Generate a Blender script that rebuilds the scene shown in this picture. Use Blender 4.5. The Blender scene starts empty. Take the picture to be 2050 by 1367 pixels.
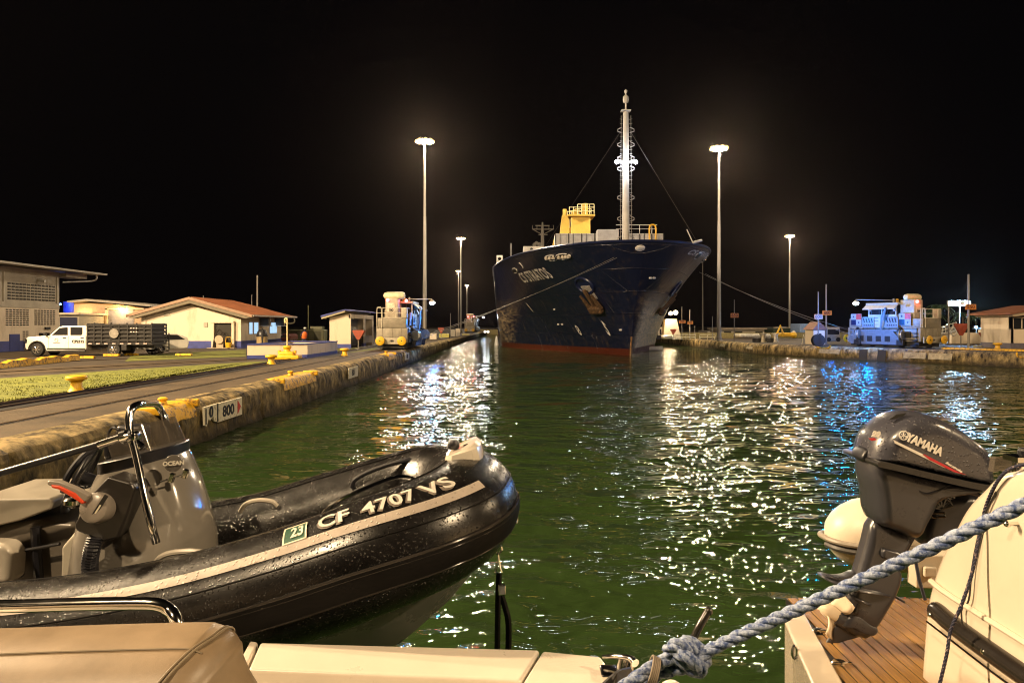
import bpy, bmesh, math, random
from mathutils import Vector, Matrix, noise
R = math.radians
random.seed(7)
scene = bpy.context.scene
# ---------------- camera ----------------
CZ, F, HX, HY = 3.1, 1480.0, 1025.0, 650.0
cam_d = bpy.data.cameras.new('camera')
cam = bpy.data.objects.new('camera', cam_d)
scene.collection.objects.link(cam)
cam.location = (0, 0, CZ)
cam.rotation_euler = (R(90), 0, 0)
cam_d.sensor_width = 36
cam_d.lens = F / 2050 * 36
cam_d.shift_y = -(683.5 - HY) / 2050
cam_d.clip_start = 0.05
cam_d.clip_end = 3000
scene.camera = cam
# ---------------- world (night sky) ----------------
w = bpy.data.worlds.new('World'); scene.world = w; w.use_nodes = True
nt = w.node_tree
bg = nt.nodes['Background']
bg.inputs[0].default_value = (0.28, 0.25, 0.32, 1)
bg.inputs[1].default_value = 0.004
scene.view_settings.view_transform = 'Standard'
scene.view_settings.look = 'None'
scene.view_settings.exposure = 0
scene.view_settings.gamma = 1
scene.view_settings.use_curve_mapping = False
scene.cycles.filter_width = 1.1
scene.cycles.max_bounces = 6
scene.cycles.diffuse_bounces = 2
scene.cycles.glossy_bounces = 4
scene.cycles.transmission_bounces = 4
scene.cycles.caustics_reflective = False
scene.cycles.caustics_refractive = False
scene.cycles.sample_clamp_indirect = 6
scene.cycles.use_light_tree = True
scene.cycles.adaptive_threshold = 0.012
scene.cycles.denoising_prefilter = "ACCURATE"
SODIUM = (1.0, 0.73, 0.43)
FAR_C = (1.0, 0.80, 0.56)
MASTP = 80000     # W of one mast's ring of floodlights
COL = scene.collection

# ---------------- helpers ----------------
def W(px, py, d):
    return Vector(((px - HX) / F * d, d, CZ - (py - HY) / F * d))
def G(px, py, z=1.1):
    d = (CZ - z) * F / (py - HY)
    return Vector(((px - HX) / F * d, d, z))

MATS = {}
def mat(name, col, rough=0.5, metal=0.0, var=0.12, scale=4.0, col2=None, bump=0.0, bscale=40.0,
        coat=0.0, stretch=None, emit=None, estr=0.0, alpha=1.0, spec=0.5, thr=None, wet=0.0):
    if name in MATS: return MATS[name]
    m = bpy.data.materials.new(name); m.use_nodes = True
    MATS[name] = m
    n = m.node_tree.nodes; l = m.node_tree.links
    b = n['Principled BSDF']
    b.inputs['Base Color'].default_value = (*col, 1)
    b.inputs['Roughness'].default_value = rough
    b.inputs['Metallic'].default_value = metal
    b.inputs['Specular IOR Level'].default_value = spec
    b.inputs['Coat Weight'].default_value = coat
    b.inputs['Coat Roughness'].default_value = 0.08
    tc = n.new('ShaderNodeTexCoord'); mp = n.new('ShaderNodeMapping')
    l.new(tc.outputs['Object'], mp.inputs['Vector'])
    if stretch: mp.inputs['Scale'].default_value = stretch
    if var or col2:
        nz = n.new('ShaderNodeTexNoise'); nz.inputs['Scale'].default_value = scale
        nz.inputs['Detail'].default_value = 6; nz.inputs['Roughness'].default_value = 0.65
        l.new(mp.outputs[0], nz.inputs['Vector'])
        rp = n.new('ShaderNodeValToRGB')
        lo, hi = thr if thr else (0.3, 0.7)
        rp.color_ramp.elements[0].position = lo; rp.color_ramp.elements[1].position = hi
        c2 = col2 if col2 else tuple(c * (1 - 2 * var) for c in col)
        rp.color_ramp.elements[0].color = (*c2, 1)
        rp.color_ramp.elements[1].color = (*[min(1, c * (1 + (0 if col2 else var))) for c in col], 1)
        l.new(nz.outputs[0], rp.inputs[0]); l.new(rp.outputs[0], b.inputs['Base Color'])
        mr = n.new('ShaderNodeMapRange'); mr.inputs['To Min'].default_value = max(0.02, rough - 0.12)
        mr.inputs['To Max'].default_value = min(1, rough + 0.12)
        l.new(nz.outputs[0], mr.inputs['Value']); l.new(mr.outputs[0], b.inputs['Roughness'])
    if bump:
        nb = n.new('ShaderNodeTexNoise'); nb.inputs['Scale'].default_value = bscale; nb.inputs['Detail'].default_value = 5
        l.new(mp.outputs[0], nb.inputs['Vector'])
        bp = n.new('ShaderNodeBump'); bp.inputs['Strength'].default_value = min(1, bump); bp.inputs['Distance'].default_value = 1.0 / bscale * 0.6
        l.new(nb.outputs[0], bp.inputs['Height']); l.new(bp.outputs[0], b.inputs['Normal'])
        if wet:   # beads of water standing on the surface
            vo = n.new('ShaderNodeTexVoronoi'); vo.inputs['Scale'].default_value = wet
            vo.inputs['Randomness'].default_value = 1
            l.new(tc.outputs['Object'], vo.inputs['Vector'])
            mr2 = n.new('ShaderNodeMapRange'); mr2.interpolation_type = 'SMOOTHSTEP'
            mr2.inputs['From Min'].default_value = 0.34; mr2.inputs['From Max'].default_value = 0.05
            l.new(vo.outputs['Distance'], mr2.inputs['Value'])
            bp2 = n.new('ShaderNodeBump'); bp2.inputs['Strength'].default_value = 1; bp2.inputs['Distance'].default_value = 0.004
            l.new(mr2.outputs[0], bp2.inputs['Height']); l.new(bp.outputs[0], bp2.inputs['Normal'])
            l.new(bp2.outputs[0], b.inputs['Normal'])
    if emit:
        b.inputs['Emission Color'].default_value = (*emit, 1); b.inputs['Emission Strength'].default_value = estr
    if alpha < 1: b.inputs['Alpha'].default_value = alpha
    return m

def tag(o, label=None, cat=None, group=None, kind=None):
    if label: o['label'] = label
    if cat: o['category'] = cat
    if group: o['group'] = group
    if kind: o['kind'] = kind
    return o
def empty(name, loc=(0, 0, 0), rz=0.0, label=None, cat=None, group=None):
    o = bpy.data.objects.new(name, None); COL.objects.link(o)
    o.location = loc; o.rotation_euler = (0, 0, rz); o.empty_display_size = 0.2
    return tag(o, label, cat, group)

class MB:
    """collects shapes, then links them as ONE mesh object"""
    def __init__(s): s.v = []; s.f = []; s.T = Matrix.Identity(4)
    def add(s, vs, fs):
        o = len(s.v); s.v += [tuple(s.T @ Vector(p)) for p in vs]; s.f += [tuple(i + o for i in f) for f in fs]; return s
    def box(s, c, d, rz=0.0, rot=None, bev=0.0):
        M = Matrix.Translation(c) @ (rot.to_4x4() if rot else Matrix.Rotation(rz, 4, 'Z'))
        x, y, z = d[0] / 2, d[1] / 2, d[2] / 2
        if not bev:
            vs = [M @ Vector((i * x, j * y, k * z)) for i in (-1, 1) for j in (-1, 1) for k in (-1, 1)]
            s.add(vs, [(0, 1, 3, 2), (4, 6, 7, 5), (0, 4, 5, 1), (2, 3, 7, 6), (0, 2, 6, 4), (1, 5, 7, 3)])
        else:
            b = bmesh.new(); bmesh.ops.create_cube(b, size=1)
            for v in b.verts: v.co = Vector((v.co.x * d[0], v.co.y * d[1], v.co.z * d[2]))
            bmesh.ops.bevel(b, geom=b.edges[:], offset=bev, segments=3, affect='EDGES', profile=0.5)
            b.verts.index_update()
            s.add([M @ v.co for v in b.verts], [[v.index for v in f.verts] for f in b.faces]); b.free()
        return s
    def b2(s, x0, x1, y0, y1, z0, z1, bev=0.0):
        return s.box(((x0 + x1) / 2, (y0 + y1) / 2, (z0 + z1) / 2), (x1 - x0, y1 - y0, z1 - z0), bev=bev)
    def tube(s, pts, r, n=12, cap=True, closed=False, rz=None):
        P = [Vector(p) for p in pts]; rr = r if isinstance(r, (list, tuple)) else [r] * len(P)
        m = len(P); vs = []
        t0 = (P[1] - P[0]).normalized(); up = Vector((0, 0, 1)) if abs(t0.z) < 0.9 else Vector((1, 0, 0))
        nrm = t0.cross(up).normalized()
        for i in range(m):
            if closed: t = (P[(i + 1) % m] - P[i - 1]).normalized()
            else: t = (P[min(i + 1, m - 1)] - P[max(i - 1, 0)]).normalized()
            nrm = (nrm - t * nrm.dot(t)).normalized(); bn = t.cross(nrm)
            for k in range(n):
                a = 2 * math.pi * k / n
                vs.append(P[i] + (nrm * math.cos(a) + bn * math.sin(a)) * rr[i])
        fs = []
        for i in range(m if closed else m - 1):
            for k in range(n):
                a, b_ = i * n + k, i * n + (k + 1) % n
                c, d = ((i + 1) % m) * n + (k + 1) % n, ((i + 1) % m) * n + k
                fs.append((a, b_, c, d))
        if cap and not closed: fs += [tuple(range(n))[::-1], tuple((m - 1) * n + k for k in range(n))]
        return s.add(vs, fs)
    def lathe(s, prof, c=(0, 0, 0), n=20, axis=None):
        M = Matrix.Translation(c)
        if axis is not None: M = M @ Vector((0, 0, 1)).rotation_difference(Vector(axis)).to_matrix().to_4x4()
        vs = []; m = len(prof)
        for r, z in prof:
            for k in range(n):
                a = 2 * math.pi * k / n; vs.append(M @ Vector((r * math.cos(a), r * math.sin(a), z)))
        fs = [(i * n + k, i * n + (k + 1) % n, (i + 1) * n + (k + 1) % n, (i + 1) * n + k) for i in range(m - 1) for k in range(n)]
        fs += [tuple(range(n))[::-1], tuple((m - 1) * n + k for k in range(n))]
        return s.add(vs, fs)
    def cyl(s, p, q, r, n=12, r2=None): return s.tube([p, q], [r, r if r2 is None else r2], n)
    def prism(s, pts, off):
        """polygon pts (3D) extruded by vector off"""
        off = Vector(off); n = len(pts); P = [Vector(p) for p in pts]
        return s.add(P + [p + off for p in P], [tuple(range(n))[::-1], tuple(range(n, 2 * n))] + [(i, (i + 1) % n, (i + 1) % n + n, i + n) for i in range(n)])
    def quad(s, *p): return s.add(p, [tuple(range(len(p)))])
    def grid(s, rows, closed=False):
        n = len(rows[0]); vs = [p for r in rows for p in r]
        fs = [(i * n + j, i * n + (j + 1) % n, (i + 1) * n + (j + 1) % n, (i + 1) * n + j) for i in range(len(rows) - 1) for j in range(n if closed else n - 1)]
        return s.add(vs, fs)
    def sphere(s, c, r, n=14, sc=(1, 1, 1)):
        prof = [(math.sin(math.pi * k / (n // 2)) * r, -math.cos(math.pi * k / (n // 2)) * r) for k in range(n // 2 + 1)]
        prof[0] = (1e-4, prof[0][1]); prof[-1] = (1e-4, prof[-1][1])
        b = MB(); b.lathe(prof, n=n)
        return s.add([Vector((v[0] * sc[0] + c[0], v[1] * sc[1] + c[1], v[2] * sc[2] + c[2])) for v in b.v], b.f)
    def build(s, name, m, parent=None, smooth=False, bevel=0.0, sub=0, angle=40):
        me = bpy.data.meshes.new(name); me.from_pydata(s.v, [], s.f); me.update()
        b = bmesh.new(); b.from_mesh(me); bmesh.ops.recalc_face_normals(b, faces=b.faces[:]); b.to_mesh(me); b.free()
        o = bpy.data.objects.new(name, me); COL.objects.link(o)
        ms = m if isinstance(m, list) else [m]
        for x in ms: me.materials.append(x)
        if parent is not None: o.parent = parent
        if smooth:
            for p in me.polygons: p.use_smooth = True
            me.set_sharp_from_angle(angle=R(angle))
        if bevel:
            md = o.modifiers.new('bevel', 'BEVEL'); md.width = bevel; md.segments = 3; md.limit_method = 'ANGLE'; md.angle_limit = R(35)
            for p in me.polygons: p.use_smooth = True
            md.harden_normals = True
        if sub:
            md = o.modifiers.new('sub', 'SUBSURF'); md.levels = sub; md.render_levels = sub
        return o

def text_mesh(body, size=1.0, extrude=0.0, bold=0.0, align='CENTER', shear=0.0, spacing=1.0):
    """returns verts, faces of flat text in the XY plane, centred"""
    c = bpy.data.curves.new('txt', 'FONT'); c.body = body; c.size = size; c.extrude = extrude; c.offset = bold
    c.align_x = align; c.align_y = 'CENTER'; c.shear = shear; c.space_character = spacing; c.resolution_u = 3
    o = bpy.data.objects.new('txt', c); COL.objects.link(o)
    bpy.context.view_layer.update()
    dg = bpy.context.evaluated_depsgraph_get()
    me = bpy.data.meshes.new_from_object(o.evaluated_get(dg))
    vs = [v.co.copy() for v in me.vertices]; fs = [tuple(p.vertices) for p in me.polygons]
    bpy.data.objects.remove(o); bpy.data.curves.remove(c); bpy.data.meshes.remove(me)
    return vs, fs
def text_on(body, size, origin, xdir, ydir, name, m, parent, ext=0.006, bold=0.0, stretch=1.0, **k):
    vs, fs = text_mesh(body, size, ext, bold, **k)
    x = Vector(xdir).normalized(); y = Vector(ydir).normalized(); z = x.cross(y); o = Vector(origin)
    b = MB(); b.add([o + x * v.x * stretch + y * v.y + z * v.z for v in vs], fs)
    return b.build(name, m, parent)
def copy_tree(o, parent=None):
    c = o.copy(); COL.objects.link(c); c.parent = parent
    for ch in o.children: copy_tree(ch, c)
    return c
def interp(tab, x):
    if x <= tab[0][0]: return tab[0][1]
    for (a, p), (b_, q) in zip(tab, tab[1:]):
        if x <= b_: return p + (q - p) * (x - a) / (b_ - a)
    return tab[-1][1]
def bez(pts, n=10):
    """smooth Catmull-Rom through pts"""
    P = [Vector(p) for p in pts]; P = [P[0] * 2 - P[1]] + P + [P[-1] * 2 - P[-2]]; out = []
    for i in range(1, len(P) - 2):
        for k in range(n):
            t = k / n; a, b_, c, d = P[i - 1], P[i], P[i + 1], P[i + 2]
            out.append(0.5 * ((2 * b_) + (c - a) * t + (2 * a - 5 * b_ + 4 * c - d) * t * t + (3 * b_ - a - 3 * c + d) * t ** 3))
    out.append(P[-2]); return out
# ================= SETTING =================
# --- water: a real wavy sheet near the camera, fine ripples by bump ---
def water_mat():
    m = bpy.data.materials.new('canal_water'); m.use_nodes = True
    n = m.node_tree.nodes; l = m.node_tree.links; b = n['Principled BSDF']
    b.inputs['Base Color'].default_value = (0.018, 0.034, 0.0095, 1)
    b.inputs['Roughness'].default_value = 0.045
    b.inputs['IOR'].default_value = 1.333
    g = n.new('ShaderNodeNewGeometry')
    prev = None
    for sc, dist, st, det in ((0.42, 0.30, (1, 1.7, 1), 1), (1.5, 0.12, (1, 1.8, 1), 1), (4.6, 0.022, (1, 1.5, 1), 0)):
        mp = n.new('ShaderNodeMapping'); mp.inputs['Scale'].default_value = st
        mp.inputs['Rotation'].default_value = (0, 0, 0.25 * sc % 0.7)
        l.new(g.outputs['Position'], mp.inputs['Vector'])
        nz = n.new('ShaderNodeTexNoise'); nz.inputs['Scale'].default_value = sc; nz.inputs['Detail'].default_value = det
        nz.inputs['Roughness'].default_value = 0.5; nz.inputs['Distortion'].default_value = 0.4
        l.new(mp.outputs[0], nz.inputs['Vector'])
        bp = n.new('ShaderNodeBump'); bp.inputs['Strength'].default_value = 1; bp.inputs['Distance'].default_value = dist
        l.new(nz.outputs[0], bp.inputs['Height'])
        if prev: l.new(prev.outputs[0], bp.inputs['Normal'])
        prev = bp
    l.new(prev.outputs[0], b.inputs['Normal'])
    return m
bm_ = MB(); rows = []
ys = [-30, -8] + [2.5 + 0.12 * k for k in range(60)] + [9.8 * 1.03 ** k for k in range(90)] + [200, 320, 600]
for y in ys:
    row = []
    for k in range(121):
        x = (k - 60) / 60 * (y * 1.0 + 14 if y > 0 else 40)
        a = 0.05 if 2 < y < 60 else 0.0
        z = a * (noise.noise(Vector((x * 0.5, y * 0.75, 1.3))) + 0.5 * noise.noise(Vector((x * 1.3, y * 1.9, 5.1))))
        row.append((x, y, z))
    rows.append(row)
bm_.grid(rows)
tag(bm_.build('water', water_mat(), smooth=True, angle=180), 'dark green rippling canal water with lamp reflections', None, None, 'structure')

# --- ground left of the lock ---
asph = mat('asphalt_old', (0.055, 0.042, 0.03), 0.75, var=0.3, scale=0.6, bump=0.5, bscale=25)
conc = mat('concrete_path', (0.070, 0.048, 0.025), 0.75, var=0.28, scale=0.8, bump=0.5, bscale=18)
conc_l = mat('concrete_pale', (0.40, 0.32, 0.22), 0.75, var=0.2, scale=1.2)
grass_m = mat('lawn', (0.17, 0.18, 0.022), 0.9, var=0.3, scale=2.5, bump=1.0, bscale=14, col2=(0.08, 0.095, 0.012), thr=(.35,.62))
EX = -8.2        # water edge of the left wall
def strip(name, x0, x1, y0, y1, z, m, label=None, n=1):
    b = MB(); b.quad((x0, y0, z), (x1, y0, z), (x1, y1, z), (x0, y1, z)); return tag(b.build(name, m), label, None, None, 'structure')
tag(MB().quad((-700, -40, 1.09), (-8.75, -40, 1.09), (-8.75, 700, 1.09), (-700, 700, 1.09)).build('ground', asph), 'dark asphalt ground of the lock yard on the left', kind='structure')
def poly(name, pxs, z, m, label, kind='structure'):
    b = MB(); b.quad(*[tuple(G(x, y, z)) for x, y in pxs]); return tag(b.build(name, m), label, kind=kind)
strip('concrete_apron', -13.0, -8.75, -40, 420, 1.096, conc, 'worn concrete strip along the lock wall')
def grass_patch(name, corners, label, z=1.10, seed=1):
    b = MB(); b.quad(*corners)
    g = tag(b.build(name, grass_m), label, kind='stuff')
    return g
grass_patch('lawn', [tuple(G(-260, 871, 1.10)), tuple(G(-260, 778, 1.10)), tuple(G(0, 757, 1.10)), tuple(G(250, 740, 1.10)), tuple(G(500, 724, 1.10)), tuple(G(575, 722, 1.10)), (-13.1, 39.5, 1.10), (-13.1, 15.0, 1.10)], 'mown green lawn between the tow track and the road')
rnd = random.Random(4); b = MB()
for i in range(16000):   # tufts standing off the mown surface, denser near the track
    y_ = 14 + 26 * rnd.random() ** 1.3; x_ = -13.15 - rnd.random() ** 1.5 * 14
    q_ = (x_ / y_) * F + HX; py_ = HY + 2.0 * F / y_
    if q_ < -40 or py_ < 757 - .068 * q_ + 6: continue
    if noise.noise(Vector((x_ * .6, y_ * .6, 3))) < -.15: continue
    a = rnd.random() * 6.28; h_ = rnd.uniform(.02, .06); c_, s_ = math.cos(a) * .018, math.sin(a) * .018
    b.add([(x_ - c_, y_ - s_, 1.1), (x_ + c_, y_ + s_, 1.1), (x_ + rnd.uniform(-.03, .03), y_ + rnd.uniform(-.03, .03), 1.1 + h_)], [(0, 1, 2)])
tag(b.build('grass', mat('grass_blade', (.18, .19, .025), .8, var=.3, scale=1.2)), 'short blades of grass over the near lawn', kind='stuff')
poly('verge', [(250, 723), (262, 713), (330, 707), (492, 700), (492, 714), (400, 717)], 1.10, grass_m, 'narrow grass verge in front of the red roofed house', 'stuff')
poly('lawn_far', [(655, 708), (662, 697), (760, 694), (750, 700), (700, 706)], 1.10, grass_m, 'grass patch beside the small white hut', 'stuff')
poly('path', [(0, 741), (330, 723), (492, 716), (492, 721), (300, 733), (0, 751)], 1.098, conc, 'pale edged road strip beside the lawn')
poly('yard', [(-200, 722), (-200, 706), (60, 700), (130, 699), (262, 699), (262, 706), (180, 712)], 1.098, conc, 'concrete yard in front of the blue and white building')

# --- left lock wall: rounded lip, worn face, slope jitter ---
def wall_mat():
    m = bpy.data.materials.new('lock_wall_concrete'); m.use_nodes = True
    n = m.node_tree.nodes; l = m.node_tree.links; b = n['Principled BSDF']
    b.inputs['Roughness'].default_value = 0.8
    tc = n.new('ShaderNodeTexCoord')
    def nz(sc, st, det=8, r=0.7):
        mp = n.new('ShaderNodeMapping'); mp.inputs['Scale'].default_value = st
        l.new(tc.outputs['Object'], mp.inputs['Vector'])
        x = n.new('ShaderNodeTexNoise'); x.inputs['Scale'].default_value = sc; x.inputs['Detail'].default_value = det; x.inputs['Roughness'].default_value = r
        l.new(mp.outputs[0], x.inputs['Vector']); return x
    a = nz(1.2, (1, 1, 1)); c = nz(2.6, (1, 1, 0.25), 6)
    rp = n.new('ShaderNodeValToRGB'); e = rp.color_ramp.elements
    e[0].position = 0.41; e[0].color = (0.018, 0.012, 0.004, 1)
    e[1].position = 0.6; e[1].color = (0.68, 0.50, 0.22, 1)
    e2 = e.new(0.5); e2.color = (0.27, 0.20, 0.085, 1)
    mx = n.new('ShaderNodeMath'); mx.operation = 'ADD'
    ml = n.new('ShaderNodeMath'); ml.operation = 'MULTIPLY'; ml.inputs[1].default_value = 0.5
    l.new(a.outputs[0], mx.inputs[0]); l.new(c.outputs[0], mx.inputs[1]); l.new(mx.outputs[0], ml.inputs[0])
    l.new(ml.outputs[0], rp.inputs[0])
    # green-brown weed band near the water line
    sp = n.new('ShaderNodeSeparateXYZ'); l.new(tc.outputs['Object'], sp.inputs[0])
    mr = n.new('ShaderNodeMapRange'); mr.inputs['From Min'].default_value = 0.55; mr.inputs['From Max'].default_value = 0.05
    ad = n.new('ShaderNodeMath'); ad.operation = 'ADD'
    nn = nz(3, (1, 1, 1)); s2 = n.new('ShaderNodeMath'); s2.operation = 'MULTIPLY_ADD'; s2.inputs[1].default_value = 0.7; s2.inputs[2].default_value = -0.35
    l.new(nn.outputs[0], s2.inputs[0]); l.new(sp.outputs[2], ad.inputs[0]); l.new(s2.outputs[0], ad.inputs[1]); l.new(ad.outputs[0], mr.inputs['Value'])
    mix = n.new('ShaderNodeMixRGB'); mix.inputs[2].default_value = (0.05, 0.035, 0.008, 1)
    l.new(mr.outputs[0], mix.inputs[0]); l.new(rp.outputs[0], mix.inputs[1]); l.new(mix.outputs[0], b.inputs['Base Color'])
    h = nz(9, (1, 1, .4), 12, 0.85)
    bp = n.new('ShaderNodeBump'); bp.inputs['Strength'].default_value = 1; bp.inputs['Distance'].default_value = 0.22
    l.new(h.outputs[0], bp.inputs['Height']); l.new(bp.outputs[0], b.inputs['Normal'])
    return m
wall_m = wall_mat()
yel = mat('yellow_paint', (0.75, 0.42, 0.015), 0.6, var=0.18, scale=6, col2=(0.14, 0.08, 0.02), thr=(0.38, 0.52), bump=.5, bscale=20)
yelb = mat('yellow_paint_bright', (0.75, 0.42, 0.015), 0.45, var=0.12, scale=4)
def quay(name, edge_x, y0, y1, side, label, dy=0.25, joints=True):
    """side=-1: land lies towards -x. edge_x(y) gives the foot of the wall."""
    prof = [(0.85, 1.097), (0.7, 1.10), (0.45, 1.10), (0.30, 1.07), (0.17, 0.99), (0.09, 0.86), (0.07, 0.65), (0.05, 0.5), (0.05, 0.3), (0.02, 0.15), (0.0, 0.0), (0, -0.4)]
    rows = []; y = y0; jit = random.Random(3)
    while y <= y1:
        row = []
        sag = 0.05 * noise.noise(Vector((0, y * 0.35, 7)))
        jt = 0.07 if (joints and (y % 3.05) < .12) else 0.0
        for k, (dx, z) in enumerate(prof):
            nn = noise.noise(Vector((dx * 3, y * 1.1, z * 2.5))) * 0.07 + noise.noise(Vector((dx * 9, y * 3.7, z * 8))) * 0.045 + noise.noise(Vector((dx * 20, y * 11, z * 6))) * 0.02
            if k < 2: nn = 0
            row.append((edge_x(y) + side * (dx + nn + jt * (k > 2)), y, z + (sag if 1 < k < 6 else 0) - (abs(nn) * 0.4 if 1 < k < 6 else 0)))
        rows.append(row)
        y += dy * (.4 if y < 30 else 1 if y < 50 else 3)
    b = MB(); b.grid(rows); return tag(b.build(name, wall_m, smooth=True, angle=28), label, 'lock wall')
lwall = quay('lock_wall', lambda y: EX, 2, 96, -1, 'worn concrete lock wall on the left with rounded stained lip')
b = MB(); rows = []
for k in range(30):
    y = 96 + k * 11; e = EX + (0.0 if y < 120 else 0)
    rows.append([(e - 0.85, y, 1.097), (e - 0.4, y, 1.10), (e - 0.1, y, 0.9), (e, y, -0.4)])
b.grid(rows); b.build('wall_extension', wall_m, lwall)
# yellow painted recesses in the lip with a small bollard inside
def recess(y, parent, ln=1.7, sgn=-1, ex=EX):
    x0, x1 = ex + sgn * 0.95, ex + sgn * 0.03
    b = MB(); rows = []   # worn paint over the lip, with a sunk basin cut back from it
    for k in range(13):
        u = k / 12; y_ = y - ln / 2 + ln * u; e = .05 * noise.noise(Vector((y_ * 3, 0, 2)))
        rows.append([(ex + sgn * dx_, y_, z_ + .012) for dx_, z_ in ((.80 + e, 1.102), (.5, 1.108), (.30, 1.09), (.17, 1.02), (.075, .88), (.045, .70 + e))])
    b.grid(rows); b.build('yellow_recess', yel, parent, smooth=True)
    k_ = MB(); k_.box((ex + sgn * .32, y - ln / 2 - .06, 1.06), (.62, .12, .20), bev=.04); k_.box((ex + sgn * .32, y + ln / 2 + .06, 1.06), (.62, .12, .20), bev=.04); k_.build('recess_kerb', yel, parent, smooth=True)
    d = MB(); d.lathe([(0.13, 0), (0.1, 0.05), (0.08, 0.10), (0.12, 0.14), (0.12, 0.17), (0.07, 0.2), (0.01, 0.2)], ((x0 + x1) / 2, y, 1.10), 12)
    d.build('mooring_pin', yel, parent, smooth=True)
recess(18.4, lwall, 1.9); recess(29.0, lwall, 4.4); recess(51, lwall, 3.0)
white_s = mat('sign_white', (0.66, 0.61, 0.47), 0.6, var=0.06, scale=9, col2=(.34, .27, .15), thr=(.36, .46))
blk = mat('black_paint', (0.012, 0.011, 0.010), 0.5, var=0.1)
red_s = mat('sign_red', (0.55, 0.05, 0.03), 0.5, var=0.1)
def face_sign(y, ln, txt, parent, ex, sgn=1, arrow=True, sz=0.42):
    b = MB(); x = ex + sgn * 0.035
    b.box((x, y, 0.66), (0.05, ln, 0.52)); p = b.build('distance_sign', white_s, parent)
    text_on(txt, sz, (x + sgn * 0.03, y - (0.18 if arrow else 0), 0.64), (0, sgn, 0), (0, 0, 1), 'number', blk, p, ext=0.004, bold=0.012, stretch=1.35)
    if arrow:
        a = MB(); a.prism([(x + sgn * 0.028, y + ln / 2 - 0.38, 0.86), (x + sgn * 0.028, y + ln / 2 - 0.38, 0.46), (x + sgn * 0.028, y + ln / 2 - 0.12, 0.66)], (sgn * 0.008, 0, 0)); a.build('arrow', red_s, p)
face_sign(21.4, 1.8, '800', lwall, EX)
# older sign beside it, half broken away, and a fallen dark bracket
b = MB(); x = EX + 0.03
b.prism([(x, 19.5, 0.92), (x, 20.46, 0.93), (x, 20.46, 0.42), (x, 20.2, 0.46), (x, 20.1, 0.62), (x, 19.9, 0.52), (x, 19.8, 0.58), (x, 19.68, 0.40), (x, 19.55, 0.44)], (0.045, 0, 0)); p = b.build('broken_sign', white_s, lwall)
text_on('0', 0.40, (x + 0.06, 19.95, 0.74), (0, 1, 0), (0, 0, 1), 'number', blk, p, ext=0.004, bold=0.012, stretch=1.3)
b = MB(); b.box((x + 0.052, 20.4, 0.68), (0.01, 0.07, 0.5)); b.box((x + 0.052, 19.62, 0.66), (0.01, 0.06, 0.42)); b.build('sign_bar', blk, p)
face_sign(38.0, 2.2, '801', lwall, EX, arrow=False)
face_sign(57.5, 2.2, '802', lwall, EX, arrow=False)
# --- tow tracks ---
rust = mat('rusty_rail', (0.06, 0.035, 0.02), 0.45, metal=0.6, var=0.3, scale=8)
dark_slot = mat('track_slot', (0.008, 0.006, 0.005), 0.7, var=0.2)
steel_top = mat('rail_head', (0.30, 0.22, 0.14), 0.32, metal=0.8, var=0.2, scale=4)
tr = empty('tow_track', (0, 0, 0), label='black rack rail trough and steel rails for the towing locomotives on the left wall', cat='rail track')
for x0, x1, z in ((-12.75, -11.85, 1.104),):
    MB().b2(x0, x1, -30, 420, z - 0.05, z).build('slot', dark_slot, tr)
MB().b2(-12.8, -12.72, -30, 420, 1.0, 1.16).b2(-11.88, -11.80, -30, 420, 1.0, 1.10).build('kerb_rail', rust, tr)
MB().b2(-12.36, -12.26, -30, 420, 1.0, 1.145).build('rack_rail', rust, tr)
MB().b2(-10.32, -10.25, -30, 420, 1.0, 1.12).build('rail', steel_top, tr)
MB().b2(-10.25, -10.17, -30, 420, 1.0, 1.102).build('rail_slot', dark_slot, tr)
tr2 = empty('return_track', (0, 0, 0), label='twin rusty return rails set flush in the road behind the lawn', cat='rail track')
for a, c in (((0, 745), (560, 716)), ((0, 729), (492, 708))):
    p, q = G(a[0], a[1], 1.1), G(c[0], c[1], 1.1); d = (q - p).normalized(); n_ = Vector((-d.y, d.x, 0)) * 0.09; p = p - d * 12
    MB().prism([p + n_ - Vector((0, 0, .04)), p - n_ - Vector((0, 0, .04)), q - n_ - Vector((0, 0, .04)), q + n_ - Vector((0, 0, .04))], (0, 0, 0.06)).build('rail', rust, tr2)

# --- right side ground and wall ---
RW = [(22.6, 40), (20, 0)]
def rx(y):
    return interp([(40, 41.8), (52.9, 36.6), (65.8, 30.0), (77.9, 25.6), (98.7, 25.2), (400, 25.2)], y)
b = MB(); rows = []
for y in [0, 20, 40, 50, 52.9, 58, 65.8, 71, 77.9, 85, 98.7, 200, 400, 700]:
    xx = interp([(0, 58), (40, 41.8)], y) if y < 40 else rx(y)
    rows.append([(xx + 0.85, y, 1.092), (700, y, 1.092)])
b.grid(rows); tag(b.build('ground_right', conc), 'concrete apron of the centre lock wall on the right', kind='structure')
rwall = quay('lock_wall', lambda y: rx(y) if y > 40 else interp([(0, 58), (40, 41.8)], y), 30, 130, 1, 'dark stained concrete lock wall along the right side of the water')
b = MB(); b.grid([[(25.2 + .85, y, 1.097), (25.6, y, 1.1), (25.2, y, 0.9), (25.2, y, -.4)] for y in (129, 200, 300, 420)]); b.build('wall_extension', wall_m, rwall)
b = MB(); rows = []
for y in [30, 45, 52.9, 65.8, 77.9, 98.7, 130, 400]:
    rows.append([(rx(y) + 1.6, y, 1.11), (rx(y) + 2.3, y, 1.11)])
b.grid(rows); tr3 = empty('tow_track', (0, 0, 0), label='black track slot running along the right wall under the locomotive', cat='rail track'); b.build('slot', dark_slot, tr3)
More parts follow.
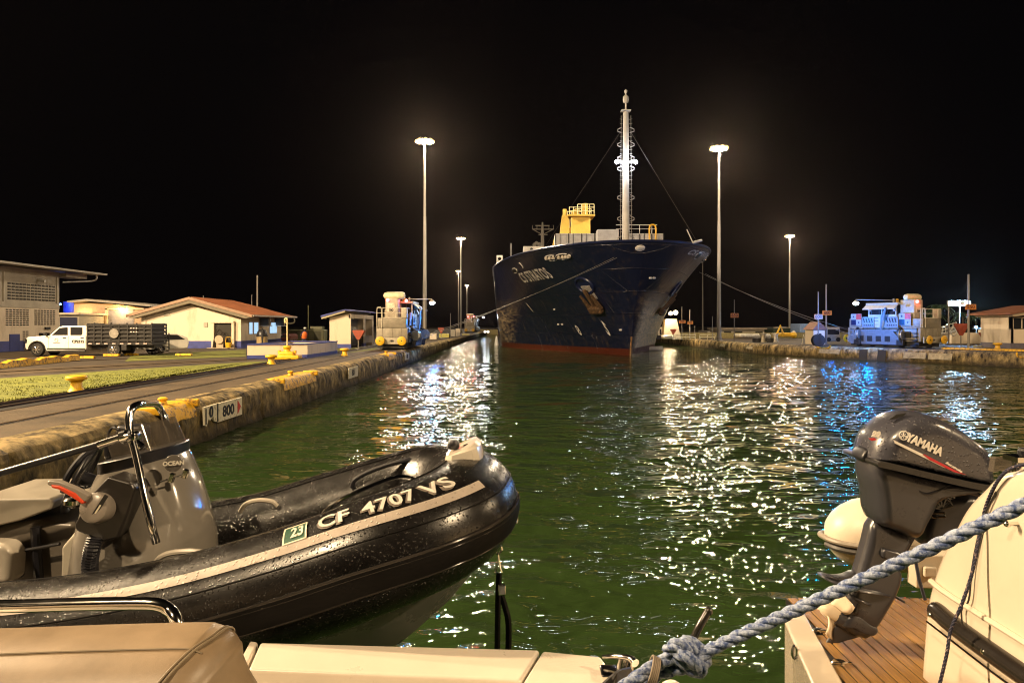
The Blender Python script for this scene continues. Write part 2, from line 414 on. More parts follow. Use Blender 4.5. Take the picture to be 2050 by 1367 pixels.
# yellow painted kerb on the right
b = MB(); rows = []
for y in [30, 40, 45, 50, 55, 60.5]:
    x = rx(y) if y >= 40 else interp([(0, 58), (40, 41.8)], y)
    rows.append([(x + 2.45, y, 1.10), (x + 2.45, y, 1.24), (x + 3.1, y, 1.26), (x + 3.15, y, 1.10)])
b.grid(rows); tag(b.build('painted_kerb', yel), 'long low yellow painted kerb on the right wall', 'kerb')
# ================= LIGHT MASTS =================
pole_m = mat('galvanised_pole', (0.26, 0.24, 0.21), 0.5, metal=0.2, var=0.15, scale=1.5, stretch=(1, 1, 0.15))
lampglow = mat('lamp_glass_warm', (0.9, 0.8, 0.6), 0.3, var=0, emit=(1.0, 0.60, 0.20), estr=2.6)
lamp_case = mat('lamp_case', (0.25, 0.22, 0.18), 0.5, var=0.1)
def make_mast(x, y, label, power=MASTP * .5, h=24.2, rad=0.55, group='tall floodlight masts along the lock', r0=0.27, lit=True, col=None):
    o = empty('light_mast', (x, y, 1.1), 0, label, 'light mast', group)
    MB().tube([(0, 0, 0), (0, 0, h * 0.30), (0, 0, h * 0.301), (0, 0, h * 0.62), (0, 0, h * 0.621), (0, 0, h)], [r0, r0 * .86, r0 * .80, r0 * .66, r0 * .6, r0 * .45], 14).build('pole', pole_m, o, smooth=True)
    b = MB(); b.lathe([(r0 * 1.9, 0), (r0 * 1.9, 0.1), (r0 * 1.2, 0.12), (r0 * 1.2, 0.5), (r0, 0.55)], n=14); b.build('base', pole_m, o)
    MB().tube([(0.85 * math.cos(a), 0.85 * math.sin(a), h) for a in [k * math.pi / 8 for k in range(16)]], 0.05, 6, closed=True).build('lamp_ring', pole_m, o)
    for k in range(8):
        a = k * math.pi / 4 + 0.2; c, s = math.cos(a), math.sin(a)
        f = MB(); f.lathe([(0.10, 0.22), (0.2, 0.1), (0.26, -0.05), (0.24, -0.05), (0.1, 0.0)], (0.85 * c, 0.85 * s, h - 0.05), 10, axis=(-c * .6, -s * .6, 1)); hd = f.build('floodlight', lamp_case, o)
        g = MB(); g.sphere((0.90 * c, 0.90 * s, h - 0.16), 0.30, 10, (1, 1, 0.7)); g.build('lamp', lampglow, hd)
    if lit:
        ld = bpy.data.lights.new('mast_light', 'POINT'); ld.energy = power; ld.color = col or (FAR_C if y > 80 else SODIUM); ld.shadow_soft_size = rad
        lo = bpy.data.objects.new('mast_light', ld); COL.objects.link(lo); lo.parent = o; lo.location = (0, 0, h - 0.75)
    return o
make_mast(-10.5, 89, 'tall lit floodlight mast behind the left locomotive, nearest on the left')
make_mast(-13.1, 189, 'floodlight mast just right of the near left mast, with a lower one beside it', power=MASTP * .3)
make_mast(-22.0, 304, 'distant short looking floodlight mast left of the two lowest lamps', power=MASTP * .25)
make_mast(-25.3, 415, 'farthest and lowest lit floodlight mast on the left', power=MASTP * .25)
make_mast(25.5 + 0.4, 92.5, 'tall lit floodlight mast right of the ship bow')
make_mast(69.1, 184, 'lit floodlight mast farther off between the ship and the right locomotive')
make_mast(64.5, 250, 'unlit looking grey pole half hidden by the flare of the ship bow', lit=False)
# same-row masts behind the photographer, then unseen ones added to light the yards
make_mast(-13.0, -13, 'floodlight mast behind the viewer on the left wall', power=MASTP * .62, rad=0.4)
make_mast(31.0, -11, 'floodlight mast behind the viewer on the right wall', power=MASTP * 0.9, rad=0.4)
make_mast(-52.0, 22, 'added unseen floodlight mast beside the road, lighting the left buildings', power=MASTP * 2.2)
make_mast(-9.5 - 24, 16, 'added unseen floodlight mast behind the lawn, lighting the left yard', power=MASTP * 2.1)
make_mast(72.0, 30, 'added unseen floodlight mast right of the frame, lighting the centre wall', power=MASTP * .45)
# ================= CARGO SHIP =================
SX = 11.9
def hull_mat():
    m = bpy.data.materials.new('navy_hull'); m.use_nodes = True
    n = m.node_tree.nodes; l = m.node_tree.links; b = n['Principled BSDF']
    b.inputs['Roughness'].default_value = 0.32; b.inputs['Specular IOR Level'].default_value = 0.6
    tc = n.new('ShaderNodeTexCoord'); sp = n.new('ShaderNodeSeparateXYZ'); l.new(tc.outputs['Object'], sp.inputs[0])
    nz = n.new('ShaderNodeTexNoise'); nz.inputs['Scale'].default_value = 0.5; nz.inputs['Detail'].default_value = 8
    l.new(tc.outputs['Object'], nz.inputs['Vector'])
    r1 = n.new('ShaderNodeValToRGB'); r1.color_ramp.elements[0].color = (0.003, 0.005, 0.020, 1); r1.color_ramp.elements[1].color = (0.006, 0.010, 0.036, 1)
    l.new(nz.outputs[0], r1.inputs[0])
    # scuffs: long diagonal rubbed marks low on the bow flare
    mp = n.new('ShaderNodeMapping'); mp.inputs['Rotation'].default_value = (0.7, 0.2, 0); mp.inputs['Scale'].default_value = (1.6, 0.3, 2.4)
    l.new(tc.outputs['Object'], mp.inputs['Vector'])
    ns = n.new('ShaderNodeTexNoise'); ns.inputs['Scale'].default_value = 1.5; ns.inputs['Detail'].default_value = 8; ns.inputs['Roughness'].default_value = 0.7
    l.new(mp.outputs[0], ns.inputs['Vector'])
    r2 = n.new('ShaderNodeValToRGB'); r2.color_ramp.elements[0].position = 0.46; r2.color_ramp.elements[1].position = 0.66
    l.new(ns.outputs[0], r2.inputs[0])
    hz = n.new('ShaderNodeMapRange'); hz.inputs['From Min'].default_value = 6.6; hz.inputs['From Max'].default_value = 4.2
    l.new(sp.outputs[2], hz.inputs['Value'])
    # port flare and starboard shoulder rubbed, middle hardly; port tan also paints in lamplight
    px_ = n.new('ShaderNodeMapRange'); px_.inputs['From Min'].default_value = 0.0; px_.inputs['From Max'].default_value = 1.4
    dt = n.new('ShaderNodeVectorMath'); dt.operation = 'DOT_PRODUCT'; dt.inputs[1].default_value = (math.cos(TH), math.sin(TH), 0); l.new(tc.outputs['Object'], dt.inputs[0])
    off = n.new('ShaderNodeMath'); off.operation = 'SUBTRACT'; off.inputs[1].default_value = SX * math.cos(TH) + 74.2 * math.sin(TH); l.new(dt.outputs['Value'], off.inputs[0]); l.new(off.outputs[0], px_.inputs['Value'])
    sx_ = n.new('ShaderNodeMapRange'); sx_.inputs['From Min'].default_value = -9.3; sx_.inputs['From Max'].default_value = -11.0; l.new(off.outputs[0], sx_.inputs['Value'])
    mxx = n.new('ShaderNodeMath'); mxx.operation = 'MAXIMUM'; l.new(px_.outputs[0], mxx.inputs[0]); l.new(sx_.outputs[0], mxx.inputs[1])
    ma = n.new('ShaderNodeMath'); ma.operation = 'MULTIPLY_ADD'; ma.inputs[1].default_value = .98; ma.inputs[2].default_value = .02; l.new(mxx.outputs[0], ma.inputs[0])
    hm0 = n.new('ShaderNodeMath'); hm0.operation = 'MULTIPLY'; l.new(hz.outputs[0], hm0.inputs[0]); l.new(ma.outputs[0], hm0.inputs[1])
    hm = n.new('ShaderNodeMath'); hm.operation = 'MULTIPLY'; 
    pr_ = n.new('ShaderNodeMath'); pr_.operation = 'MULTIPLY_ADD'; pr_.inputs[1].default_value = .6; l.new(px_.outputs[0], pr_.inputs[0]); l.new(r2.outputs[0], pr_.inputs[2]); pr_.use_clamp = True  # extra tan fill on the port side stands in for light on the flare
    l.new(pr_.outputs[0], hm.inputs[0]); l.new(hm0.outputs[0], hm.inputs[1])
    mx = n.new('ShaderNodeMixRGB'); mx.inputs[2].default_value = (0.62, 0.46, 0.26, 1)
    # vertical rust runs and pale salt streaks below the deck edge
    mv = n.new('ShaderNodeMapping'); mv.inputs['Scale'].default_value = (1.6, 1.6, .07); l.new(tc.outputs['Object'], mv.inputs['Vector'])
    nv = n.new('ShaderNodeTexNoise'); nv.inputs['Scale'].default_value = 1.4; nv.inputs['Detail'].default_value = 5; l.new(mv.outputs[0], nv.inputs['Vector'])
    rv = n.new('ShaderNodeMapRange'); rv.inputs['From Min'].default_value = .56; rv.inputs['From Max'].default_value = .72; rv.inputs['To Max'].default_value = .55; l.new(nv.outputs[0], rv.inputs['Value'])
    mz = n.new('ShaderNodeMixRGB'); mz.inputs[2].default_value = (0.05, 0.035, 0.03, 1); l.new(rv.outputs[0], mz.inputs[0]); l.new(r1.outputs[0], mz.inputs[1])
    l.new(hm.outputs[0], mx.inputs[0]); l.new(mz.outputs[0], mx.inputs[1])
    # red boot topping with a wavy worn upper edge
    rd = n.new('ShaderNodeMapRange'); rd.inputs['From Min'].default_value = 0.70; rd.inputs['From Max'].default_value = 0.62
    l.new(sp.outputs[2], rd.inputs['Value'])
    mr = n.new('ShaderNodeMixRGB'); mr.inputs[2].default_value = (0.075, 0.018, 0.010, 1)
    l.new(rd.outputs[0], mr.inputs[0]); l.new(mx.outputs[0], mr.inputs[1]); l.new(mr.outputs[0], b.inputs['Base Color'])
    # plating: gentle buckles between frames
    nb = n.new('ShaderNodeTexNoise'); nb.inputs['Scale'].default_value = 0.9; nb.inputs['Detail'].default_value = 2
    mb = n.new('ShaderNodeMapping'); mb.inputs['Scale'].default_value = (1, 1, 0.5); l.new(tc.outputs['Object'], mb.inputs['Vector']); l.new(mb.outputs[0], nb.inputs['Vector'])
    bp = n.new('ShaderNodeBump'); bp.inputs['Distance'].default_value = 0.05; bp.inputs['Strength'].default_value = 0.6
    l.new(nb.outputs[0], bp.inputs['Height'])
    cz = n.new('ShaderNodeCombineXYZ'); l.new(sp.outputs[1], cz.inputs[0]); l.new(sp.outputs[2], cz.inputs[1])
    bk = n.new('ShaderNodeTexBrick'); bk.inputs['Scale'].default_value = 1; bk.inputs['Brick Width'].default_value = 5.5; bk.inputs['Row Height'].default_value = 2.1; bk.inputs['Mortar Size'].default_value = .045; bk.inputs['Mortar Smooth'].default_value = .6
    l.new(cz.outputs[0], bk.inputs['Vector'])
    b3 = n.new('ShaderNodeBump'); b3.inputs['Distance'].default_value = 0.05; b3.inputs['Strength'].default_value = .8
    l.new(bk.outputs['Fac'], b3.inputs['Height']); l.new(bp.outputs[0], b3.inputs['Normal']); bp = b3
    b2 = n.new('ShaderNodeBump'); b2.inputs['Distance'].default_value = 0.012; b2.inputs['Strength'].default_value = 1
    l.new(ns.outputs[0], b2.inputs['Height']); l.new(bp.outputs[0], b2.inputs['Normal']); l.new(b2.outputs[0], b.inputs['Normal'])
    rr = n.new('ShaderNodeMapRange'); rr.inputs['To Min'].default_value = 0.28; rr.inputs['To Max'].default_value = 0.6
    l.new(hm.outputs[0], rr.inputs['Value']); l.new(rr.outputs[0], b.inputs['Roughness'])
    return m
DZ = 10.8
TH = R(4.6)
AFT = Vector((-math.sin(TH), math.cos(TH), 0)); PORT = Vector((math.cos(TH), math.sin(TH), 0)); ORG = Vector((SX, 74.2, 0))
def HW(x, y, z):
    """hull coordinates (axis at x = SX, stem foot at y = 74.2) to the world"""
    return ORG + PORT * (x - SX) + AFT * (y - 74.2) + Vector((0, 0, z))
def WH(p):
    q = p - ORG; return Vector((SX + q.dot(PORT), 74.2 + q.dot(AFT), p.z))
def stem_y(z):
    t = max(0, z) / DZ
    return 74.2 - 6.4 * t ** 1.5
WLT = [(0, 0), (.06, .07), (.15, .17), (.3, .36), (.45, .55), (.6, .73), (.75, .87), (.88, .96), (1, 1), (9, 1)]
def halfb(y, z):
    t = min(1, max(0, z) / DZ); y0 = stem_y(z); s = y - y0
    if s <= 0: return 0
    f0 = interp(WLT, s / 33.0)
    u = min(1, s / 39.0)
    f1 = (1 - (1 - u) ** 2.7) ** 0.45
    p = t ** 1.5
    hb = (10.7 + 1.7 * t) - (0.06 * (s - 33) if s > 33 else 0)
    return hb * (f0 * (1 - p) + f1 * p)
ship = empty('cargo_ship', (0, 0, 0), label='large navy blue cargo ship entering the lock, bow towards the viewer', cat='ship')
b = MB()
zs = [-1.5, -0.5, 0, 0.5, 0.95, 1.5, 2.2, 3, 4, 5, 6, 7, 8, 9, 10, 10.8]
svals = [0, .15, .4, .8, 1.3, 2, 3, 4, 5, 6.5, 8, 10, 12, 14.5, 17, 20, 24, 28, 33, 39, 50, 80, 120, 145]
for sg in (-1, 1):
    rows = []
    for z in zs:
        y0 = stem_y(z)
        rows.append([HW(SX + sg * halfb(y0 + s if s < 39 else 74.2 + s, z), y0 + s if s < 39 else 74.2 + s, z) for s in svals])
    b.grid(rows)
b.quad(HW(SX - 4.5, 219.2, -1.5), HW(SX + 4.5, 219.2, -1.5), HW(SX + 4.5, 219.2, DZ), HW(SX - 4.5, 219.2, DZ))
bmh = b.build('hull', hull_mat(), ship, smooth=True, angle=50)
# bulwark thickness / top rail and foredeck
b = MB()
navy = mat('navy_paint', (0.008, 0.013, 0.05), 0.35, var=0.1); 
for sg in (-1, 1):
    pts = [HW(SX + sg * (halfb(stem_y(DZ) + s, DZ) - 0.02), stem_y(DZ) + s, DZ) for s in svals if s < 60]
    b.tube(pts, 0.12, 6)
b.build('bulwark_rail', navy, ship, smooth=True)
deckm = mat('ship_deck', (0.12, 0.05, 0.03), 0.7)
rowsL = []
for s in svals:
    y = stem_y(9.6) + s + 0.3; h = halfb(y, 9.6) * .97
    rowsL.append([HW(SX - h, y, 9.6), HW(SX + h, y, 9.6)])
MB().grid(rowsL).build('deck', deckm, ship)
def on_hull(px, py, sg=-1, lo=68.0, hi=140.0):
    """where the ray through a pixel meets the hull side sg"""
    d = lo; prev = None
    while d < hi:
        p = WH(W(px, py, d))
        g = (p.x - SX) * sg - halfb(p.y, p.z)
        if p.y > stem_y(p.z) and g < 0 and (p.x - SX) * sg > -0.5: return p
        d += 0.05
    return WH(W(px, py, 80))
def hull_normal(p, sg):
    e = 0.2
    q = lambda y, z: Vector((SX + sg * halfb(y, z), y, z))
    a = q(p.y + e, p.z) - q(p.y - e, p.z); c = q(p.y, p.z + e) - q(p.y, p.z - e)
    n_ = a.cross(c).normalized()
    if n_.x * sg < 0: n_ = -n_
    rot_ = Matrix.Rotation(TH, 3, 'Z')
    return rot_ @ n_, rot_ @ a.normalized()
offw = mat('ship_white', (0.62, 0.60, 0.56), 0.45, var=0.12, scale=2)
def hull_text(txt, px0, py0, px1, py1, size, bold=0.0, name='name_lettering', sg=-1, m=None):
    """lettering welded onto the curved side: each vertex is projected on the hull"""
    p0 = on_hull(px0, py0, sg); p1 = on_hull(px1, py1, sg)
    vs, fs = text_mesh(txt, 1.0, 0.0, bold, spacing=1.12)
    xs = [v.x for v in vs]; ws = max(xs) - min(xs); mnx = min(xs)
    ax = (p1 - p0); L = ax.length
    b = MB(); out = []
    for v in vs:
        t = (v.x - mnx) / ws
        y = p0.y + (p1.y - p0.y) * t; z = p0.z + (p1.z - p0.z) * t + v.y * size
        x = SX + sg * (halfb(y, z) + 0.14)
        out.append(HW(x, y, z))
    b.add(out, fs); return b.build(name, m or offw, ship)
hull_text('CS STRATOS', 1046, 558, 1103, 547, 1.5, 0.02)
hull_text('CS STRATOS', 1376, 505, 1412, 513, 0.62, 0.02, sg=1)
hull_text('Ø', 1156, 658, 1166, 666, 1.4, 0.02, 'load_mark')
hull_text('5', 1213, 655, 1222, 664, 1.9, 0.02, 'bulb_mark')
hull_text('\\', 1058, 612, 1068, 620, 1.0, 0.0, 'scratch')
# small tug marks, fairleads, mooring openings
dk = mat('dark_opening', (0.01, 0.01, 0.012), 0.6, var=0)
rope_w = mat('old_hawser', (0.5, 0.45, 0.36), 0.8, var=0.3, scale=6)
def hull_patch(px, py, w_, h_, m, name='fairlead', sg=-1, dep=0.12, rim=None):
    p = on_hull(px, py, sg); n_, t_ = hull_normal(p, sg); p = HW(*p); u_ = n_.cross(t_).normalized(); 
    if u_.z < 0: u_ = -u_
    b = MB(); r = Matrix((t_, u_, n_)).transposed()
    b.box(p + n_ * .05, (w_, h_, dep + .1), rot=r, bev=min(w_, h_) * 0.25)
    o = b.build(name, m, ship, smooth=True)
    if rim:
        q = MB(); pts = [p + t_ * (w_ * .55 * math.cos(a)) + u_ * (h_ * .6 * math.sin(a)) + n_ * dep * .5 for a in [k * math.pi / 8 for k in range(16)]]
        q.tube(pts, 0.06, 6, closed=True); q.build('rim', rim, o, smooth=True)
    return o
for px, py in ((1104, 516), (1128, 513)): hull_patch(px, py, 2.2, 0.62, dk, 'mooring_opening', rim=offw)
for i, px in enumerate((1097, 1104, 1111, 1122, 1130, 1136, 1141)):
    p = HW(*on_hull(px, 517 - i * .6)); MB().sphere(p + Vector((-.15, -.2, -.05)), 0.24, 8, (1, 1, .9)).build('hawser', rope_w, ship, smooth=True)
for px, py, w_, h_ in ((1031, 541, 1.6, .5), (1044, 531, .35, .6)): hull_patch(px, py, w_, h_, dk, rim=offw)
hull_patch(1396, 511, 1.3, .7, dk, sg=1, rim=offw); hull_patch(1410, 518, 1.3, .8, dk, sg=1, rim=offw)
hull_patch(1282, 496, .9, .5, offw, 'bow_chock', rim=offw, sg=1)
for a in ((1110, 619), (1118, 649), (1126, 649), (1302, 556), (1309, 556), (1243, 660)):
    hull_patch(a[0], a[1], .35, .18, offw, 'draught_tick', sg=-1 if a[0] < 1255 else 1, dep=.05)
# anchors in their pockets
anch = mat('rusty_anchor', (0.10, 0.055, 0.025), 0.7, var=0.35, scale=5, bump=.5)
scuff = mat('bared_steel', (0.30, 0.28, 0.26), 0.5, var=0.3, scale=2.5)
def anchor(px, py, sg):
    p = on_hull(px, py, sg); n_, t_ = hull_normal(p, sg); p = HW(*p); u_ = n_.cross(t_).normalized()
    if u_.z < 0: u_ = -u_
    r = Matrix((t_, u_, n_)).transposed()
    o = MB(); pts = [p + t_ * (1.3 * math.cos(a)) + u_ * (0.95 * math.sin(a) + 1.1) + n_ * 0.06 for a in [k * math.pi / 12 for k in range(24)]]
    o.tube(pts, 0.16, 8, closed=True); o.prism(pts[::1], n_ * -0.1); pk = o.build('anchor_pocket', navy, ship, smooth=True)
    f = MB(); f.box(p + n_ * .45 - u_ * .4, (0.34, 2.4, 0.34), rot=r, bev=.08)
    f.box(p + n_ * .5 - u_ * 1.7, (2.0, 0.8, 0.6), rot=r, bev=.18)
    for s in (-1, 1):
        f.prism([p + n_ * .3 - u_ * 1.9 + t_ * s * .55, p + n_ * .3 - u_ * 1.6 + t_ * s * 1.15, p + n_ * .45 + t_ * s * .95 + u_ * .25], n_ * .3)
    f.build('anchor', anch, pk)
    MB().box(p + n_ * .05 + u_ * .2, (1.5, 1.7, .12), rot=r, bev=.05).build('bolster', scuff, pk)
anchor(1182, 588, -1); anchor(1338, 594, 1)
# foremast
mastm = mat('mast_paint', (0.55, 0.54, 0.52), 0.45, var=0.12, scale=1)
fm = empty('foremast', (0, 0, 0)); fm.parent = ship
mx, my = SX - .05, 77.0
MB().tube([(mx, my, 9.6), (mx, my, 17.5), (mx, my, 25.2)], [.40, .34, .27], 14).tube([(mx, my, 25.2), (mx, my, 27.2)], [.09, .06], 8).build('mast_tube', mastm, fm, smooth=True)
b = MB()
for s in (-1, 1):
    b.tube([(mx + s * .58, my - .2, 10), (mx + s * .50, my - .2, 24.8)], .022, 6)
    z = 10.5
    while z < 24.5:
        b.cyl((mx + s * .35, my, z), (mx + s * .64, my - .2, z), .02, 4); z += 0.45
    for z in (12, 14.1, 16.3, 19.3, 20.4, 21.8, 23.3): b.tube([(mx + s * .45, my - .1, z - .25), (mx + s * .85, my - .1, z - .1), (mx + s * .85, my - .1, z + .1), (mx + s * .45, my - .1, z + .3)], .05, 5)
b.build('ladder', mat('ladder_grey', (.25, .24, .23), .5), fm)
b = MB(); b.box((mx, my, 20.0), (2.0, .7, .12)); b.box((mx, my, 25.35), (1.0, .8, .1)); b.lathe([(.25, 0), (.3, .3), (.28, .6), (.12, .8)], (mx, my, 26.2), 10); b.lathe([(.12, 0), (.16, .25), (.02, .4)], (mx, my, 27.2), 8)
b.build('platform', mastm, fm)
wl = mat('lamp_glass_white', (.9, .9, 1), .3, var=0, emit=(0.85, .88, 1), estr=60)
for s in (-1, 1):
    MB().sphere((mx + s * .98, my - .35, 19.95), .22, 10).build('mast_lamp', wl, fm)
    ld = bpy.data.lights.new('mast_lamp_light', 'POINT'); ld.energy = 450; ld.color = (.85, .9, 1); ld.shadow_soft_size = .15
    lo = bpy.data.objects.new('mast_lamp_light', ld); COL.objects.link(lo); lo.parent = fm; lo.location = (mx + s * 1.0, my - .75, 19.75)
st = MB(); p0 = Vector((mx, my, 24))
st.cyl(p0, (SX + 6.5, 72.5, 10.8), .010, 4); st.cyl(p0, (SX - 9, 92, 11), .010, 4); st.build('stay', mat('wire', (.12, .11, .1), .5, var=0), fm)
js = MB(); js.cyl((SX + 5.2, 69.8, 10.8), (SX + 4.6, 69.8, 12.1), .05, 6); js.cyl((SX + 5.2, 69.8, 10.85), (SX + 6.1, 70.2, 11.1), .12, 8); js.build('jack_staff', offw, ship)
# containers and cargo standing on the foredeck hatch
cont = mat('container_white', (0.46, 0.46, 0.46), .5, var=.12, scale=2)
def container(x0, x1, y, z0, z1, doors):
    b = MB(); b.b2(x0, x1, y, y + 2.44, z0, z1); n_ = int((x1 - x0) / .55)
    for k in range(n_ + 1):
        xx = x0 + (x1 - x0) * k / n_; b.b2(xx - .06, xx + .06, y - .07, y, z0 + .1, z1 - .1)
    b.b2(x0, x1, y - .09, y, z1 - .12, z1 + .02); b.b2(x0, x1, y - .09, y, z0, z0 + .12)
    c = b.build('deck_container', cont, ship)
    d = MB()
    for k in range(doors + 1):
        xx = x0 + (x1 - x0) * k / doors; d.b2(xx - .05, xx + .05, y - .12, y - .09, z0, z1)
        if k < doors: d.b2(xx + .5, xx + .56, y - .12, y - .09, z0, z1)
    d.build('seam', blk, c)
    return c
container(5.0, 11.0, 85, 10.6, 13.55, 4); container(13.3, 17.4, 85, 10.6, 13.55, 3)
MB().b2(9.6, 12.0, 83, 84.6, 10.4, 13.8, bev=.05).build('deck_house', cont, ship)
b = MB()
for x in (13.2, 14.6, 16.0): b.cyl((x, 84.6, 13.5), (x, 84.6, 14.5), .04, 5)
b.cyl((11.9, 84.6, 14.5), (16.6, 84.6, 14.5), .05, 5); b.cyl((11.9, 84.6, 14.05), (16.6, 84.6, 14.05), .03, 5); b.build('handrail', mastm, ship)
b = MB(); b.tube(bez([(15.7, 84.4, 12.5), (15.7, 84.4, 14.2), (16.05, 84.4, 14.5), (16.4, 84.4, 14.2), (16.4, 84.4, 12.5)], 5), .09, 8); b.build('vent_pipe', yelb, ship, smooth=True)
# yellow deck crane
cry = mat('crane_yellow', (0.62, 0.42, 0.07), .45, var=.1, scale=1)
cr = empty('deck_crane', (0, 0, 0)); cr.parent = ship
b = MB(); D = 98
def WX(px, d): return (px - HX) / F * d
def WZ(py, d): return CZ - (py - HY) / F * d
b.b2(WX(1143, D), WX(1182, D), D, D + 2.6, 9.6, WZ(432, D), bev=.1)
b.prism([(WX(1143, D), D + .2, WZ(466, D)), (WX(1136, D), D + .2, WZ(466, D)), (WX(1143, D), D + .2, WZ(452, D))], (0, 1, 0))
b.build('tower', cry, cr, smooth=True)
b = MB(); b.prism([(WX(1121, D), D, WZ(470, D)), (WX(1140, D), D, WZ(470, D)), (WX(1140, D), D, WZ(441, D)), (WX(1134, D), D, WZ(430, D)), (WX(1126, D), D, WZ(430, D)), (WX(1124, D), D, WZ(445, D))], (0, 1.4, 0))
b.cyl((WX(1131, D), D + .5, WZ(432, D)), (WX(1131, D), D + .5, WZ(418, D)), .28, 10); b.build('jib_heel', cry, cr)
b = MB(); b.b2(WX(1136, D), WX(1190, D), D - .8, D + 3, WZ(434, D), WZ(431, D)); b.cyl((WX(1171, D), D, WZ(431, D)), (WX(1171, D), D, WZ(408, D)), .38, 10); b.sphere((WX(1152, D), D, WZ(426, D)), .5, 8); b.build('machinery', cry, cr)
b = MB()
for px in (1139, 1147, 1155, 1163, 1171, 1179, 1188):
    for dy in (-.8, 2.9): b.cyl((WX(px, D), D + dy, WZ(431, D)), (WX(px, D), D + dy, WZ(411 if px > 1150 else 416, D)), .045, 5)
for py in (411, 417, 424):
    for dy in (-.8, 2.9): b.cyl((WX(1156 if py < 416 else 1139, D), D + dy, WZ(py, D)), (WX(1188, D), D + dy, WZ(py, D)), .045, 5)
b.build('railing', mat('pale_yellow', (.75, .68, .4), .5, var=.05), cr)
MB().prism([(WX(1096, 92), 92, 10.2), (WX(1112, 92), 92, 10.2), (WX(1112, 92), 92, WZ(467, 92))], (0, 1.2, 0)).build('breakwater', cry, ship)
# superstructure far aft with its signal mast, and side gear
sup = mat('superstructure', (0.5, 0.47, 0.42), .5, var=.15, scale=.6)
b = MB(); D2 = 125
b.b2(WX(1048, D2), WX(1088, D2), D2, D2 + 8, 9.6, WZ(493, D2)); b.b2(WX(1052, D2), WX(1100, D2), D2 + 8, D2 + 30, 9.6, WZ(488, D2))
b.build('deck_house', sup, ship)
MB().cyl((WX(1064, D2), D2 - .1, WZ(499, D2)), (WX(1064, D2), D2 - .3, WZ(499, D2)), .25, 8).build('porthole', dk, ship)
b = MB(); x = WX(1086, 150)
b.tube([(x, 150, 10), (x, 150, WZ(462, 150)), (x, 150, WZ(445, 150))], [.5, .3, .15], 8)
for a, c, y in ((1066, 1108, 459), (1072, 1100, 452), (1078, 1096, 470)): b.cyl((WX(a, 150), 150, WZ(y, 150)), (WX(c, 150), 150, WZ(y, 150)), .12, 5)
for a in (1066, 1108, 1075, 1099): b.cyl((WX(a, 150), 150, WZ(459, 150)), (WX(a, 150), 150, WZ(451, 150)), .06, 4)
b.cyl((WX(1066, 150), 150, WZ(459, 150)), (x, 150, WZ(470, 150)), .08, 4); b.cyl((WX(1108, 150), 150, WZ(459, 150)), (x, 150, WZ(470, 150)), .08, 4)
for px, py in ((1074, 487), (1079, 489), (1070, 490)): b.sphere((WX(px, 140), 140, WZ(py, 140)), .4, 8)
b.build('signal_mast', mat('mast_dim', (.22, .2, .17), .5), ship)
b = MB(); D3 = 112
b.b2(WX(994, D3), WX(1006, D3), D3, D3 + 2, WZ(514, D3), WZ(511, D3)); b.b2(WX(994, D3), WX(996, D3), D3, D3 + 2, 9, WZ(514, D3)); b.b2(WX(1004, D3), WX(1006, D3), D3, D3 + 2, 9, WZ(514, D3))
b.tube([(WX(1000, D3) + .35 * math.cos(a), D3, WZ(518, D3) + .35 * math.sin(a)) for a in [k * math.pi / 6 for k in range(12)]], .1, 5, closed=True)
b.build('fairlead_frame', offw, ship)
MB().b2(WX(995, D3), WX(1026, D3), D3 + 2, D3 + 12, 9, WZ(521, D3)).build('side_house', mat('rust_brown', (.22, .10, .05), .6), ship)
b = MB(); b.cyl((WX(1023, 115), 115, 10), (WX(1023, 115), 115, WZ(487, 115)), .06, 5); b.build('whip_aerial', mastm, ship)
b = MB(); b.box((WX(995, 109), 109.5, 9.4), (.3, 2, 1.3)); b.build('side_light_box', yelb, ship)
# bulb and stem bar
b = MB(); rows = []
for k in range(5):
    z = -0.5 + k * 0.6; b_ = stem_y(z); rows.append(HW(SX, b_ + .02, z))
MB().tube(rows, .10, 8).build('stem_bar', mat('stem_worn', (.22, .12, .05), .5, var=.4, scale=4), ship, smooth=True)
# ================= LEFT BANK =================
cream = mat('wall_cream', (0.68, 0.58, 0.44), 0.7, var=0.08, scale=1.1, bump=.2, bscale=30, col2=(.50, .41, .29), thr=(.30, .48), stretch=(1, 1, .3))
blue_b = mat('paint_blue', (0.045, 0.06, 0.26), 0.6, var=0.2, scale=1.2)
blue_d = mat('door_blue', (0.02, 0.035, 0.20), 0.5, var=0.15, scale=1)
roof_r = mat('roof_rust', (0.27, 0.10, 0.045), 0.6, var=0.3, scale=1.5, col2=(0.16, 0.06, 0.03), stretch=(1, 0.3, 1))
fascia = mat('fascia_brown', (0.35, 0.22, 0.14), .6)
grey_w = mat('wall_grey', (0.42, 0.38, 0.30), .7, var=.12, scale=.6)
winb = mat('window_lit_blue', (0.3, 0.5, 0.8), .3, var=0, emit=(0.45, 0.72, 1.0), estr=0.9)
dkv = mat('vent_hole', (0.03, 0.026, 0.02), .8, var=0)
win_d = mat('window_dark', (0.015, 0.017, 0.02), .15, var=0)
alu = mat('frame_alu', (0.5, 0.46, 0.4), .4, metal=.3)
gz = 1.1
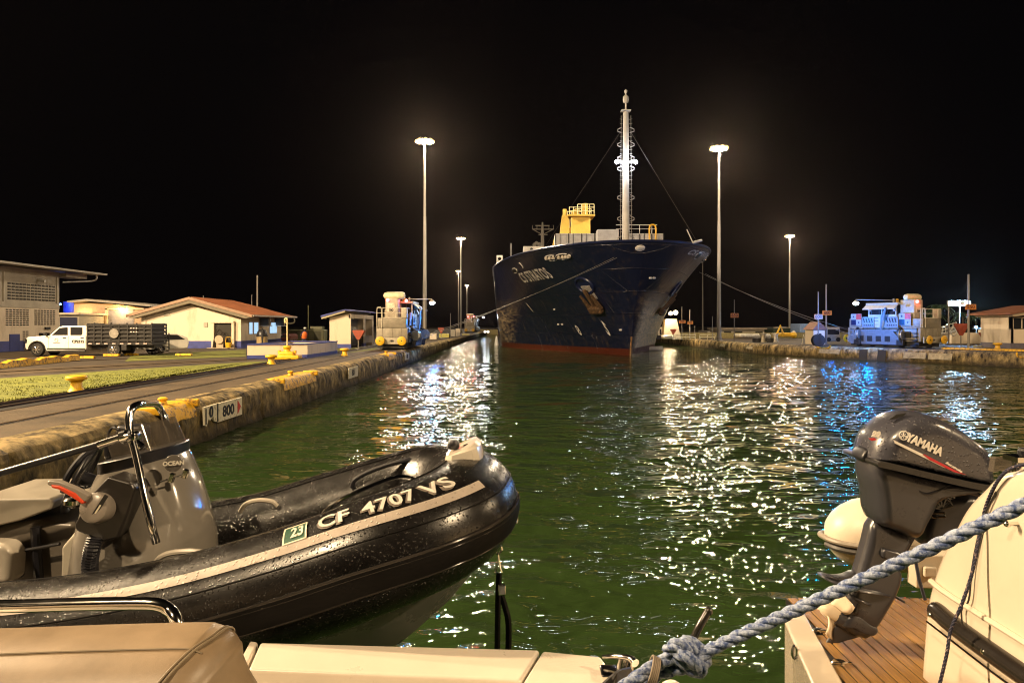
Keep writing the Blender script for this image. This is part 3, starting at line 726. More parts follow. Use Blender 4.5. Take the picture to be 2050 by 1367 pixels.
# --- house with red roof ---
hs = empty('house', (-27.2, 68, gz), label='low cream house with rusty red hipped roof and dark blue base', cat='house')
def lb(x0, x1, y0, y1, z0, z1): return (x0 + 27.2, x1 + 27.2, y0 - 68, y1 - 68, z0 - gz, z1 - gz)
x0, x1, y0, y1 = -31.6, -23.1, 63.0, 74.0
b = MB()
b.b2(*lb(x0, x1, y0 + .02, y1, gz + .62, 3.72))
b.prism([(x0 + 27.2, y0 - 68 + .02, 3.72 - gz), (x1 + 27.2, y0 - 68 + .02, 3.72 - gz), (0, y0 - 68 + .02, 4.85 - gz)], (0, .25, 0))
b.build('wall', cream, hs)
MB().b2(*lb(x0 - .03, x1 + .03, y0 - .02, y1 + .03, gz, gz + .62)).build('plinth', blue_b, hs)
ov = 62.3 - 68; bk = 74.9 - 68; rz = 5.42 - gz; ez = 3.92 - gz; xe0, xe1 = -32.5 + 27.2, -21.9 + 27.2
b = MB()
for zz in (0, -.12):
    b.add([(xe0, ov, ez + zz), (0, ov, rz + zz), (xe1, ov, ez + zz), (xe1, bk, ez + zz), (0, bk - 3, rz + zz), (xe0, bk, ez + zz)], [(0, 1, 4, 5), (1, 2, 3, 4), (3, 5, 4)])
rf = b.build('roof', roof_r, hs)
b = MB()   # corrugation ribs down the canal-side slope
for k in range(26):
    y = ov + .25 + k * .42; yt = min(y, bk - 3)
    b.tube([(xe1, y, ez + .03), (0.05 + max(0, (y - (bk - 3))) * 1.6, y, rz + .03 - max(0, (y - (bk - 3))) * .46)], .035, 4)
b.build('roof_rib', roof_r, rf)
b = MB(); b.prism([(xe0, ov - .02, ez - .2), (0, ov - .02, rz - .22), (xe1, ov - .02, ez - .2), (xe1, ov - .02, ez + .03), (0, ov - .02, rz + .03), (xe0, ov - .02, ez + .03)], (0, -.06, 0))
b.b2(xe1, xe1 + .07, ov, bk, ez - .16, ez + .04); b.build('fascia', fascia, rf)
b = MB(); b.prism([(xe0 + .1, ov, ez - .2), (-.0, ov, rz - .22), (xe1 - .1, ov, ez - .2), (xe1 - .6, ov, ez - .3), (0, ov, rz - .5), (xe0 + .6, ov, ez - .3)], (0, .65, 0)); b.build('soffit', mat('soffit', (.2, .17, .12), .8), rf)
# porch door in the gable wall
b = MB(); cx = -24.55 + 27.2
for a, c in ((-.95, -.75), (.75, .95)): b.b2(cx + a, cx + c, -5.3, -5.0, 0, 2.15)
b.b2(cx - .95, cx + .95, -5.35, -5.0, 2.15, 2.3); b.build('porch', cream, hs)
MB().b2(cx - .74, cx + .74, -5.06, -4.99, 0.05, 2.1).build('door', dkv, hs)
MB().b2(cx - 1.1, cx + 1.2, -5.9, -5.35, 0, .06).build('step', conc_l, hs)
for k, (ya, yb) in enumerate(((64.8, 65.5), (66.0, 67.0), (70.3, 72.3))):
    f = MB(); f.b2(*lb(-23.10, -23.02, ya - .06, yb + .06, 2.25, 3.35)); fr = f.build('window', alu, hs)
    g_ = MB(); g_.b2(*lb(-23.02, -22.99, ya, (ya + yb) / 2 - .03, 2.3, 3.3)).b2(*lb(-23.02, -22.99, (ya + yb) / 2 + .03, yb, 2.3, 3.3)); g_.build('pane', winb, fr)
for ya in (67.6, 71.9):
    b = MB(); b.b2(*lb(-23.1, -22.3, ya, ya + .9, 3.05, 3.7)); ac = b.build('air_conditioner', mat('grille_dark', (.03, .03, .03), .5), hs)
    c = MB(); c.b2(*lb(-22.3, -22.24, ya + .35, ya + .5, 3.0, 3.75)); c.b2(*lb(-23.1, -22.2, ya, ya + .9, 2.95, 3.02)); c.build('bracket', alu, ac)
b = MB(); b.tube(bez([(xe1 - .1, bk - .2, ez - .15), (xe1 - .1, bk - .2, ez - .55), (xe1 - .5, bk - .2, ez - .7), (xe1 - 1.6, bk - .2, ez - .7)], 4), .07, 8); b.build('downpipe', mat('pipe_cream', (.6, .55, .4), .5), hs, smooth=True)
# stuff stacked in the porch
t = empty('hose_trolley', (-24.7, 62.4, gz), label='grey hose reel trolley standing in the house porch', cat='trolley')
b = MB(); b.tube(bez([(-.55, 0, 0), (-.4, 0, .9), (0, 0, 1.6), (.4, 0, .9), (.55, 0, 0)], 5), .05, 6); b.build('frame', mat('dark_steel', (.06, .05, .045), .4, metal=.5), t)
b = MB(); b.lathe([(.02, -.12), (.36, -.12), (.36, .12), (.02, .12)], (0, 0, .75), 16, axis=(0, 1, 0)); b.box((0, .12, .5), (.6, .12, 1.0), bev=.05); b.build('reel', mat('reel_beige', (.45, .36, .24), .6), t)
t = empty('mop_bucket', (-23.85, 62.2, gz), label='small yellow wheeled bucket beside the hose trolley', cat='bucket')
b = MB(); b.lathe([(.22, .08), (.28, .5), (.26, .5), (.2, .1)], n=12); b.build('bucket', yelb, t); b = MB(); b.tube([(-.26, 0, .5), (-.2, 0, .95), (.2, 0, .95), (.26, 0, .5)], .03, 5); b.build('handle', yelb, t)
b = MB()   # gutter, conduit, wall vents and damp stains are real strips on the gable
b.b2(xe1 - .02, xe1 + .14, ov, bk, ez - .12, ez - .02); b.build('gutter', alu, hs)
b = MB(); b.cyl((-31.2 + 27.2, -5.03, .7), (-31.2 + 27.2, -5.03, 2.6), .03, 5); b.box((-26.1 + 27.2, -5.03, 2.0), (.3, .08, .4)); b.box((-29.4 + 27.2, -5.02, 2.9), (.5, .05, .25)); b.build('wall_fitting', grey_w, hs)
# --- drum bin, figure, shelves near the corner ---
t = empty('litter_bin', (-21.3, 63.0, gz), label='tan litter drum with black domed lid at the house corner', cat='bin')
b = MB(); b.lathe([(.42, 0), (.45, .3), (.44, .9), (.45, 1.0)], n=18); b.build('drum', mat('drum_tan', (.42, .30, .14), .6, var=.2), t, smooth=True)
b = MB(); b.lathe([(.48, 1.0), (.48, 1.08), (.44, 1.1), (.42, 1.35), (.25, 1.58), (.02, 1.62)], n=18); b.build('lid', mat('black_plastic', (.015, .015, .02), .35), t, smooth=True)
def skin_person(name, loc, rz, joints, edges, radii, m, label, group=None):
    me = bpy.data.meshes.new(name); me.from_pydata([Vector(j) for j in joints], edges, []); o = bpy.data.objects.new(name, me); COL.objects.link(o)
    md = o.modifiers.new('skin', 'SKIN'); sv = me.skin_vertices[0].data
    for i, r_ in enumerate(radii): sv[i].radius = (r_, r_) if not isinstance(r_, tuple) else r_
    sv[0].use_root = True
    md2 = o.modifiers.new('sub', 'SUBSURF'); md2.levels = 1; md2.render_levels = 2
    o.location = loc; o.rotation_euler = (0, 0, rz); me.materials.append(m); tag(o, label, 'person', group); return o
J = [(0, 0, .95), (0, 0, 1.2), (0, 0, 1.42), (0, 0, 1.52), (0, .01, 1.62), (0, .01, 1.74), (-.19, 0, 1.42), (-.25, .0, 1.15), (-.12, -.2, 1.05), (.19, 0, 1.42), (.26, 0, 1.15), (.14, -.2, 1.08),
     (-.1, 0, .9), (-.11, 0, .5), (-.11, .02, .08), (-.11, -.14, .03), (.1, 0, .9), (.12, 0, .5), (.12, .02, .08), (.12, -.14, .03)]
E = [(0, 1), (1, 2), (2, 3), (3, 4), (4, 5), (2, 6), (6, 7), (7, 8), (2, 9), (9, 10), (10, 11), (0, 12), (12, 13), (13, 14), (14, 15), (0, 16), (16, 17), (17, 18), (18, 19)]
RR = [(.17, .11), (.15, .10), (.16, .1), .055, .09, .075, .065, .05, .035, .065, .05, .035, .09, .065, .045, .035, .09, .065, .045, .035]
skin_person('person', (-20.7, 61.3, gz), 1.9, J, E, RR, mat('dark_clothes', (.02, .02, .024), .8), 'person in dark clothes standing with arms folded by the house wall')
hv = mat('hi_vis_orange', (.75, .16, .03), .6, var=.1); navy_c = mat('navy_trousers', (.02, .025, .07), .8)
pj = skin_person('person', (-15.6, 55.5, gz), -2.6, [(x, y + (z - .95) * .25 if z > .95 else y, z) for x, y, z in J], E, RR, navy_c, 'person in orange vest and navy trousers leaning behind the low white wall')
b = MB(); b.lathe([(.17, .95), (.20, 1.15), (.205, 1.35), (.12, 1.47)], n=12); 
b.v = [(v[0] * 1.05, v[1] * .72 + (v[2] - .95) * .25, v[2]) for v in b.v]; b.build('vest', hv, pj, smooth=True)
b = MB(); b.sphere((0, .2, 1.74), .115, 10, (1, 1.1, .7)); b.build('hard_hat', mat('hat_white', (.6, .6, .55), .4), pj, smooth=True)
# --- low white stair enclosure ---
pw = empty('low_wall', (-12.05, 43, gz), label='low white enclosure wall with blue base and blue capping beside the track', cat='wall')
outer = [(-3.35, 0), (-.15, 1.1), (0.0, 8.0), (-3.3, 8.2)]
def ring(pts, th, z0, z1):
    c = Vector((sum(p[0] for p in pts) / 4, sum(p[1] for p in pts) / 4)); b = MB(); n_ = len(pts)
    inn = [((Vector(p) - c) * (1 - th / (Vector(p) - c).length) + c) for p in pts]
    vs = [(p[0], p[1], z) for z in (z0, z1) for p in pts] + [(p.x, p.y, z) for z in (z0, z1) for p in inn]
    fs = []
    for i in range(n_):
        j = (i + 1) % n_; fs += [(i, j, n_ + j, n_ + i), (2 * n_ + i, 2 * n_ + j, 3 * n_ + j, 3 * n_ + i), (n_ + i, n_ + j, 3 * n_ + j, 3 * n_ + i)]
    b.add(vs, fs); return b
grow = lambda pts, e: [((Vector(p) - Vector((-1.7, 4.3))).normalized() * e + Vector(p)) for p in pts]
ring(outer, .3, .2, .82).build('wall', cream, pw)
ring(grow(outer, .02), .3, 0, .22).build('plinth', blue_b, pw)
ring(grow(outer, .05), .42, .82, .88).build('capping', blue_b, pw)
# --- bollards ---
def bollard(loc, label, s=1.0):
    t = empty('bollard', loc, 0, label, 'bollard', 'yellow mushroom bollards'); t.scale = (1, 1, 1.2)
    b = MB(); b.lathe([(.30 * s, 0), (.26 * s, .06 * s), (.20 * s, .14 * s), (.19 * s, .28 * s), (.25 * s, .34 * s)], n=24); b.build('stem', yelb, t, smooth=True)
    b = MB(); b.lathe([(.25 * s, .335 * s), (.36 * s, .37 * s), (.375 * s, .43 * s), (.35 * s, .48 * s), (.2 * s, .5 * s), (.01, .505 * s)], n=24); b.build('cap', yelb, t, smooth=True)
    return t
bollard(G(153, 783), 'yellow mushroom bollard standing alone on the near lawn', .80)
bollard(G(543, 729), 'yellow mushroom bollard in front of the low white wall', .80)
bollard(G(690, 712), 'yellow mushroom bollard on the grass by the small white hut', .82)
# yellow cable roller with its post
t = empty('cable_roller', G(575, 719), 0, 'yellow cast cable roller block with a post in front of the low wall', 'roller')
b = MB(); b.box((0, 0, .12), (1.55, .8, .24), bev=.05); b.box((0, 0, .3), (.85, .6, .3), bev=.08); b.cyl((-.45, 0, .5), (-.45, 0, .3), .09, 8); b.cyl((.45, 0, .5), (.45, 0, .3), .09, 8); b.lathe([(.22, .4), (.18, .55), (.26, .7), (.2, .78)], n=12); b.build('base', yelb, t, smooth=True)
b = MB(); b.cyl((0, 0, .7), (0, 0, 2.3), .04, 8); b.tube(bez([(0, 0, 2.3), (-.05, 0, 2.38), (-.14, 0, 2.3), (-.1, 0, 2.1)], 4), .05, 6); b.build('post', mat('post_cream', (.7, .6, .3), .5), t)
# --- small white hut with blue mono-pitch roof ---
ht = empty('hut', (-14.7, 64, gz), label='small white hut with blue sloping roof and open dark side', cat='hut')
b = MB(); b.prism([(-1.05, -1, .35), (.95, -1, .35), (.95, -1, 2.95), (-1.05, -1, 2.6)], (0, .2, 0)); b.prism([(-1.05, -1, .35), (-1.05, -1, 2.6), (-1.05, 9, 2.6), (-1.05, 9, .35)], (.2, 0, 0))
b.b2(.75, .95, 4.4, 5.4, 0, 2.9); b.b2(.75, .95, 9, 9.4, 0, 2.9); b.b2(-1.05, .95, 8.8, 9, 0, 2.9); b.b2(.78, .92, -1, 9, 2.55, 2.9); b.b2(.78, .92, 4.4, 9, .3, .95); b.build('wall', cream, ht)
b = MB(); b.b2(-1.08, .98, -1.03, -.8, 0, .36); b.b2(.77, .985, 4.39, 5.41, 0, .3); b.build('plinth', blue_b, ht)
b = MB(); b.prism([(-1.45, -1.6, 2.62), (.6, -1.6, 3.2), (1.3, -1.6, 3.12), (1.3, -1.6, 3.2), (.6, -1.6, 3.32), (-1.45, -1.6, 2.78)], (0, 11.5, 0)); b.build('roof', blue_b, ht)
b = MB(); b.prism([(-1.4, -1.55, 2.48), (.6, -1.55, 3.08), (.6, -1.55, 3.2), (-1.4, -1.55, 2.62)], (0, 11.4, 0)); b.build('eave', mat('eave_cream', (.5, .45, .3), .7), ht)
MB().b2(-.8, -.5, 0, 8.8, .05, 2.5).build('inner_wall', grey_w, ht)
# red arrow marker
def arrow_sign(loc, label, s=1.0, rz=0.0):
    t = empty('arrow_sign', loc, rz, label, 'sign', 'red down pointing arrow markers')
    MB().prism([(-.5 * s, 0, 1.5 * s), (-.1 * s, 0, .78 * s), (.1 * s, 0, .78 * s), (.5 * s, 0, 1.5 * s), (.35 * s, 0, 1.56 * s), (-.35 * s, 0, 1.56 * s)], (0, .09, 0)).prism([(.1 * s, .1, .78 * s), (.5 * s, .1, 1.5 * s), (.5 * s, .8 * s, 1.5 * s), (.1 * s, .3 * s, .78 * s)], (-.06, 0, 0)).build('arrow_board', mat('arrow_red', (.34, .06, .025), .6, var=.15), t)
    MB().cyl((0, .1, 0), (0, .1, .8 * s), .05, 8).lathe([(.3, 0), (.3, .06), (.06, .08)], n=12).build('post', pole_m, t)
    return t
arrow_sign(G(717, 699), 'red arrow marker on a short post in front of the white hut')
# --- workshop with breeze block grilles (faces the canal) ---
ws = empty('workshop', (-37.5, 52, gz), label='tall grey and cream workshop with pierced block grilles at the left edge', cat='building')
yl, yr = -14, 9.2      # along y, right corner at y=61.2
b = MB(); b.b2(-14, 0, yl, yr, .75, 3.35); b.build('lower_wall', cream, ws)
b = MB(); b.b2(-14, -.02, yl, yr, 3.35, 6.0); b.build('upper_wall', grey_w, ws)
MB().b2(-14, .03, yl, yr + .03, 0, .78).build('plinth', blue_b, ws)
b = MB(); b.b2(-.1, .05, yl, yr, 3.3, 3.72)
for y in (1.9, 2.6, 9.0): b.b2(-.1, .05, y - .15, y + .15, 3.7, 5.9)
b.build('beam', grey_w, ws)
def grille(ya, yb, za, zb, ny, nz):
    b = MB(); dy = (yb - ya) / ny; dz = (zb - za) / nz
    for i in range(ny):
        for j in range(nz):
            b.b2(0.0, .03, ya + (i + .16) * dy, ya + (i + .84) * dy, za + (j + .25) * dz, za + (j + .75) * dz)
    b.build('grille', dkv, ws)
grille(2.9, 8.7, 3.85, 5.2, 13, 6); grille(-3, 1.6, 3.9, 5.3, 10, 6); grille(2.7, 5.3, 2.55, 3.2, 9, 0) if 0 else None
grille(2.7, 5.4, 1.9, 3.2, 7, 8); grille(6.0, 8.7, 1.95, 3.2, 7, 8); grille(4.6, 5.35, .2, 1.55, 2, 9)
MB().b2(-.02, .06, -7, 1.5, 0, 3.3).build('roller_door', blue_d, ws)
MB().b2(0, .06, 3.15, 4.25, 0, 1.3).build('door', blue_d, ws); MB().b2(0, .05, 6.6, 7.9, .55, 1.35).build('window', win_d, ws)
MB().b2(0, .12, 7.3, 7.9, 1.62, 1.82).build('wall_box', blk, ws)
b = MB(); b.cyl((0, 6.6, 5.55), (.5, 6.6, 5.45), .12, 8); b.build('wall_lamp', offw, ws)
b = MB(); b.prism([(-14, yl, 6.9), (1.7, yl, 6.35), (1.7, yl, 6.5), (-14, yl, 7.15)], (0, yr - yl + 4.2, 0)); b.build('roof', mat('roof_grey', (.30, .27, .22), .5, metal=.3), ws)
b = MB(); b.prism([(-14, yl, 6.0), (0, yl, 6.0), (0, yl, 6.35), (-14, yl, 6.8)], (0, yr - yl, 0)); b.b2(-.9, .6, yr, yr + 3.0, 5.95, 6.3); b.build('gable', grey_w, ws)
b = MB(); b.tube(bez([(1.3, yr + 3.2, 6.3), (1.3, yr + 3.2, 6.0), (.9, yr + 3.1, 5.8), (0, yr + .5, 5.55)], 4), .07, 6); b.build('downpipe', offw, ws)
# --- rear workshops with a lit doorway ---
rw_ = empty('garage', (-50, 88, gz), label='pink lit garage with roller doors and a yellow lamp behind the pickup', cat='building')
pinkw = mat('wall_pink', (.45, .33, .24), .7)
def RX(px, d): return (px - HX) / F * d + 50
def RZ(py, d): return CZ - (py - HY) / F * d - gz
d = 88
b = MB(); b.prism([(RX(148, d), 0, 0), (RX(296, d), 0, 0), (RX(296, d), 0, RZ(617, d)), (RX(218, d), 0, RZ(608, d)), (RX(148, d), 0, RZ(606, d))], (0, 8, 0)); b.build('wall', pinkw, rw_)
b = MB(); b.prism([(RX(144, d), -1, RZ(606, d)), (RX(182, d), -1, RZ(603, d)), (RX(308, d), -1, RZ(614, d)), (RX(308, d), -1, RZ(610, d)), (RX(182, d), -1, RZ(599, d)), (RX(144, d), -1, RZ(603, d))], (0, 9, 0)); b.build('roof', mat('roof_pale', (.5, .45, .38), .5), rw_)
for k, (a, c, t_, bt) in enumerate(((217, 268, 620, 665),)):
    MB().b2(RX(a, d), RX(c, d), -.06, 0, RZ(bt, d), RZ(t_, d)).build('roller_door', mat('shutter_grey', (.25, .25, .3), .5), rw_)
b = MB(); b.b2(RX(213, d), RX(217, d), -.3, 0, 0, RZ(616, d)); b.b2(RX(213, d), RX(290, d), -.3, 0, RZ(620, d), RZ(617, d)); b.b2(RX(178, d), RX(186, d), -.4, 0, RZ(632, d), RZ(629.5, d)); b.build('frame', cream, rw_)
yl_m = mat('lamp_glass_yellow', (.9, .7, .3), .3, var=0, emit=(1, .60, .14), estr=16)
for px, py, p in ((247, 618, 420), (170, 633, 300)):
    MB().sphere((RX(px, d), -.35, RZ(py, d)), .2, 8, (1.2, 1, .7)).build('wall_lamp', yl_m, rw_)
    ld = bpy.data.lights.new('wall_lamp_light', 'POINT'); ld.energy = p; ld.color = (1, .6, .2); ld.shadow_soft_size = .15
    lo = bpy.data.objects.new('wall_lamp_light', ld); COL.objects.link(lo); lo.parent = rw_; lo.location = (RX(px, d), -.8, RZ(py, d) - .1)
g2 = empty('store', (-52.5, 82, gz), label='low store with dark door between the workshop and the garage', cat='building')
def SXX(px, d): return (px - HX) / F * d + 52.5
d = 82
b = MB(); b.b2(SXX(100, d), SXX(158, d), 0, 5, 0, RZ(630, d)); b.build('wall', grey_w, g2)
MB().b2(SXX(98, d), SXX(163, d), -.5, 5.2, RZ(630, d), RZ(626, d)).build('roof', cream, g2)
MB().b2(SXX(120, d), SXX(155, d), -.05, 0, 0, RZ(635, d)).build('door', mat('door_navy', (.02, .025, .07), .5), g2)
bl = empty('tank', (-56, 95, gz), label='blue lit round tank behind the workshop corner', cat='tank')
d = 95
b = MB(); b.cyl(((130 - HX) / F * d + 56, 2, 0), ((130 - HX) / F * d + 56, 2, RZ(603, d)), 1.25, 20); b.b2((120 - HX) / F * d + 56, (146 - HX) / F * d + 56, 3, 5, 0, RZ(606, d)); b.build('tank_shell', mat('tank_blue', (.03, .06, .5), .4), bl, smooth=True)
ld = bpy.data.lights.new('blue_lamp_light', 'POINT'); ld.energy = 260; ld.color = (.1, .25, 1); ld.shadow_soft_size = .2
lo = bpy.data.objects.new('blue_lamp_light', ld); COL.objects.link(lo); lo.parent = bl; lo.location = ((124 - HX) / F * d + 56, -.6, RZ(609, d))
MB().sphere(((124 - HX) / F * d + 56, -.3, RZ(609, d)), .12, 8).build('lamp', mat('lamp_glass_blue', (.2, .3, 1), .3, var=0, emit=(.15, .35, 1), estr=12), bl)
# --- wavy yellow kerb and parking kerbs ---
b = MB(); rows = []
P0, P1 = G(-60, 744), G(160, 721)
for k in range(61):
    t_ = k / 60; p = P0.lerp(P1, t_); h = .22 + .11 * abs(math.sin(t_ * 11)) + .03 * math.sin(t_ * 43)
    dirx = (P1 - P0).normalized(); nn = Vector((-dirx.y, dirx.x, 0))
    rows.append([p - nn * .02, p + Vector((0, 0, h)) + nn * .04, p + nn * .3 + Vector((0, 0, h + .03)), p + nn * .34])
b.grid(rows); tag(b.build('kerb', yel, smooth=True), 'wavy yellow painted sandbag kerb in front of the pickup', 'kerb')
for i, (a, c, y_) in enumerate(((161, 190, 718), (207, 240, 713.5), (252, 274, 712), (352, 384, 712.5))):
    p, q = G(a, y_), G(c, y_ - 1); b = MB(); b.box((p + q) / 2 + Vector((0, 0, .07)), ((q - p).length, .25, .14), bev=.03)
    tag(b.build('parking_kerb', yel), ['short yellow parking kerb under the front of the truck bed', 'short yellow kerb by the rear wheel of the truck', 'small broken yellow kerb behind the rear wheel', 'yellow parking kerb lying on the grass verge'][i], 'kerb', 'yellow parking kerbs')
for i, (a, c) in enumerate(((455, 705), )):
    pass
# --- pickup truck ---
wht = mat('car_white', (0.72, 0.69, 0.62), .3, var=.03, coat=.5)
tyre = mat('tyre_rubber', (.012, .011, .010), .8, var=.2); rim = mat('wheel_rim', (.5, .46, .4), .3, metal=.7, var=.1)
glass_c = mat('car_glass', (.02, .02, .022), .08, var=0); bk_m = mat('rack_black', (.014, .012, .010), .5, var=.2)
def wheel(parent, x, y, r, w_=.28, dirn=-1):
    b = MB(); b.lathe([(r * .6, -w_ / 2), (r * .93, -w_ / 2), (r, -w_ / 2 + .05), (r, w_ / 2 - .05), (r * .93, w_ / 2), (r * .6, w_ / 2)], (x, y, r), 28, axis=(0, 1, 0)); wh = b.build('wheel', tyre, parent, smooth=True)
    b = MB(); b.lathe([(r * .62, 0), (r * .60, .03), (r * .45, -.04), (r * .22, -.02), (r * .2, .06), (.01, .06)], (x, y + dirn * w_ / 2 * .9, r), 20, axis=(0, dirn, 0))
    for k in range(6):
        a = k * math.pi / 3; b.cyl((x + r * .52 * math.cos(a), y + dirn * (w_ / 2 - .01), r + r * .52 * math.sin(a)), (x + r * .25 * math.cos(a), y + dirn * (w_ / 2 + .01), r + r * .25 * math.sin(a)), .035, 5)
    b.build('rim', rim, wh, smooth=True)
tk = empty('pickup_truck', (-30.95, 47.9, gz), 0, 'white crew cab pickup with a black stake bed parked by the yellow kerb', 'truck')
def prof(pts, y0, y1, name, m, parent, bev=.05):
    return MB().prism([(x, y0, z) for x, z in pts], (0, y1 - y0, 0)).build(name, m, parent, bevel=bev)
# body side profile (x from nose, z)
arch = lambda cx, r, n=8: [(cx + r * math.cos(math.pi - math.pi * k / n), .42 + r * math.sin(math.pi * k / n)) for k in range(n + 1)]
body = [(.02, .55)] + [(.1, .42)] + arch(.78, .52) + [(1.4, .36), (3.85, .38), (3.92, .5), (3.92, 1.28), (1.55, 1.30), (1.5, 1.32), (.15, 1.22), (.02, 1.05)]
prof(body, -.95, .95, 'body', wht, tk)
gh = [(1.45, 1.28), (1.60, 1.42), (2.12, 1.86), (2.35, 1.93), (3.82, 1.95), (3.90, 1.85), (3.92, 1.28)]
cab = prof(gh, -.86, .86, 'cab', wht, tk)
for s, w_ in ((-1, 'near'), (1, 'far')):
    for poly_ in ([(1.68, 1.34), (2.17, 1.79), (2.68, 1.84), (2.68, 1.34)], [(2.86, 1.34), (2.86, 1.84), (3.62, 1.83), (3.62, 1.42), (3.55, 1.34)]):
        MB().prism([(x, s * .865, z) for x, z in poly_], (0, s * .012, 0)).build('window', glass_c, cab)
MB().prism([(1.47, -.78, 1.34), (1.47, .78, 1.34), (2.12, .74, 1.85), (2.12, -.74, 1.85)], (-.03, 0, .03)).build('windscreen', glass_c, cab)
b = MB()
for x in (1.5, 2.77, 3.88): b.b2(x - .008, x + .008, -.957, -.953, .5, 1.28)
b.build('door_gap', blk, tk)
b = MB(); b.b2(2.42, 2.62, -.975, -.95, 1.14, 1.19); b.b2(3.55, 3.75, -.975, -.95, 1.14, 1.19); b.build('door_handle', blk, tk)
b = MB(); b.box((1.38, -1.08, 1.42), (.14, .2, .2), bev=.03); b.cyl((1.4, -.95, 1.3), (1.38, -1.05, 1.38), .03, 5); b.build('mirror', blk, tk)
MB().b2(-.08, .14, -.93, .93, .35, .58, bev=.04).build('bumper', blk, tk); MB().b2(-.02, .06, -.6, .6, .68, 1.1).build('grille', blk, tk)
for s in (-1, 1): MB().b2(-.01, .16, min(s * .62, s * .96), max(s * .62, s * .96), .82, 1.1, bev=.03).build('headlight', glass_c, tk)
MB().b2(1.35, 3.9, -1.05, -.9, .28, .36, bev=.02).build('running_board', blk, tk)
for x in (.78, 5.65): wheel(tk, x, -.84, .42); wheel(tk, x, .84, .42, dirn=1)
text_on('CP2315', .24, (3.4, -.968, .93), (1, 0, 0), (0, 0, 1), 'number', blk, tk, bold=.01)
b = MB(); b.tube([(2.02 + .1 * math.cos(a), -.962, 1.02 + .1 * math.sin(a)) for a in [k * math.pi / 8 for k in range(16)]], .012, 4, closed=True); b.b2(1.8, 2.25, -.962, -.955, .82, .85); b.build('door_emblem', blk, tk)
b = MB()   # grille bars, lamp rims, wheel arch trim and mud
for x in (.78,):
    b.tube([(x + .54 * math.cos(a), -.955, .42 + .54 * math.sin(a)) for a in [math.pi * k / 10 for k in range(11)]], .03, 5)
b.b2(1.4, 3.85, -.96, -.95, .42, .52); b.build('arch_trim', blk, tk)
# stake bed
b = MB(); b.b2(3.98, 8.1, -1.0, 1.0, .72, .86); b.b2(4.0, 8.0, -.5, .5, .5, .72); b.build('flat_bed', bk_m, tk)
b = MB()
for yy in (-1.0, 1.0):
    for x in (3.98, 4.42, 4.9, 5.45, 5.5, 6.0, 6.55, 7.1, 7.6, 8.05): b.b2(x, x + .07, yy - .04, yy + .04, .86, 2.02 + (.1 if x in (4.42, 5.45, 7.1) else 0))
    for z in (.95, 1.2, 1.45, 1.7, 1.92): b.b2(3.98, 8.1, yy - .025, yy + .025, z, z + .13)
for x in (3.98, 8.08):
    for z in (.95, 1.2, 1.45, 1.7, 1.92): b.b2(x, x + .05, -1, 1, z, z + .16)
b.b2(6.7, 8.0, -.9, .9, .86, 2.0); b.b2(4.05, 8.0, -.94, -.90, .86, 1.98); b.build('stake_side', bk_m, tk)
b = MB(); b.cyl((5.75, -1.05, 1.45), (5.75, -1.12, 1.45), .3, 18); b.build('spare_disc', rim, tk)
b = MB()
for k in range(8): b.b2(4.1 + k * .5, 4.32 + k * .5, -1.055, -1.045, .78, .83)
for k in range(3):
    for z in (1.52, 1.75): b.b2(6.75 + k * .18, 6.84 + k * .18, -1.055, -1.045, z, z + .06)
b.build('reflector', mat('reflector_pale', (.7, .55, .5), .3, var=0), tk)
b = MB(); b.b2(5.2, 6.1, -1.02, -.7, .86, .92); b.box((6.35, -.8, .55), (.35, .5, .35), bev=.03); b.build('mudguard', bk_m, tk)
# --- white car behind ---
cr_ = empty('parked_car', (-25.3, 50.3, gz), R(48), 'white hatchback with a black rack frame, half hidden behind the truck bed', 'car')
cb = [(.05, .35), (.3, .3)] + [(1.0 + .34 * math.cos(math.pi - math.pi * k / 6), .32 + .34 * math.sin(math.pi * k / 6)) for k in range(7)] + [(1.4, .3), (2.9, .35), (3.0, .75), (2.9, 1.1), (2.2, 1.38), (1.2, 1.42), (.6, .95), (.1, .8)]
prof(cb, -.8, .8, 'body', wht, cr_, .08)
MB().prism([(.75, -.81, .95), (1.22, -.81, 1.33), (2.15, -.81, 1.3), (2.7, -.81, .98)], (0, -.01, 0)).build('window', glass_c, cr_)
wheel(cr_, 1.0, -.72, .32, .22); wheel(cr_, 1.0, .72, .32, .22, 1)
rk = empty('rack_trailer', (-24.6, 50.0, gz), 0, 'black tubular rack trailer standing right of the truck', 'trailer')
b = MB()
for z in (.55, .95): b.cyl((-.2, 0, z + .1), (1.4, 0, z - .05), .035, 6)
for x in (.2, .6, 1.4): b.cyl((x, 0, .3 if x > 1 else .75), (x, 0, 1.45), .04, 6)
b.cyl((0, 0, .1), (1.4, 0, .25), .05, 6); b.cyl((.4, .3, .1), (.4, -.3, .1), .1, 8); b.build('frame', bk_m, rk)
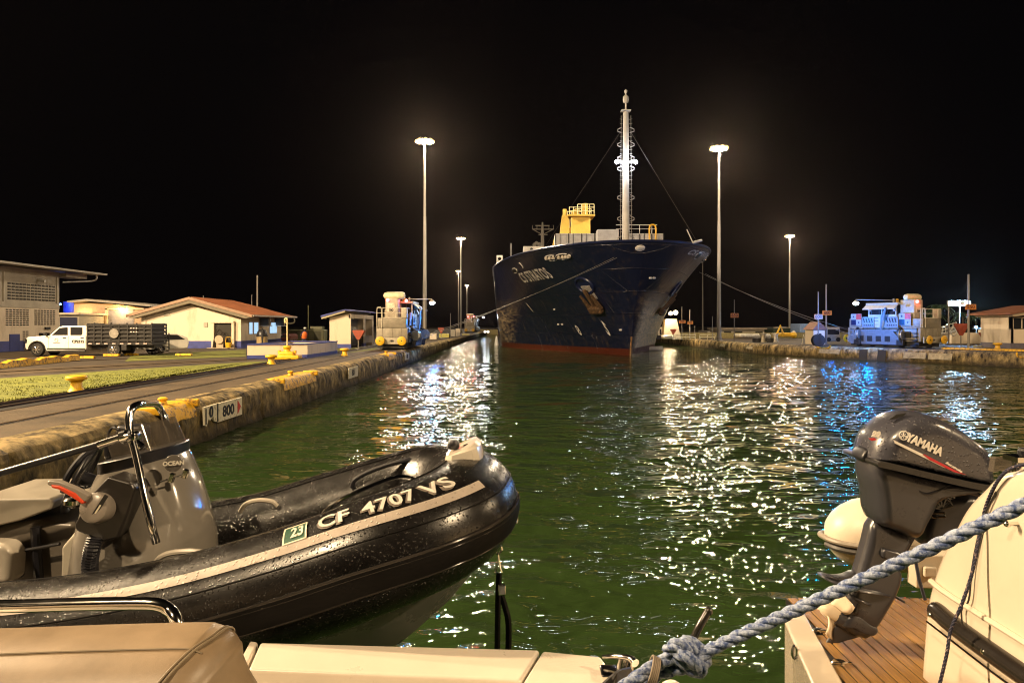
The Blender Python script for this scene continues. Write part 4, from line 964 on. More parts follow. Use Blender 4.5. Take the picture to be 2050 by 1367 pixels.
# small vehicles & plant far back left
def clutter(name, px0, px1, py0, py1, d, dep, m, label, cat, bev=.1):
    o = empty(name, W((px0 + px1) / 2, py1, d), 0, label, cat); o.location.z = max(gz, o.location.z)
    w_ = (px1 - px0) / F * d; h = (py1 - py0) / F * d
    MB().b2(-w_ / 2, w_ / 2, 0, dep, 0, h, bev=bev).build('housing', m, o); return o, w_, h
olive = mat('generator_olive', (.10, .10, .045), .5, var=.2, scale=.8)
o, w_, h = clutter('generator', 575, 648, 660, 684, 78, 2.4, olive, 'long olive green generator set behind the low wall', 'generator')
b = MB()
for k in (.18, .52, .83): b.b2(-w_ / 2 + w_ * k - .35, -w_ / 2 + w_ * k + .35, -.03, 0, .15, h - .15)
b.build('louvre', mat('olive_dark', (.045, .045, .02), .6), o)
b = MB(); b.b2(w_ * .1, w_ * .42, .4, 1.6, h, h + .35); b.cyl((w_ * .02, .8, h), (w_ * .02, .8, h + 2.6), .05, 6); b.build('exhaust_box', olive, o)
text_on('GEN', .3, (-.2, -.05, h * .5), (1, 0, 0), (0, 0, 1), 'plate', mat('plate_tan', (.3, .24, .1), .6), o) if 0 else None
o, w_, h = clutter('parked_car', 560, 580, 668, 684, 70, 3, mat('car_maroon', (.10, .02, .015), .3, coat=.5), 'dark red car seen end on between house and generator', 'car', .3)
MB().b2(-w_ / 2 + .15, w_ / 2 - .15, -.02, 0, h * .55, h * .85).build('window', glass_c, o)
o, w_, h = clutter('panel_van', 646, 658, 660, 682, 80, 4, wht, 'pale panel van parked right of the olive generator', 'van', .1)
MB().b2(-w_ / 2 + .1, w_ / 2 - .1, -.02, 0, h * .55, h * .85).build('windscreen', glass_c, o)
# flag poles and aerials
def thin_pole(px, pt, pb, d, label, r=.05, group='slim poles along the lock', m=None):
    p = W(px, pb, d); p.z = max(p.z, 1.1); q = W(px, pt, d); t = empty('pole', p, 0, label, 'pole', group)
    MB().tube([(0, 0, 0), (0, 0, q.z - p.z)], [r, r * .7], 8).build('shaft', m or pole_m, t)
    MB().lathe([(r * 2.2, 0), (r * 2.2, .08), (r, .1)], n=8).build('foot', m or pole_m, t); return t
thin_pole(515, 551, 660, 76, 'cream slim pole rising behind the red roofed house', .1)
thin_pole(504, 590, 620, 92, 'thin grey aerial just left of the cream pole', .05)
thin_pole(407, 592, 640, 85, 'short grey aerial above the ridge of the red roof', .05)
# ================= TOWING LOCOMOTIVES =================
silver = mat('loco_silver', (.30, .265, .20), .5, metal=.2, var=.18, scale=1.5)
silver_d = mat('loco_grey', (.30, .26, .20), .5, metal=.2, var=.2, scale=2)
loco_d = mat('loco_dark', (.02, .018, .016), .5, var=.2)
cabin = mat('loco_cream', (.46, .41, .31), .45, var=.1)
redl = mat('lamp_glass_red', (.8, .1, .1), .3, var=0, emit=(1, .10, .10), estr=18)
def plight(parent, loc, e, c, r=.12, name='lamp_light'):
    ld = bpy.data.lights.new(name, 'POINT'); ld.energy = e; ld.color = c; ld.shadow_soft_size = r
    lo = bpy.data.objects.new(name, ld); COL.objects.link(lo); lo.parent = parent; lo.location = loc; return lo
def loco(loc, rz, label, number, water=1, tx=-.1, lampcol=(.75, .88, 1), L=9.0, boom=5.0, flagp=True, lamp_e=450):
    """origin under the near end; body runs to +y; water side is +x when water=1"""
    t = empty('towing_locomotive', loc, rz, label, 'locomotive', 'canal towing locomotives'); s = water
    wd = 1.25
    b = MB(); b.b2(-wd, wd, .1, L, .55, 1.75, bev=.04); b.b2(-wd + .1, wd - .1, .05, 3.0, 1.75, 2.55, bev=.05); b.b2(-wd + .1, wd - .1, L - 3, L - .05, 1.75, 2.55, bev=.05); bd = b.build('body', silver, t, smooth=True)
    b = MB()
    for z in (1.85, 2.0, 2.15, 2.3, 2.45):
        b.b2(-wd + .2, wd - .2, .02, .05, z, z + .035)
    for x in (-.75, 0, .75): b.b2(x - .02, x + .02, .07, .1, .95, 1.7)
    b.build('louvre', silver_d, bd)
    MB().b2(-wd + .05, wd - .05, .3, L - .3, .12, .55).build('underframe', loco_d, t)
    b = MB()
    for y in (.9, 2.4, L - 2.4, L - .9):
        for sx in (-1, 1): b.cyl((sx * .72, y, .38), (sx * .86, y, .38), .38, 16)
    b.build('wheelset', loco_d, t)
    for y, dn in ((0, -1), (L + .1, 1)):
        MB().b2(-wd + .15, wd - .15, min(y, y + dn * .12), max(y, y + dn * .12) , .45, .95, bev=.02).build('buffer_beam', cabin, t)
        for sx in (-.86, .86):
            b = MB(); b.lathe([(.36, 0), (.36, .06), (.3, .09), (.08, .1)], (sx, y + dn * .42, .72), 24, axis=(0, dn, 0)); bf = b.build('buffer', yelb, t, smooth=True)
            MB().cyl((sx, y + dn * .1, .72), (sx, y + dn * .42, .72), .12, 10).build('buffer_stem', loco_d, bf)
            MB().cyl((sx, y + dn * .50, .72), (sx, y + dn * .53, .72), .05, 8).build('buffer_hub', loco_d, bf)
    text_on(number, .22, (.0, -.14, .7), (1, 0, 0), (0, 0, 1), 'beam_number', blk, t, bold=.01)
    # generator tower with number plate at the land side of the near end, cab toward the water
    b = MB(); b.b2(tx - .55, tx + .45, .9, 2.3, 2.55, 4.15, bev=.04); tw = b.build('tower', cabin, t, smooth=True)
    MB().b2(tx - .40, tx + .20, .85, .895, 3.0, 3.75, bev=.005).build('number_plate', white_s, tw)
    text_on(number, .27, (tx - .10, .84, 3.18), (1, 0, 0), (0, 0, 1), 'plate_number', blk, tw, bold=.012)
    b = MB(); b.lathe([(.05, -.95), (.24, -.85), (.30, -.6), (.30, .6), (.24, .8), (.05, .85)], (tx + .1, 1.6, 4.38), 14, axis=(1, 0, 0)); b.build('air_unit', mat('cream_pale', (.75, .68, .45), .5), tw, smooth=True)
    ca = MB(); x0, x1 = (.38, 1.3) if s > 0 else (-1.3, -.75)
    ca.b2(min(s * .3, s * 1.35), max(s * .3, s * 1.35), 2.4, 5.4, 1.75, 2.9); ca.b2(min(s * .3, s * 1.45), max(s * .3, s * 1.45), 2.2, 5.6, 3.75, 3.95, bev=.04)
    for xx, yy in ((.34, 2.44), (1.28, 2.44), (.34, 5.3), (1.28, 5.3), (1.28, 3.9)): ca.b2(s * xx - .05, s * xx + .05, yy, yy + .1, 2.9, 3.75)
    cab_ = ca.build('cab', cabin, t)
    MB().b2(min(s * .36, s * 1.30), max(s * .36, s * 1.30), 2.5, 5.3, 2.9, 3.75).build('window', glass_c, cab_)
    MB().prism([(s * 1.3, 2.2, 3.8), (s * 1.3, 5.6, 3.8), (s * 1.85, 5.6, 3.35), (s * 1.85, 2.2, 3.35)], (0, 0, .06)).build('awning', cabin, cab_)
    b = MB()   # window bars, roof grab rails, door seams and grab irons
    for yy in (3.3, 4.2, 5.05): b.b2(min(s * 1.29, s * 1.33), max(s * 1.29, s * 1.33), yy, yy + .06, 2.9, 3.75)
    b.b2(s * .8 - .03, s * .8 + .03, 2.46, 2.5, 2.9, 3.75)
    for zz in (2.0, 2.3, 2.6): b.b2(min(s * 1.35, s * 1.37), max(s * 1.35, s * 1.37), 4.3, 4.9, zz, zz + .04)
    b.cyl((s * .4, 2.5, 4.1), (s * 1.35, 2.5, 4.1), .025, 5); b.cyl((s * .4, 2.5, 3.95), (s * .4, 2.5, 4.1), .025, 5); b.cyl((s * 1.35, 2.5, 3.95), (s * 1.35, 2.5, 4.1), .025, 5)
    b.build('window_bar', loco_d, cab_)
    b = MB()   # pipes, boxes and steps hung on the water side of the frame
    for k in range(6): b.b2(min(s * 1.26, s * 1.30), max(s * 1.26, s * 1.30), .4 + k * 1.4, .46 + k * 1.4, .6, 1.7)
    for z in (.7, 1.0, 1.62): b.cyl((s * 1.3, .3, z), (s * 1.3, L - .3, z), .03, 5)
    for k in range(4): b.b2(min(s * 1.25, s * 1.5), max(s * 1.25, s * 1.5), .35, .75, .3 + k * .32, .34 + k * .32)
    b.b2(min(s * 1.26, s * 1.4), max(s * 1.26, s * 1.4), 1.0, 1.5, .9, 1.4); b.build('side_piping', loco_d, t)
    # hood over the far half
    MB().b2(-1.1, .2, 3.0, L - 3, 1.75, 3.3, bev=.06).build('machinery_hood', silver_d, t)
    # side ventilation panels and drum gear on the water side
    for y in (2.2, L - 3.1):
        b = MB(); b.b2(min(s * 1.0, s * 1.42), max(s * 1.0, s * 1.42), y, y + 1.3, 1.75, 2.7); sp_ = b.build('side_box', mat('loco_white', (.20, .21, .23), .4), t)
        b = MB()
        for k in range(4): b.prism([(s * 1.425, y + .12 + k * .29, 2.2), (s * 1.425, y + .24 + k * .29, 2.2), (s * 1.425, y + .36 + k * .29, 2.6), (s * 1.425, y + .24 + k * .29, 2.6)], (s * .01, 0, 0))
        for k in range(5): b.b2(min(s * 1.425, s * 1.435), max(s * 1.425, s * 1.435), y + .1 + k * .23, y + .22 + k * .23, 1.9, 2.02)
        b.build('warning_stripe', loco_d, sp_)
    if flagp:
        for y in (1.0, L - 1.6):
            b = MB(); b.b2(min(s * 1.27, s * 1.31), max(s * 1.27, s * 1.31), y, y + 1.2, 1.95, 3.0); fp = b.build('flag_panel', mat('panel_white', (.32, .30, .29), .5, var=0), t)
            q = MB(); q.b2(min(s * 1.312, s * 1.318), max(s * 1.312, s * 1.318), y + .02, y + .59, 2.48, 2.98); q.build('red_field', red_s, fp)
            q = MB(); q.b2(min(s * 1.312, s * 1.318), max(s * 1.312, s * 1.318), y + .61, y + 1.18, 1.97, 2.46); q.build('blue_field', navy, fp)
            q = MB()
            for yy, zz in ((y + .9, 2.73), (y + .3, 2.2)):
                q.prism([(s * 1.313, yy + .13 * math.sin(k * math.pi / 5) * (1 if k % 2 == 0 else .42), zz + .13 * math.cos(k * math.pi / 5) * (1 if k % 2 == 0 else .42)) for k in range(10)], (s * .006, 0, 0))
            q.build('star', navy, fp)
    # winch frame low on the water side: skirt with openings, drums, sheaves
    b = MB(); X = s * 1.45
    b.prism([(X, 2.0, .25), (X, 7.2, .25), (X, 7.6, .6), (X, 7.0, 1.4), (X, 2.6, 1.4), (X, 1.8, .6)], (s * .06, 0, 0)); b.b2(min(s * 1.2, s * 1.55), max(s * 1.2, s * 1.55), 2.2, 7.2, 1.4, 1.55); b.build('winch_frame', mat('loco_light', (.14, .16, .18), .45), t)
    b = MB()
    for k in range(4): b.b2(min(X, X + s * .075), max(X, X + s * .075), 2.9 + k * .95, 3.5 + k * .95, .5, 1.0, bev=.03)
    b.build('frame_opening', loco_d, t)
    for y in (1.6, L - 1.6):
        b = MB(); b.lathe([(.42, -.12), (.42, -.08), (.3, -.05), (.3, .05), (.42, .08), (.42, .12)], (s * 1.75, y, 1.15), 18, axis=(s * .4, .9, 0)); b.build('sheave', mat('sheave_grey', (.4, .42, .42), .4, metal=.4), t, smooth=True)
        b = MB(); b.tube(bez([(s * 1.3, y + .4, 1.7), (s * 1.7, y + .3, 1.4), (s * 1.7, y + .1, .8), (s * 1.5, y, .2)], 4), .13, 7); b.box((s * 1.55, y + .2, .45), (.3, .7, .5), bev=.06); b.build('sheave_arm', loco_d, t)
    b = MB(); b.tube([(s * 1.3, 3.4, 3.7), (s * 1.85, 3.5, 2.6), (s * 1.7, 3.7, 1.6)], .1, 6); b.tube([(s * 1.3, 3.2, 3.2), (s * 1.95, 3.0, 3.5)], .07, 6); b.tube([(s * 1.8, 3.4, 2.4), (s * 1.95, 3.0, 3.5)], .09, 6); b.build('cable_guide', mat('loco_light', (.14, .16, .18), .45), t)
    # hand rails round the near end
    b = MB()
    for x in (-1.2, -.75, .3, 1.15): b.cyl((x, .15, 2.55 if x > -.8 else 1.75), (x, .15, 3.35), .025, 5)
    for z in (3.35, 2.95): b.cyl((-1.2, .15, z), (1.15, .15, z), .025, 5)
    b.tube(bez([(-1.18, .0, 1.75), (-1.18, .0, 3.2), (-1.0, 0, 3.4), (-.82, 0, 3.2), (-.82, 0, 1.75)], 4), .03, 5)
    b.cyl((s * -1.2, .15, 3.35), (s * -1.2, 2.3, 3.35), .025, 5); b.cyl((1.15, .15, 3.35), (1.15, 2.3, 3.35), .025, 5); b.b2(-.8, 1.2, .12, .16, 2.55, 2.6)
    b.build('handrail', mat('rail_cream', (.65, .6, .48), .4), t)
    b = MB(); b.b2(.75, 1.2, .05, .6, 2.55, 3.35, bev=.06); b.build('end_box', cabin, t, smooth=True)
    # red marker lamps, beacon, boom lamp over the water
    for x, y, z in ((tx - .35, .78, 3.98), (s * .85, 2.15, 3.98)):
        MB().sphere((x, y, z), .13, 10).build('red_lamp', redl, t); plight(t, (x, y - .3, z), 14, (1, .08, .08), .1, 'red_lamp_light')
    b = MB(); b.lathe([(.12, 0), (.16, .15), (.1, .32), (.01, .35)], (s * .55, 3.0, 3.95), 10); b.build('beacon', yelb, t)
    b = MB(); b.cyl((s * .9, 3.0, 4.15), (s * boom, 3.0, 4.15), .045, 6); b.cyl((s * 1.0, 3.0, 3.95), (s * 1.0, 3.0, 4.3), .07, 6); b.lathe([(.08, .2), (.28, 0), (.24, 0), (.05, .1)], (s * boom, 3.0, 3.9), 12); bo = b.build('boom', alu, t)
    MB().sphere((s * boom, 3.0, 3.82), .2, 12, (1.2, 1.2, .7)).build('boom_lamp', wl, bo)
    plight(t, (s * boom, 3.0, 3.55), lamp_e, lampcol, .14, 'boom_lamp_light')
    # blue-white working lamps that wash the winch gear
    for y in (2.0, L - 3.2):
        MB().box((s * 2.05, y, 3.25), (.14, .24, .14), bev=.02).build('work_lamp', lamp_case, t)
    return t
lc = loco((-9.6, 59, gz), 0, 'silver and cream towing locomotive number 180 on the left wall', '180', 1, boom=2.9, L=9.5, lamp_e=90)
plight(lc, (2.9, 3.2, 2.4), 480, (.01, .25, 1.0), .12, 'work_lamp_light')
lr = loco((35.7, 62.8, gz), R(22), 'blue lit towing locomotive number 164 on the right wall', '164', -1, -.45, (.45, .8, 1), boom=5.4, L=7.8, lamp_e=50)
plight(lr, (-4.2, 3.0, 2.4), 1300, (.0, .22, 1.0), .12, 'work_lamp_light')
plight(lr, (-3.6, 7.0, 2.6), 650, (.0, .22, 1.0), .12, 'work_lamp_light')
loco((-10.2, 178, gz), 0, 'distant towing locomotive with bright lamps near the far end of the left wall', '181', 1, boom=3.2, L=9, flagp=False, lamp_e=700)
# tow wires
wire = mat('tow_wire', (.35, .33, .3), .35, metal=.6, var=0)
def cable(pts, r, name, label, m=wire, group='steel tow wires from the locomotives'):
    b = MB(); P = [Vector(p) for p in pts]; out = []
    for k in range(25):
        u = k / 24; p = P[0].lerp(P[1], u); p.z -= 4 * u * (1 - u) * .35; out.append(p)
    b.tube(out, r, 6); o = b.build(name, m, smooth=True); return tag(o, label, 'cable', group)
cable([W(848, 672, 61), W(1275, 497, 70.5)], .022, 'tow_wire', 'upper tow wire from the left locomotive up to the bow')
cable([W(850, 675, 60), W(1262, 499, 70.5)], .022, 'tow_wire', 'lower tow wire just under its twin from the left locomotive')
cable([W(1698, 660, 66), W(1400, 545, 80)], .020, 'tow_wire', 'upper tow wire from the right locomotive to the ship side')
cable([W(1710, 672, 65), W(1412, 548, 80)], .020, 'tow_wire', 'lower tow wire under its twin from the right locomotive')
# ================= RIGHT BANK =================
sign_o = mat('sign_orange', (.55, .20, .03), .5, var=.1)
sign_d = mat('sign_letter_dark', (.10, .02, .01), .5, var=0)
def num_pole(px, pt, pb, d, sx0, sx1, sy0, sy1, txt, label, r=.07, h2=0.0):
    p = W(px, pb, d); q = W(px, pt, d); t = empty('marker_pole', (p.x, d, 1.1), 0, label, 'marker', 'numbered marker poles on the right wall')
    MB().tube([(0, 0, 0), (0, 0, q.z - 1.1)], [r, r * .8], 8).lathe([(r * 2, 0), (r * 2, .06), (r, .08)], n=8).build('shaft', pole_m, t)
    w_ = (sx1 - sx0) / F * d; z0 = CZ - (sy1 - HY) / F * d - 1.1; z1 = CZ - (sy0 - HY) / F * d - 1.1; cx = (((sx0 + sx1) / 2) - px) / F * d
    MB().b2(cx - w_ / 2, cx + w_ / 2, -r - .07, -r - .02, z0, z1, bev=.01).build('number_board', sign_o, t)
    text_on(txt, (z1 - z0) * 1.0, (cx, -r - .085, (z0 + z1) / 2), (1, 0, 0), (0, 0, 1), 'number', sign_d, t, ext=.004, bold=.01, stretch=.95)
    return t
t = num_pole(1654, 569, 688, 74, 1645, 1664, 622, 631, '600', 'marker pole with orange number 600 just left of the right locomotive', .09)
num_pole(1638, 584, 692, 70, 1629, 1646, 629, 639, '600', 'slightly shorter orange marker pole with a lamp head, left of number 600', .07)
num_pole(1470, 600, 683, 90, 1462, 1478, 627, 636, '650', 'grey marker pole with dull orange board right of the near mast', .06)
num_pole(1365, 614, 680, 100, 1359, 1372, 641, 647, '700', 'marker pole with orange board, left one of the pair by the ship bow', .07)
num_pole(1381, 620, 680, 103, 1376, 1387, 643, 649, '700', 'marker pole with orange board, right one of the pair by the ship bow', .07)
t = num_pole(1939, 549, 688, 62, 1930, 1952, 609, 620, '550', 'tall marker pole with pink number board and a horn loudspeaker', .10)
b = MB(); b.lathe([(.04, 0), (.08, .2), (.22, .5), (.2, .5), (.02, .25)], (-.35, -.1, 3.95), 12, axis=(-.75, -.4, -.35)); b.cyl((-.35, -.1, 3.95), (0, 0, 3.8), .03, 5); b.build('loudspeaker', offw, t)
thin_pole(1450 - 0, 631, 680, 96, 'short slim pole beside the base of the near right mast', .05) if 0 else None
thin_pole(1426, 633, 680, 98, 'slim pole just left of the near right mast base', .05)
thin_pole(1391, 652, 678, 101, 'short bollard pole with a round lamp head among the rails', .05)
thin_pole(1899, 614, 690, 66, 'white slim pole at the end of the gangway', .08)
# white tubular barriers by the bow
def barrier(px0, px1, py0, py1, d, label):
    o = empty('barrier', W((px0 + px1) / 2, py1, d), 0, label, 'barrier', 'pale tubular barriers by the ship bow'); w_ = (px1 - px0) / F * d; h = (py1 - py0) / F * d; o.location.z = 1.1
    b = MB(); b.tube([(-w_ / 2 + .1, 0, 0), (-w_ / 2, 0, h), (w_ / 2, 0, h), (w_ / 2 - .1, 0, 0)], .06, 6); b.cyl((-w_ / 2, 0, h * .5), (w_ / 2, 0, h * .5), .05, 6); b.cyl((0, 0, 0), (0, 0, h), .04, 6); b.build('frame', mat('barrier_cream', (.65, .6, .4), .5), o)
barrier(1353, 1393, 670, 680, 99, 'pale tubular barrier nearest the ship bow'); barrier(1400, 1432, 670, 680, 99, 'pale tubular barrier left of the near mast')
# white shed / hopper / small things
def rb(name, label, cat, px0, px1, py0, py1, d, dep, m, group=None, bev=.06, rz=0):
    p = W((px0 + px1) / 2, py1, d); p.z = max(1.1, p.z); o = empty(name, p, rz, label, cat, group)
    w_ = (px1 - px0) / F * d; h = CZ - (py0 - HY) / F * d - p.z
    MB().b2(-w_ / 2, w_ / 2, 0, dep, 0, h, bev=bev).build('housing', m, o); return o, w_, h
o, w_, h = rb('kiosk', 'cream kiosk with tall windows directly right of the ship bow', 'kiosk', 1305, 1327, 655, 678, 108, 2, cream)
b = MB(); [b.b2(-w_ / 2 + w_ * k, -w_ / 2 + w_ * (k + .18), -.03, 0, h * .15, h * .85) for k in (.1, .4, .7)]; b.build('window', win_d, o)
o = empty('hopper', W(1345, 675, 104), 0, 'tall grey tapered chute with a white lamp cluster beside the bow', 'chute'); o.location.z = 1.1
MB().prism([(-1.2, 0, 0), (1.3, 0, 0), (.7, 0, 2.8), (-.9, 0, 2.8)], (0, 1.5, 0)).build('chute', grey_w, o); b = MB(); b.sphere((-.2, -.2, 3.6), .3, 8); b.sphere((.5, -.2, 3.7), .35, 8); b.build('lamp_cluster', mat('lamp_dim_white', (.8, .8, .7), .4, var=0, emit=(1, .85, .55), estr=4), o); plight(o, (-.6, -1.0, 3.4), 1300, (1, .74, .42), .2)
a_ = arrow_sign((W(1348, 678, 100).x, 100, 1.1), 'red arrow marker half hidden behind the pale barriers', .9)
a_ = arrow_sign((0, 0, 1.1), 'red arrow marker at the foot of the tall horn pole', 1.35); q = W(1925, 690, 65); a_.location = (q.x, q.y, 1.1)
a_ = arrow_sign((0, 0, 1.1), 'small red arrow marker in front of the white wall at far right', .8); q = W(1968, 690, 72); a_.location = (q.x, q.y, 1.1)
rb('crate', 'small black box at the wall edge right of the bow', 'box', 1313, 1324, 671, 680, 97, 1, blk)
# twin cable drums
for i, px in enumerate((1527, 1552)):
    q = W(px, 684, 84); o = empty('cable_drum', (q.x, q.y, 1.1), 0, ['left of two silver upright cable drums near the wall edge', 'right of two silver upright cable drums near the wall edge'][i], 'drum', 'twin upright cable drums')
    MB().lathe([(.42, 0), (.42, .08), (.3, .12), (.28, .85), (.42, .9), (.42, 1.0), (.1, 1.02)], n=18).build('drum', mat('drum_steel', (.45, .4, .3), .35, metal=.5, var=.2), o, smooth=True)
    MB().lathe([(.5, 0), (.5, .45), (.44, .5)], (-.65, .1, 0), 12).build('counterweight', blk, o)
# long low sheds, tanks and vehicles behind
shed = mat('shed_cream', (.5, .44, .3), .7, var=.15, scale=.5)
o, w_, h = rb('shed', 'long cream shed with flat roof behind the cable drums', 'building', 1440, 1530, 659, 676, 120, 6, shed)
b = MB(); b.b2(-w_ / 2 - .3, w_ / 2 + .3, -.5, 6.2, h, h + .2); b.build('roof', conc_l, o); b = MB(); [b.b2(-w_ / 2 + w_ * k, -w_ / 2 + w_ * k + 1.2, -.03, 0, .4, h * .7) for k in (.1, .35, .8)]; b.build('window', win_d, o)
o, w_, h = rb('shed', 'grey low shed with lit doorway left of the cream shed', 'building', 1416, 1447, 662, 676, 125, 6, grey_w)
o, w_, h = rb('container', 'dark green box container behind the second mast', 'container', 1548, 1610, 655, 668, 118, 4, mat('dark_green', (.03, .045, .025), .5), bev=.1)
MB().b2(-w_ / 2, w_ / 2, -.08, 0, h - .15, h).build('roof_edge', conc_l, o)
o, w_, h = rb('container', 'pale blue container roof showing left of the marker poles', 'container', 1602, 1640, 648, 666, 112, 4, mat('pale_blue', (.2, .3, .5), .5), bev=.1)
o, w_, h = rb('loader', 'small yellow digger parked near the second mast', 'digger', 1565, 1587, 666, 674, 100, 2, yelb, bev=.15)
b = MB(); b.tube([(-.6, 0, h), (-.9, 0, h + 1.0), (-1.4, 0, h * .6)], .14, 6); b.build('arm', yelb, o)
MB().sphere((.9, 0, h * .4), .45, 8).build('counterweight', yelb, o)
rb('tank', 'small white tank at the foot of the second mast', 'tank', 1587, 1595, 662, 672, 101, .8, offw, bev=.3)
o, w_, h = rb('mound', 'long low white tarpaulin covered pile behind the cable drums', 'pile', 1480, 1545, 668, 677, 100, 3, mat('tarp_white', (.55, .5, .38), .6, var=.25), bev=.3)
o, w_, h = rb('parked_car', 'pale car behind the barriers left of the near mast', 'car', 1326, 1350, 671, 679, 103, 3, wht, bev=.25)
MB().b2(-w_ / 2 + .3, w_ / 2 - .3, -.02, 0, h * .55, h * .85).build('window', glass_c, o)
# concrete parapet wall behind the barriers and the mule-track return kerb
b = MB(); p, q = W(1345, 675, 110), W(1640, 672, 118); b.b2(p.x, q.x, 110, 110.4, 1.1, 1.9); tag(b.build('low_wall', mat('wall_olive', (.25, .2, .07), .7, var=.2), bevel=.03), 'long low olive brown wall behind the right bank yard', 'wall')
# hut of the pump house left of the locomotive
o, w_, h = rb('control_hut', 'small cream hut with red roof and open door beside the marker poles', 'hut', 1628, 1652, 660, 690, 71, 2, cream)
MB().prism([(-w_ / 2 - .15, -.2, h), (w_ / 2 + .15, -.2, h), (0, -.2, h + .75)], (0, 2.4, 0)).build('roof', roof_r, o)
b = MB(); b.b2(-.25, .2, -.03, 0, 0, h * .75); b.build('door', dkv, o)
# cable reel trolley and tripod between drums and locomotive
q = W(1640, 686, 68); o = empty('hose_reel', (q.x, q.y, 1.1), 0, 'large black hose reel standing at the wall edge left of the locomotive', 'reel')
b = MB()
for y in (0, .5): b.lathe([(.5, -.03), (.56, -.03), (.56, .03), (.5, .03)], (0, y, .56), 20, axis=(0, 1, 0)); b.lathe([(.01, -.02), (.18, -.02), (.18, .02), (.01, .02)], (0, y, .56), 12, axis=(0, 1, 0))
for k in range(6): b.cyl((0, 0, .56), (.5 * math.cos(k * 1.047), 0, .56 + .5 * math.sin(k * 1.047)), .03, 5)
b.build('reel', blk, o); MB().cyl((0, .02, .56), (0, .48, .56), .42, 16).build('hose', mat('hose_black', (.02, .02, .02), .6), o)
q = W(1620, 682, 76); o = empty('trestle', (q.x, q.y, 1.1), 0, 'thin pale trestle stand behind the black hose reel', 'stand')
b = MB()
for x in (-.5, 0, .5): b.cyl((x - .25, 0, 0), (x, .2, 1.0), .03, 5); b.cyl((x + .25, 0, 0), (x, .2, 1.0), .03, 5)
b.cyl((-.5, .2, 1.0), (.5, .2, 1.0), .03, 5); b.build('frame', mat('barrier_cream', (.65, .6, .4), .5), o)
# beige utility cart between hut and locomotive
o, w_, h = rb('utility_cart', 'beige utility cart parked close left of the right locomotive', 'cart', 1655, 1682, 655, 684, 74, 2.2, mat('cart_beige', (.4, .33, .2), .5, var=.2), bev=.1)
b = MB(); b.b2(-w_ / 2 + .1, w_ / 2 - .1, -.03, 0, h * .5, h * .85); b.build('windscreen', win_d, o)
b = MB()
for x in (-w_ / 2 + .2, w_ / 2 - .2): b.cyl((x, -.05, .22), (x, .2, .22), .22, 12)
b.build('wheel', tyre, o)
# recess and stains on the right wall
def rface(y0, y1, z0, z1, m, name, parent=rwall, off=-.06):
    b = MB(); a, c = rx(y0), rx(y1); b.prism([(a + off, y0, z0), (c + off, y1, z0), (c + off + .1, y1, z1), (a + off + .1, y0, z1)], (-.03, 0, 0)); return b.build(name, m, parent)
pale_w = mat('patch_pale', (.42, .36, .24), .7, var=.3, scale=3)
for y in (57.5, 59.4): rface(y, y + 1.7, .35, .85, pale_w, 'painted_panel')
for y in (66.8,): rface(y, y + 2.4, .45, .85, pale_w, 'painted_panel')
for y in (62.6, 64.2): rface(y, y + .7, -.1, .95, dkv, 'dark_gap', off=-.02)
for y in (78.5, 88.0): rface(y, y + 2, .5, .8, pale_w, 'painted_panel')
b = MB(); a = [(rx(y) + .1, y, z) for y, z in ((49.8, 1.12), (49.9, .75), (51.6, .72), (53.2, .75), (53.4, 1.12))]; b.tube(bez(a, 4), .06, 6); b.build('yellow_recess', yel, rwall)
b = MB(); a = [(rx(y) + .12, y, z) for y, z in ((68.0, 1.13), (68.4, .95), (69.4, .95), (69.8, 1.13))]; b.tube(bez(a, 4), .07, 6); b.build('yellow_ring', yel, rwall)
q = W(1997, 693, 68); t = bollard((q.x, 60.0, 1.1), 'yellow mushroom bollard on the right wall near the hut', .9); t.location.x = (1997 - HX) / F * 60
# gangway
o = empty('gangway', (0, 0, 0), 0, 'white railed gangway sloping up behind the right locomotive', 'gangway')
b = MB(); A, B_ = W(1872, 673, 74), W(1915, 662, 74)
for dz in (0, .38, .75): b.cyl(A + Vector((0, 0, dz)), B_ + Vector((0, 0, dz + .1)), .04, 6)
for k in range(7): p = A.lerp(B_, k / 6); b.cyl(p, p + Vector((0, 0, .8)), .035, 5)
b.build('railing', mat('rail_white', (.6, .57, .5), .4), o); b = MB(); b.prism([A, B_, B_ + Vector((.4, 1, 0)), A + Vector((.4, 1, 0))], (0, 0, -.2)); b.build('walkway', grey_w, o)
t = empty('life_ring', W(1909, 664, 73), 0, 'white life ring hanging at the gangway end', 'life ring')
MB().tube([(.3 * math.cos(a), 0, .38 * math.sin(a)) for a in [k * math.pi / 8 for k in range(16)]], .06, 8, closed=True).build('ring', offw, t, smooth=True)
o, w_, h = rb('boat', 'small white launch moored behind the right bank', 'boat', 1888, 1905, 672, 679, 80, 2, offw, bev=.3)
MB().b2(-w_ / 4, w_ / 4, .2, 1.4, h, h + .35, bev=.05).build('cabin', offw, o)
b = MB(); p, q = W(1905, 678, 78), W(1965, 678, 78); b.b2(p.x, q.x, 78, 78.4, 1.1, CZ - (666 - HY) / F * 78); tag(b.build('parapet', cream, bevel=.03), 'pale parapet wall behind the tall horn pole', 'wall')
o, w_, h = rb('utility_truck', 'small cream utility truck parked beside the parapet on the far right', 'truck', 1981, 1999, 660, 677, 80, 2, cream, bev=.08)
MB().b2(w_ / 2 - .02, w_ / 2 + .55, .2, 1.6, .15, h * .45, bev=.05).build('bonnet', cream, o)
b = MB(); [b.cyl((x, -.05, .22), (x, .15, .22), .22, 12) for x in (-w_ / 3, w_ / 2)]; b.build('wheel', tyre, o)
o = empty('tarpaulin_stack', W(2010, 676, 76), 0, 'dark blue tarpaulin covered stack left of the right hut', 'stack'); o.location.z = 1.1
b = MB(); rows = []
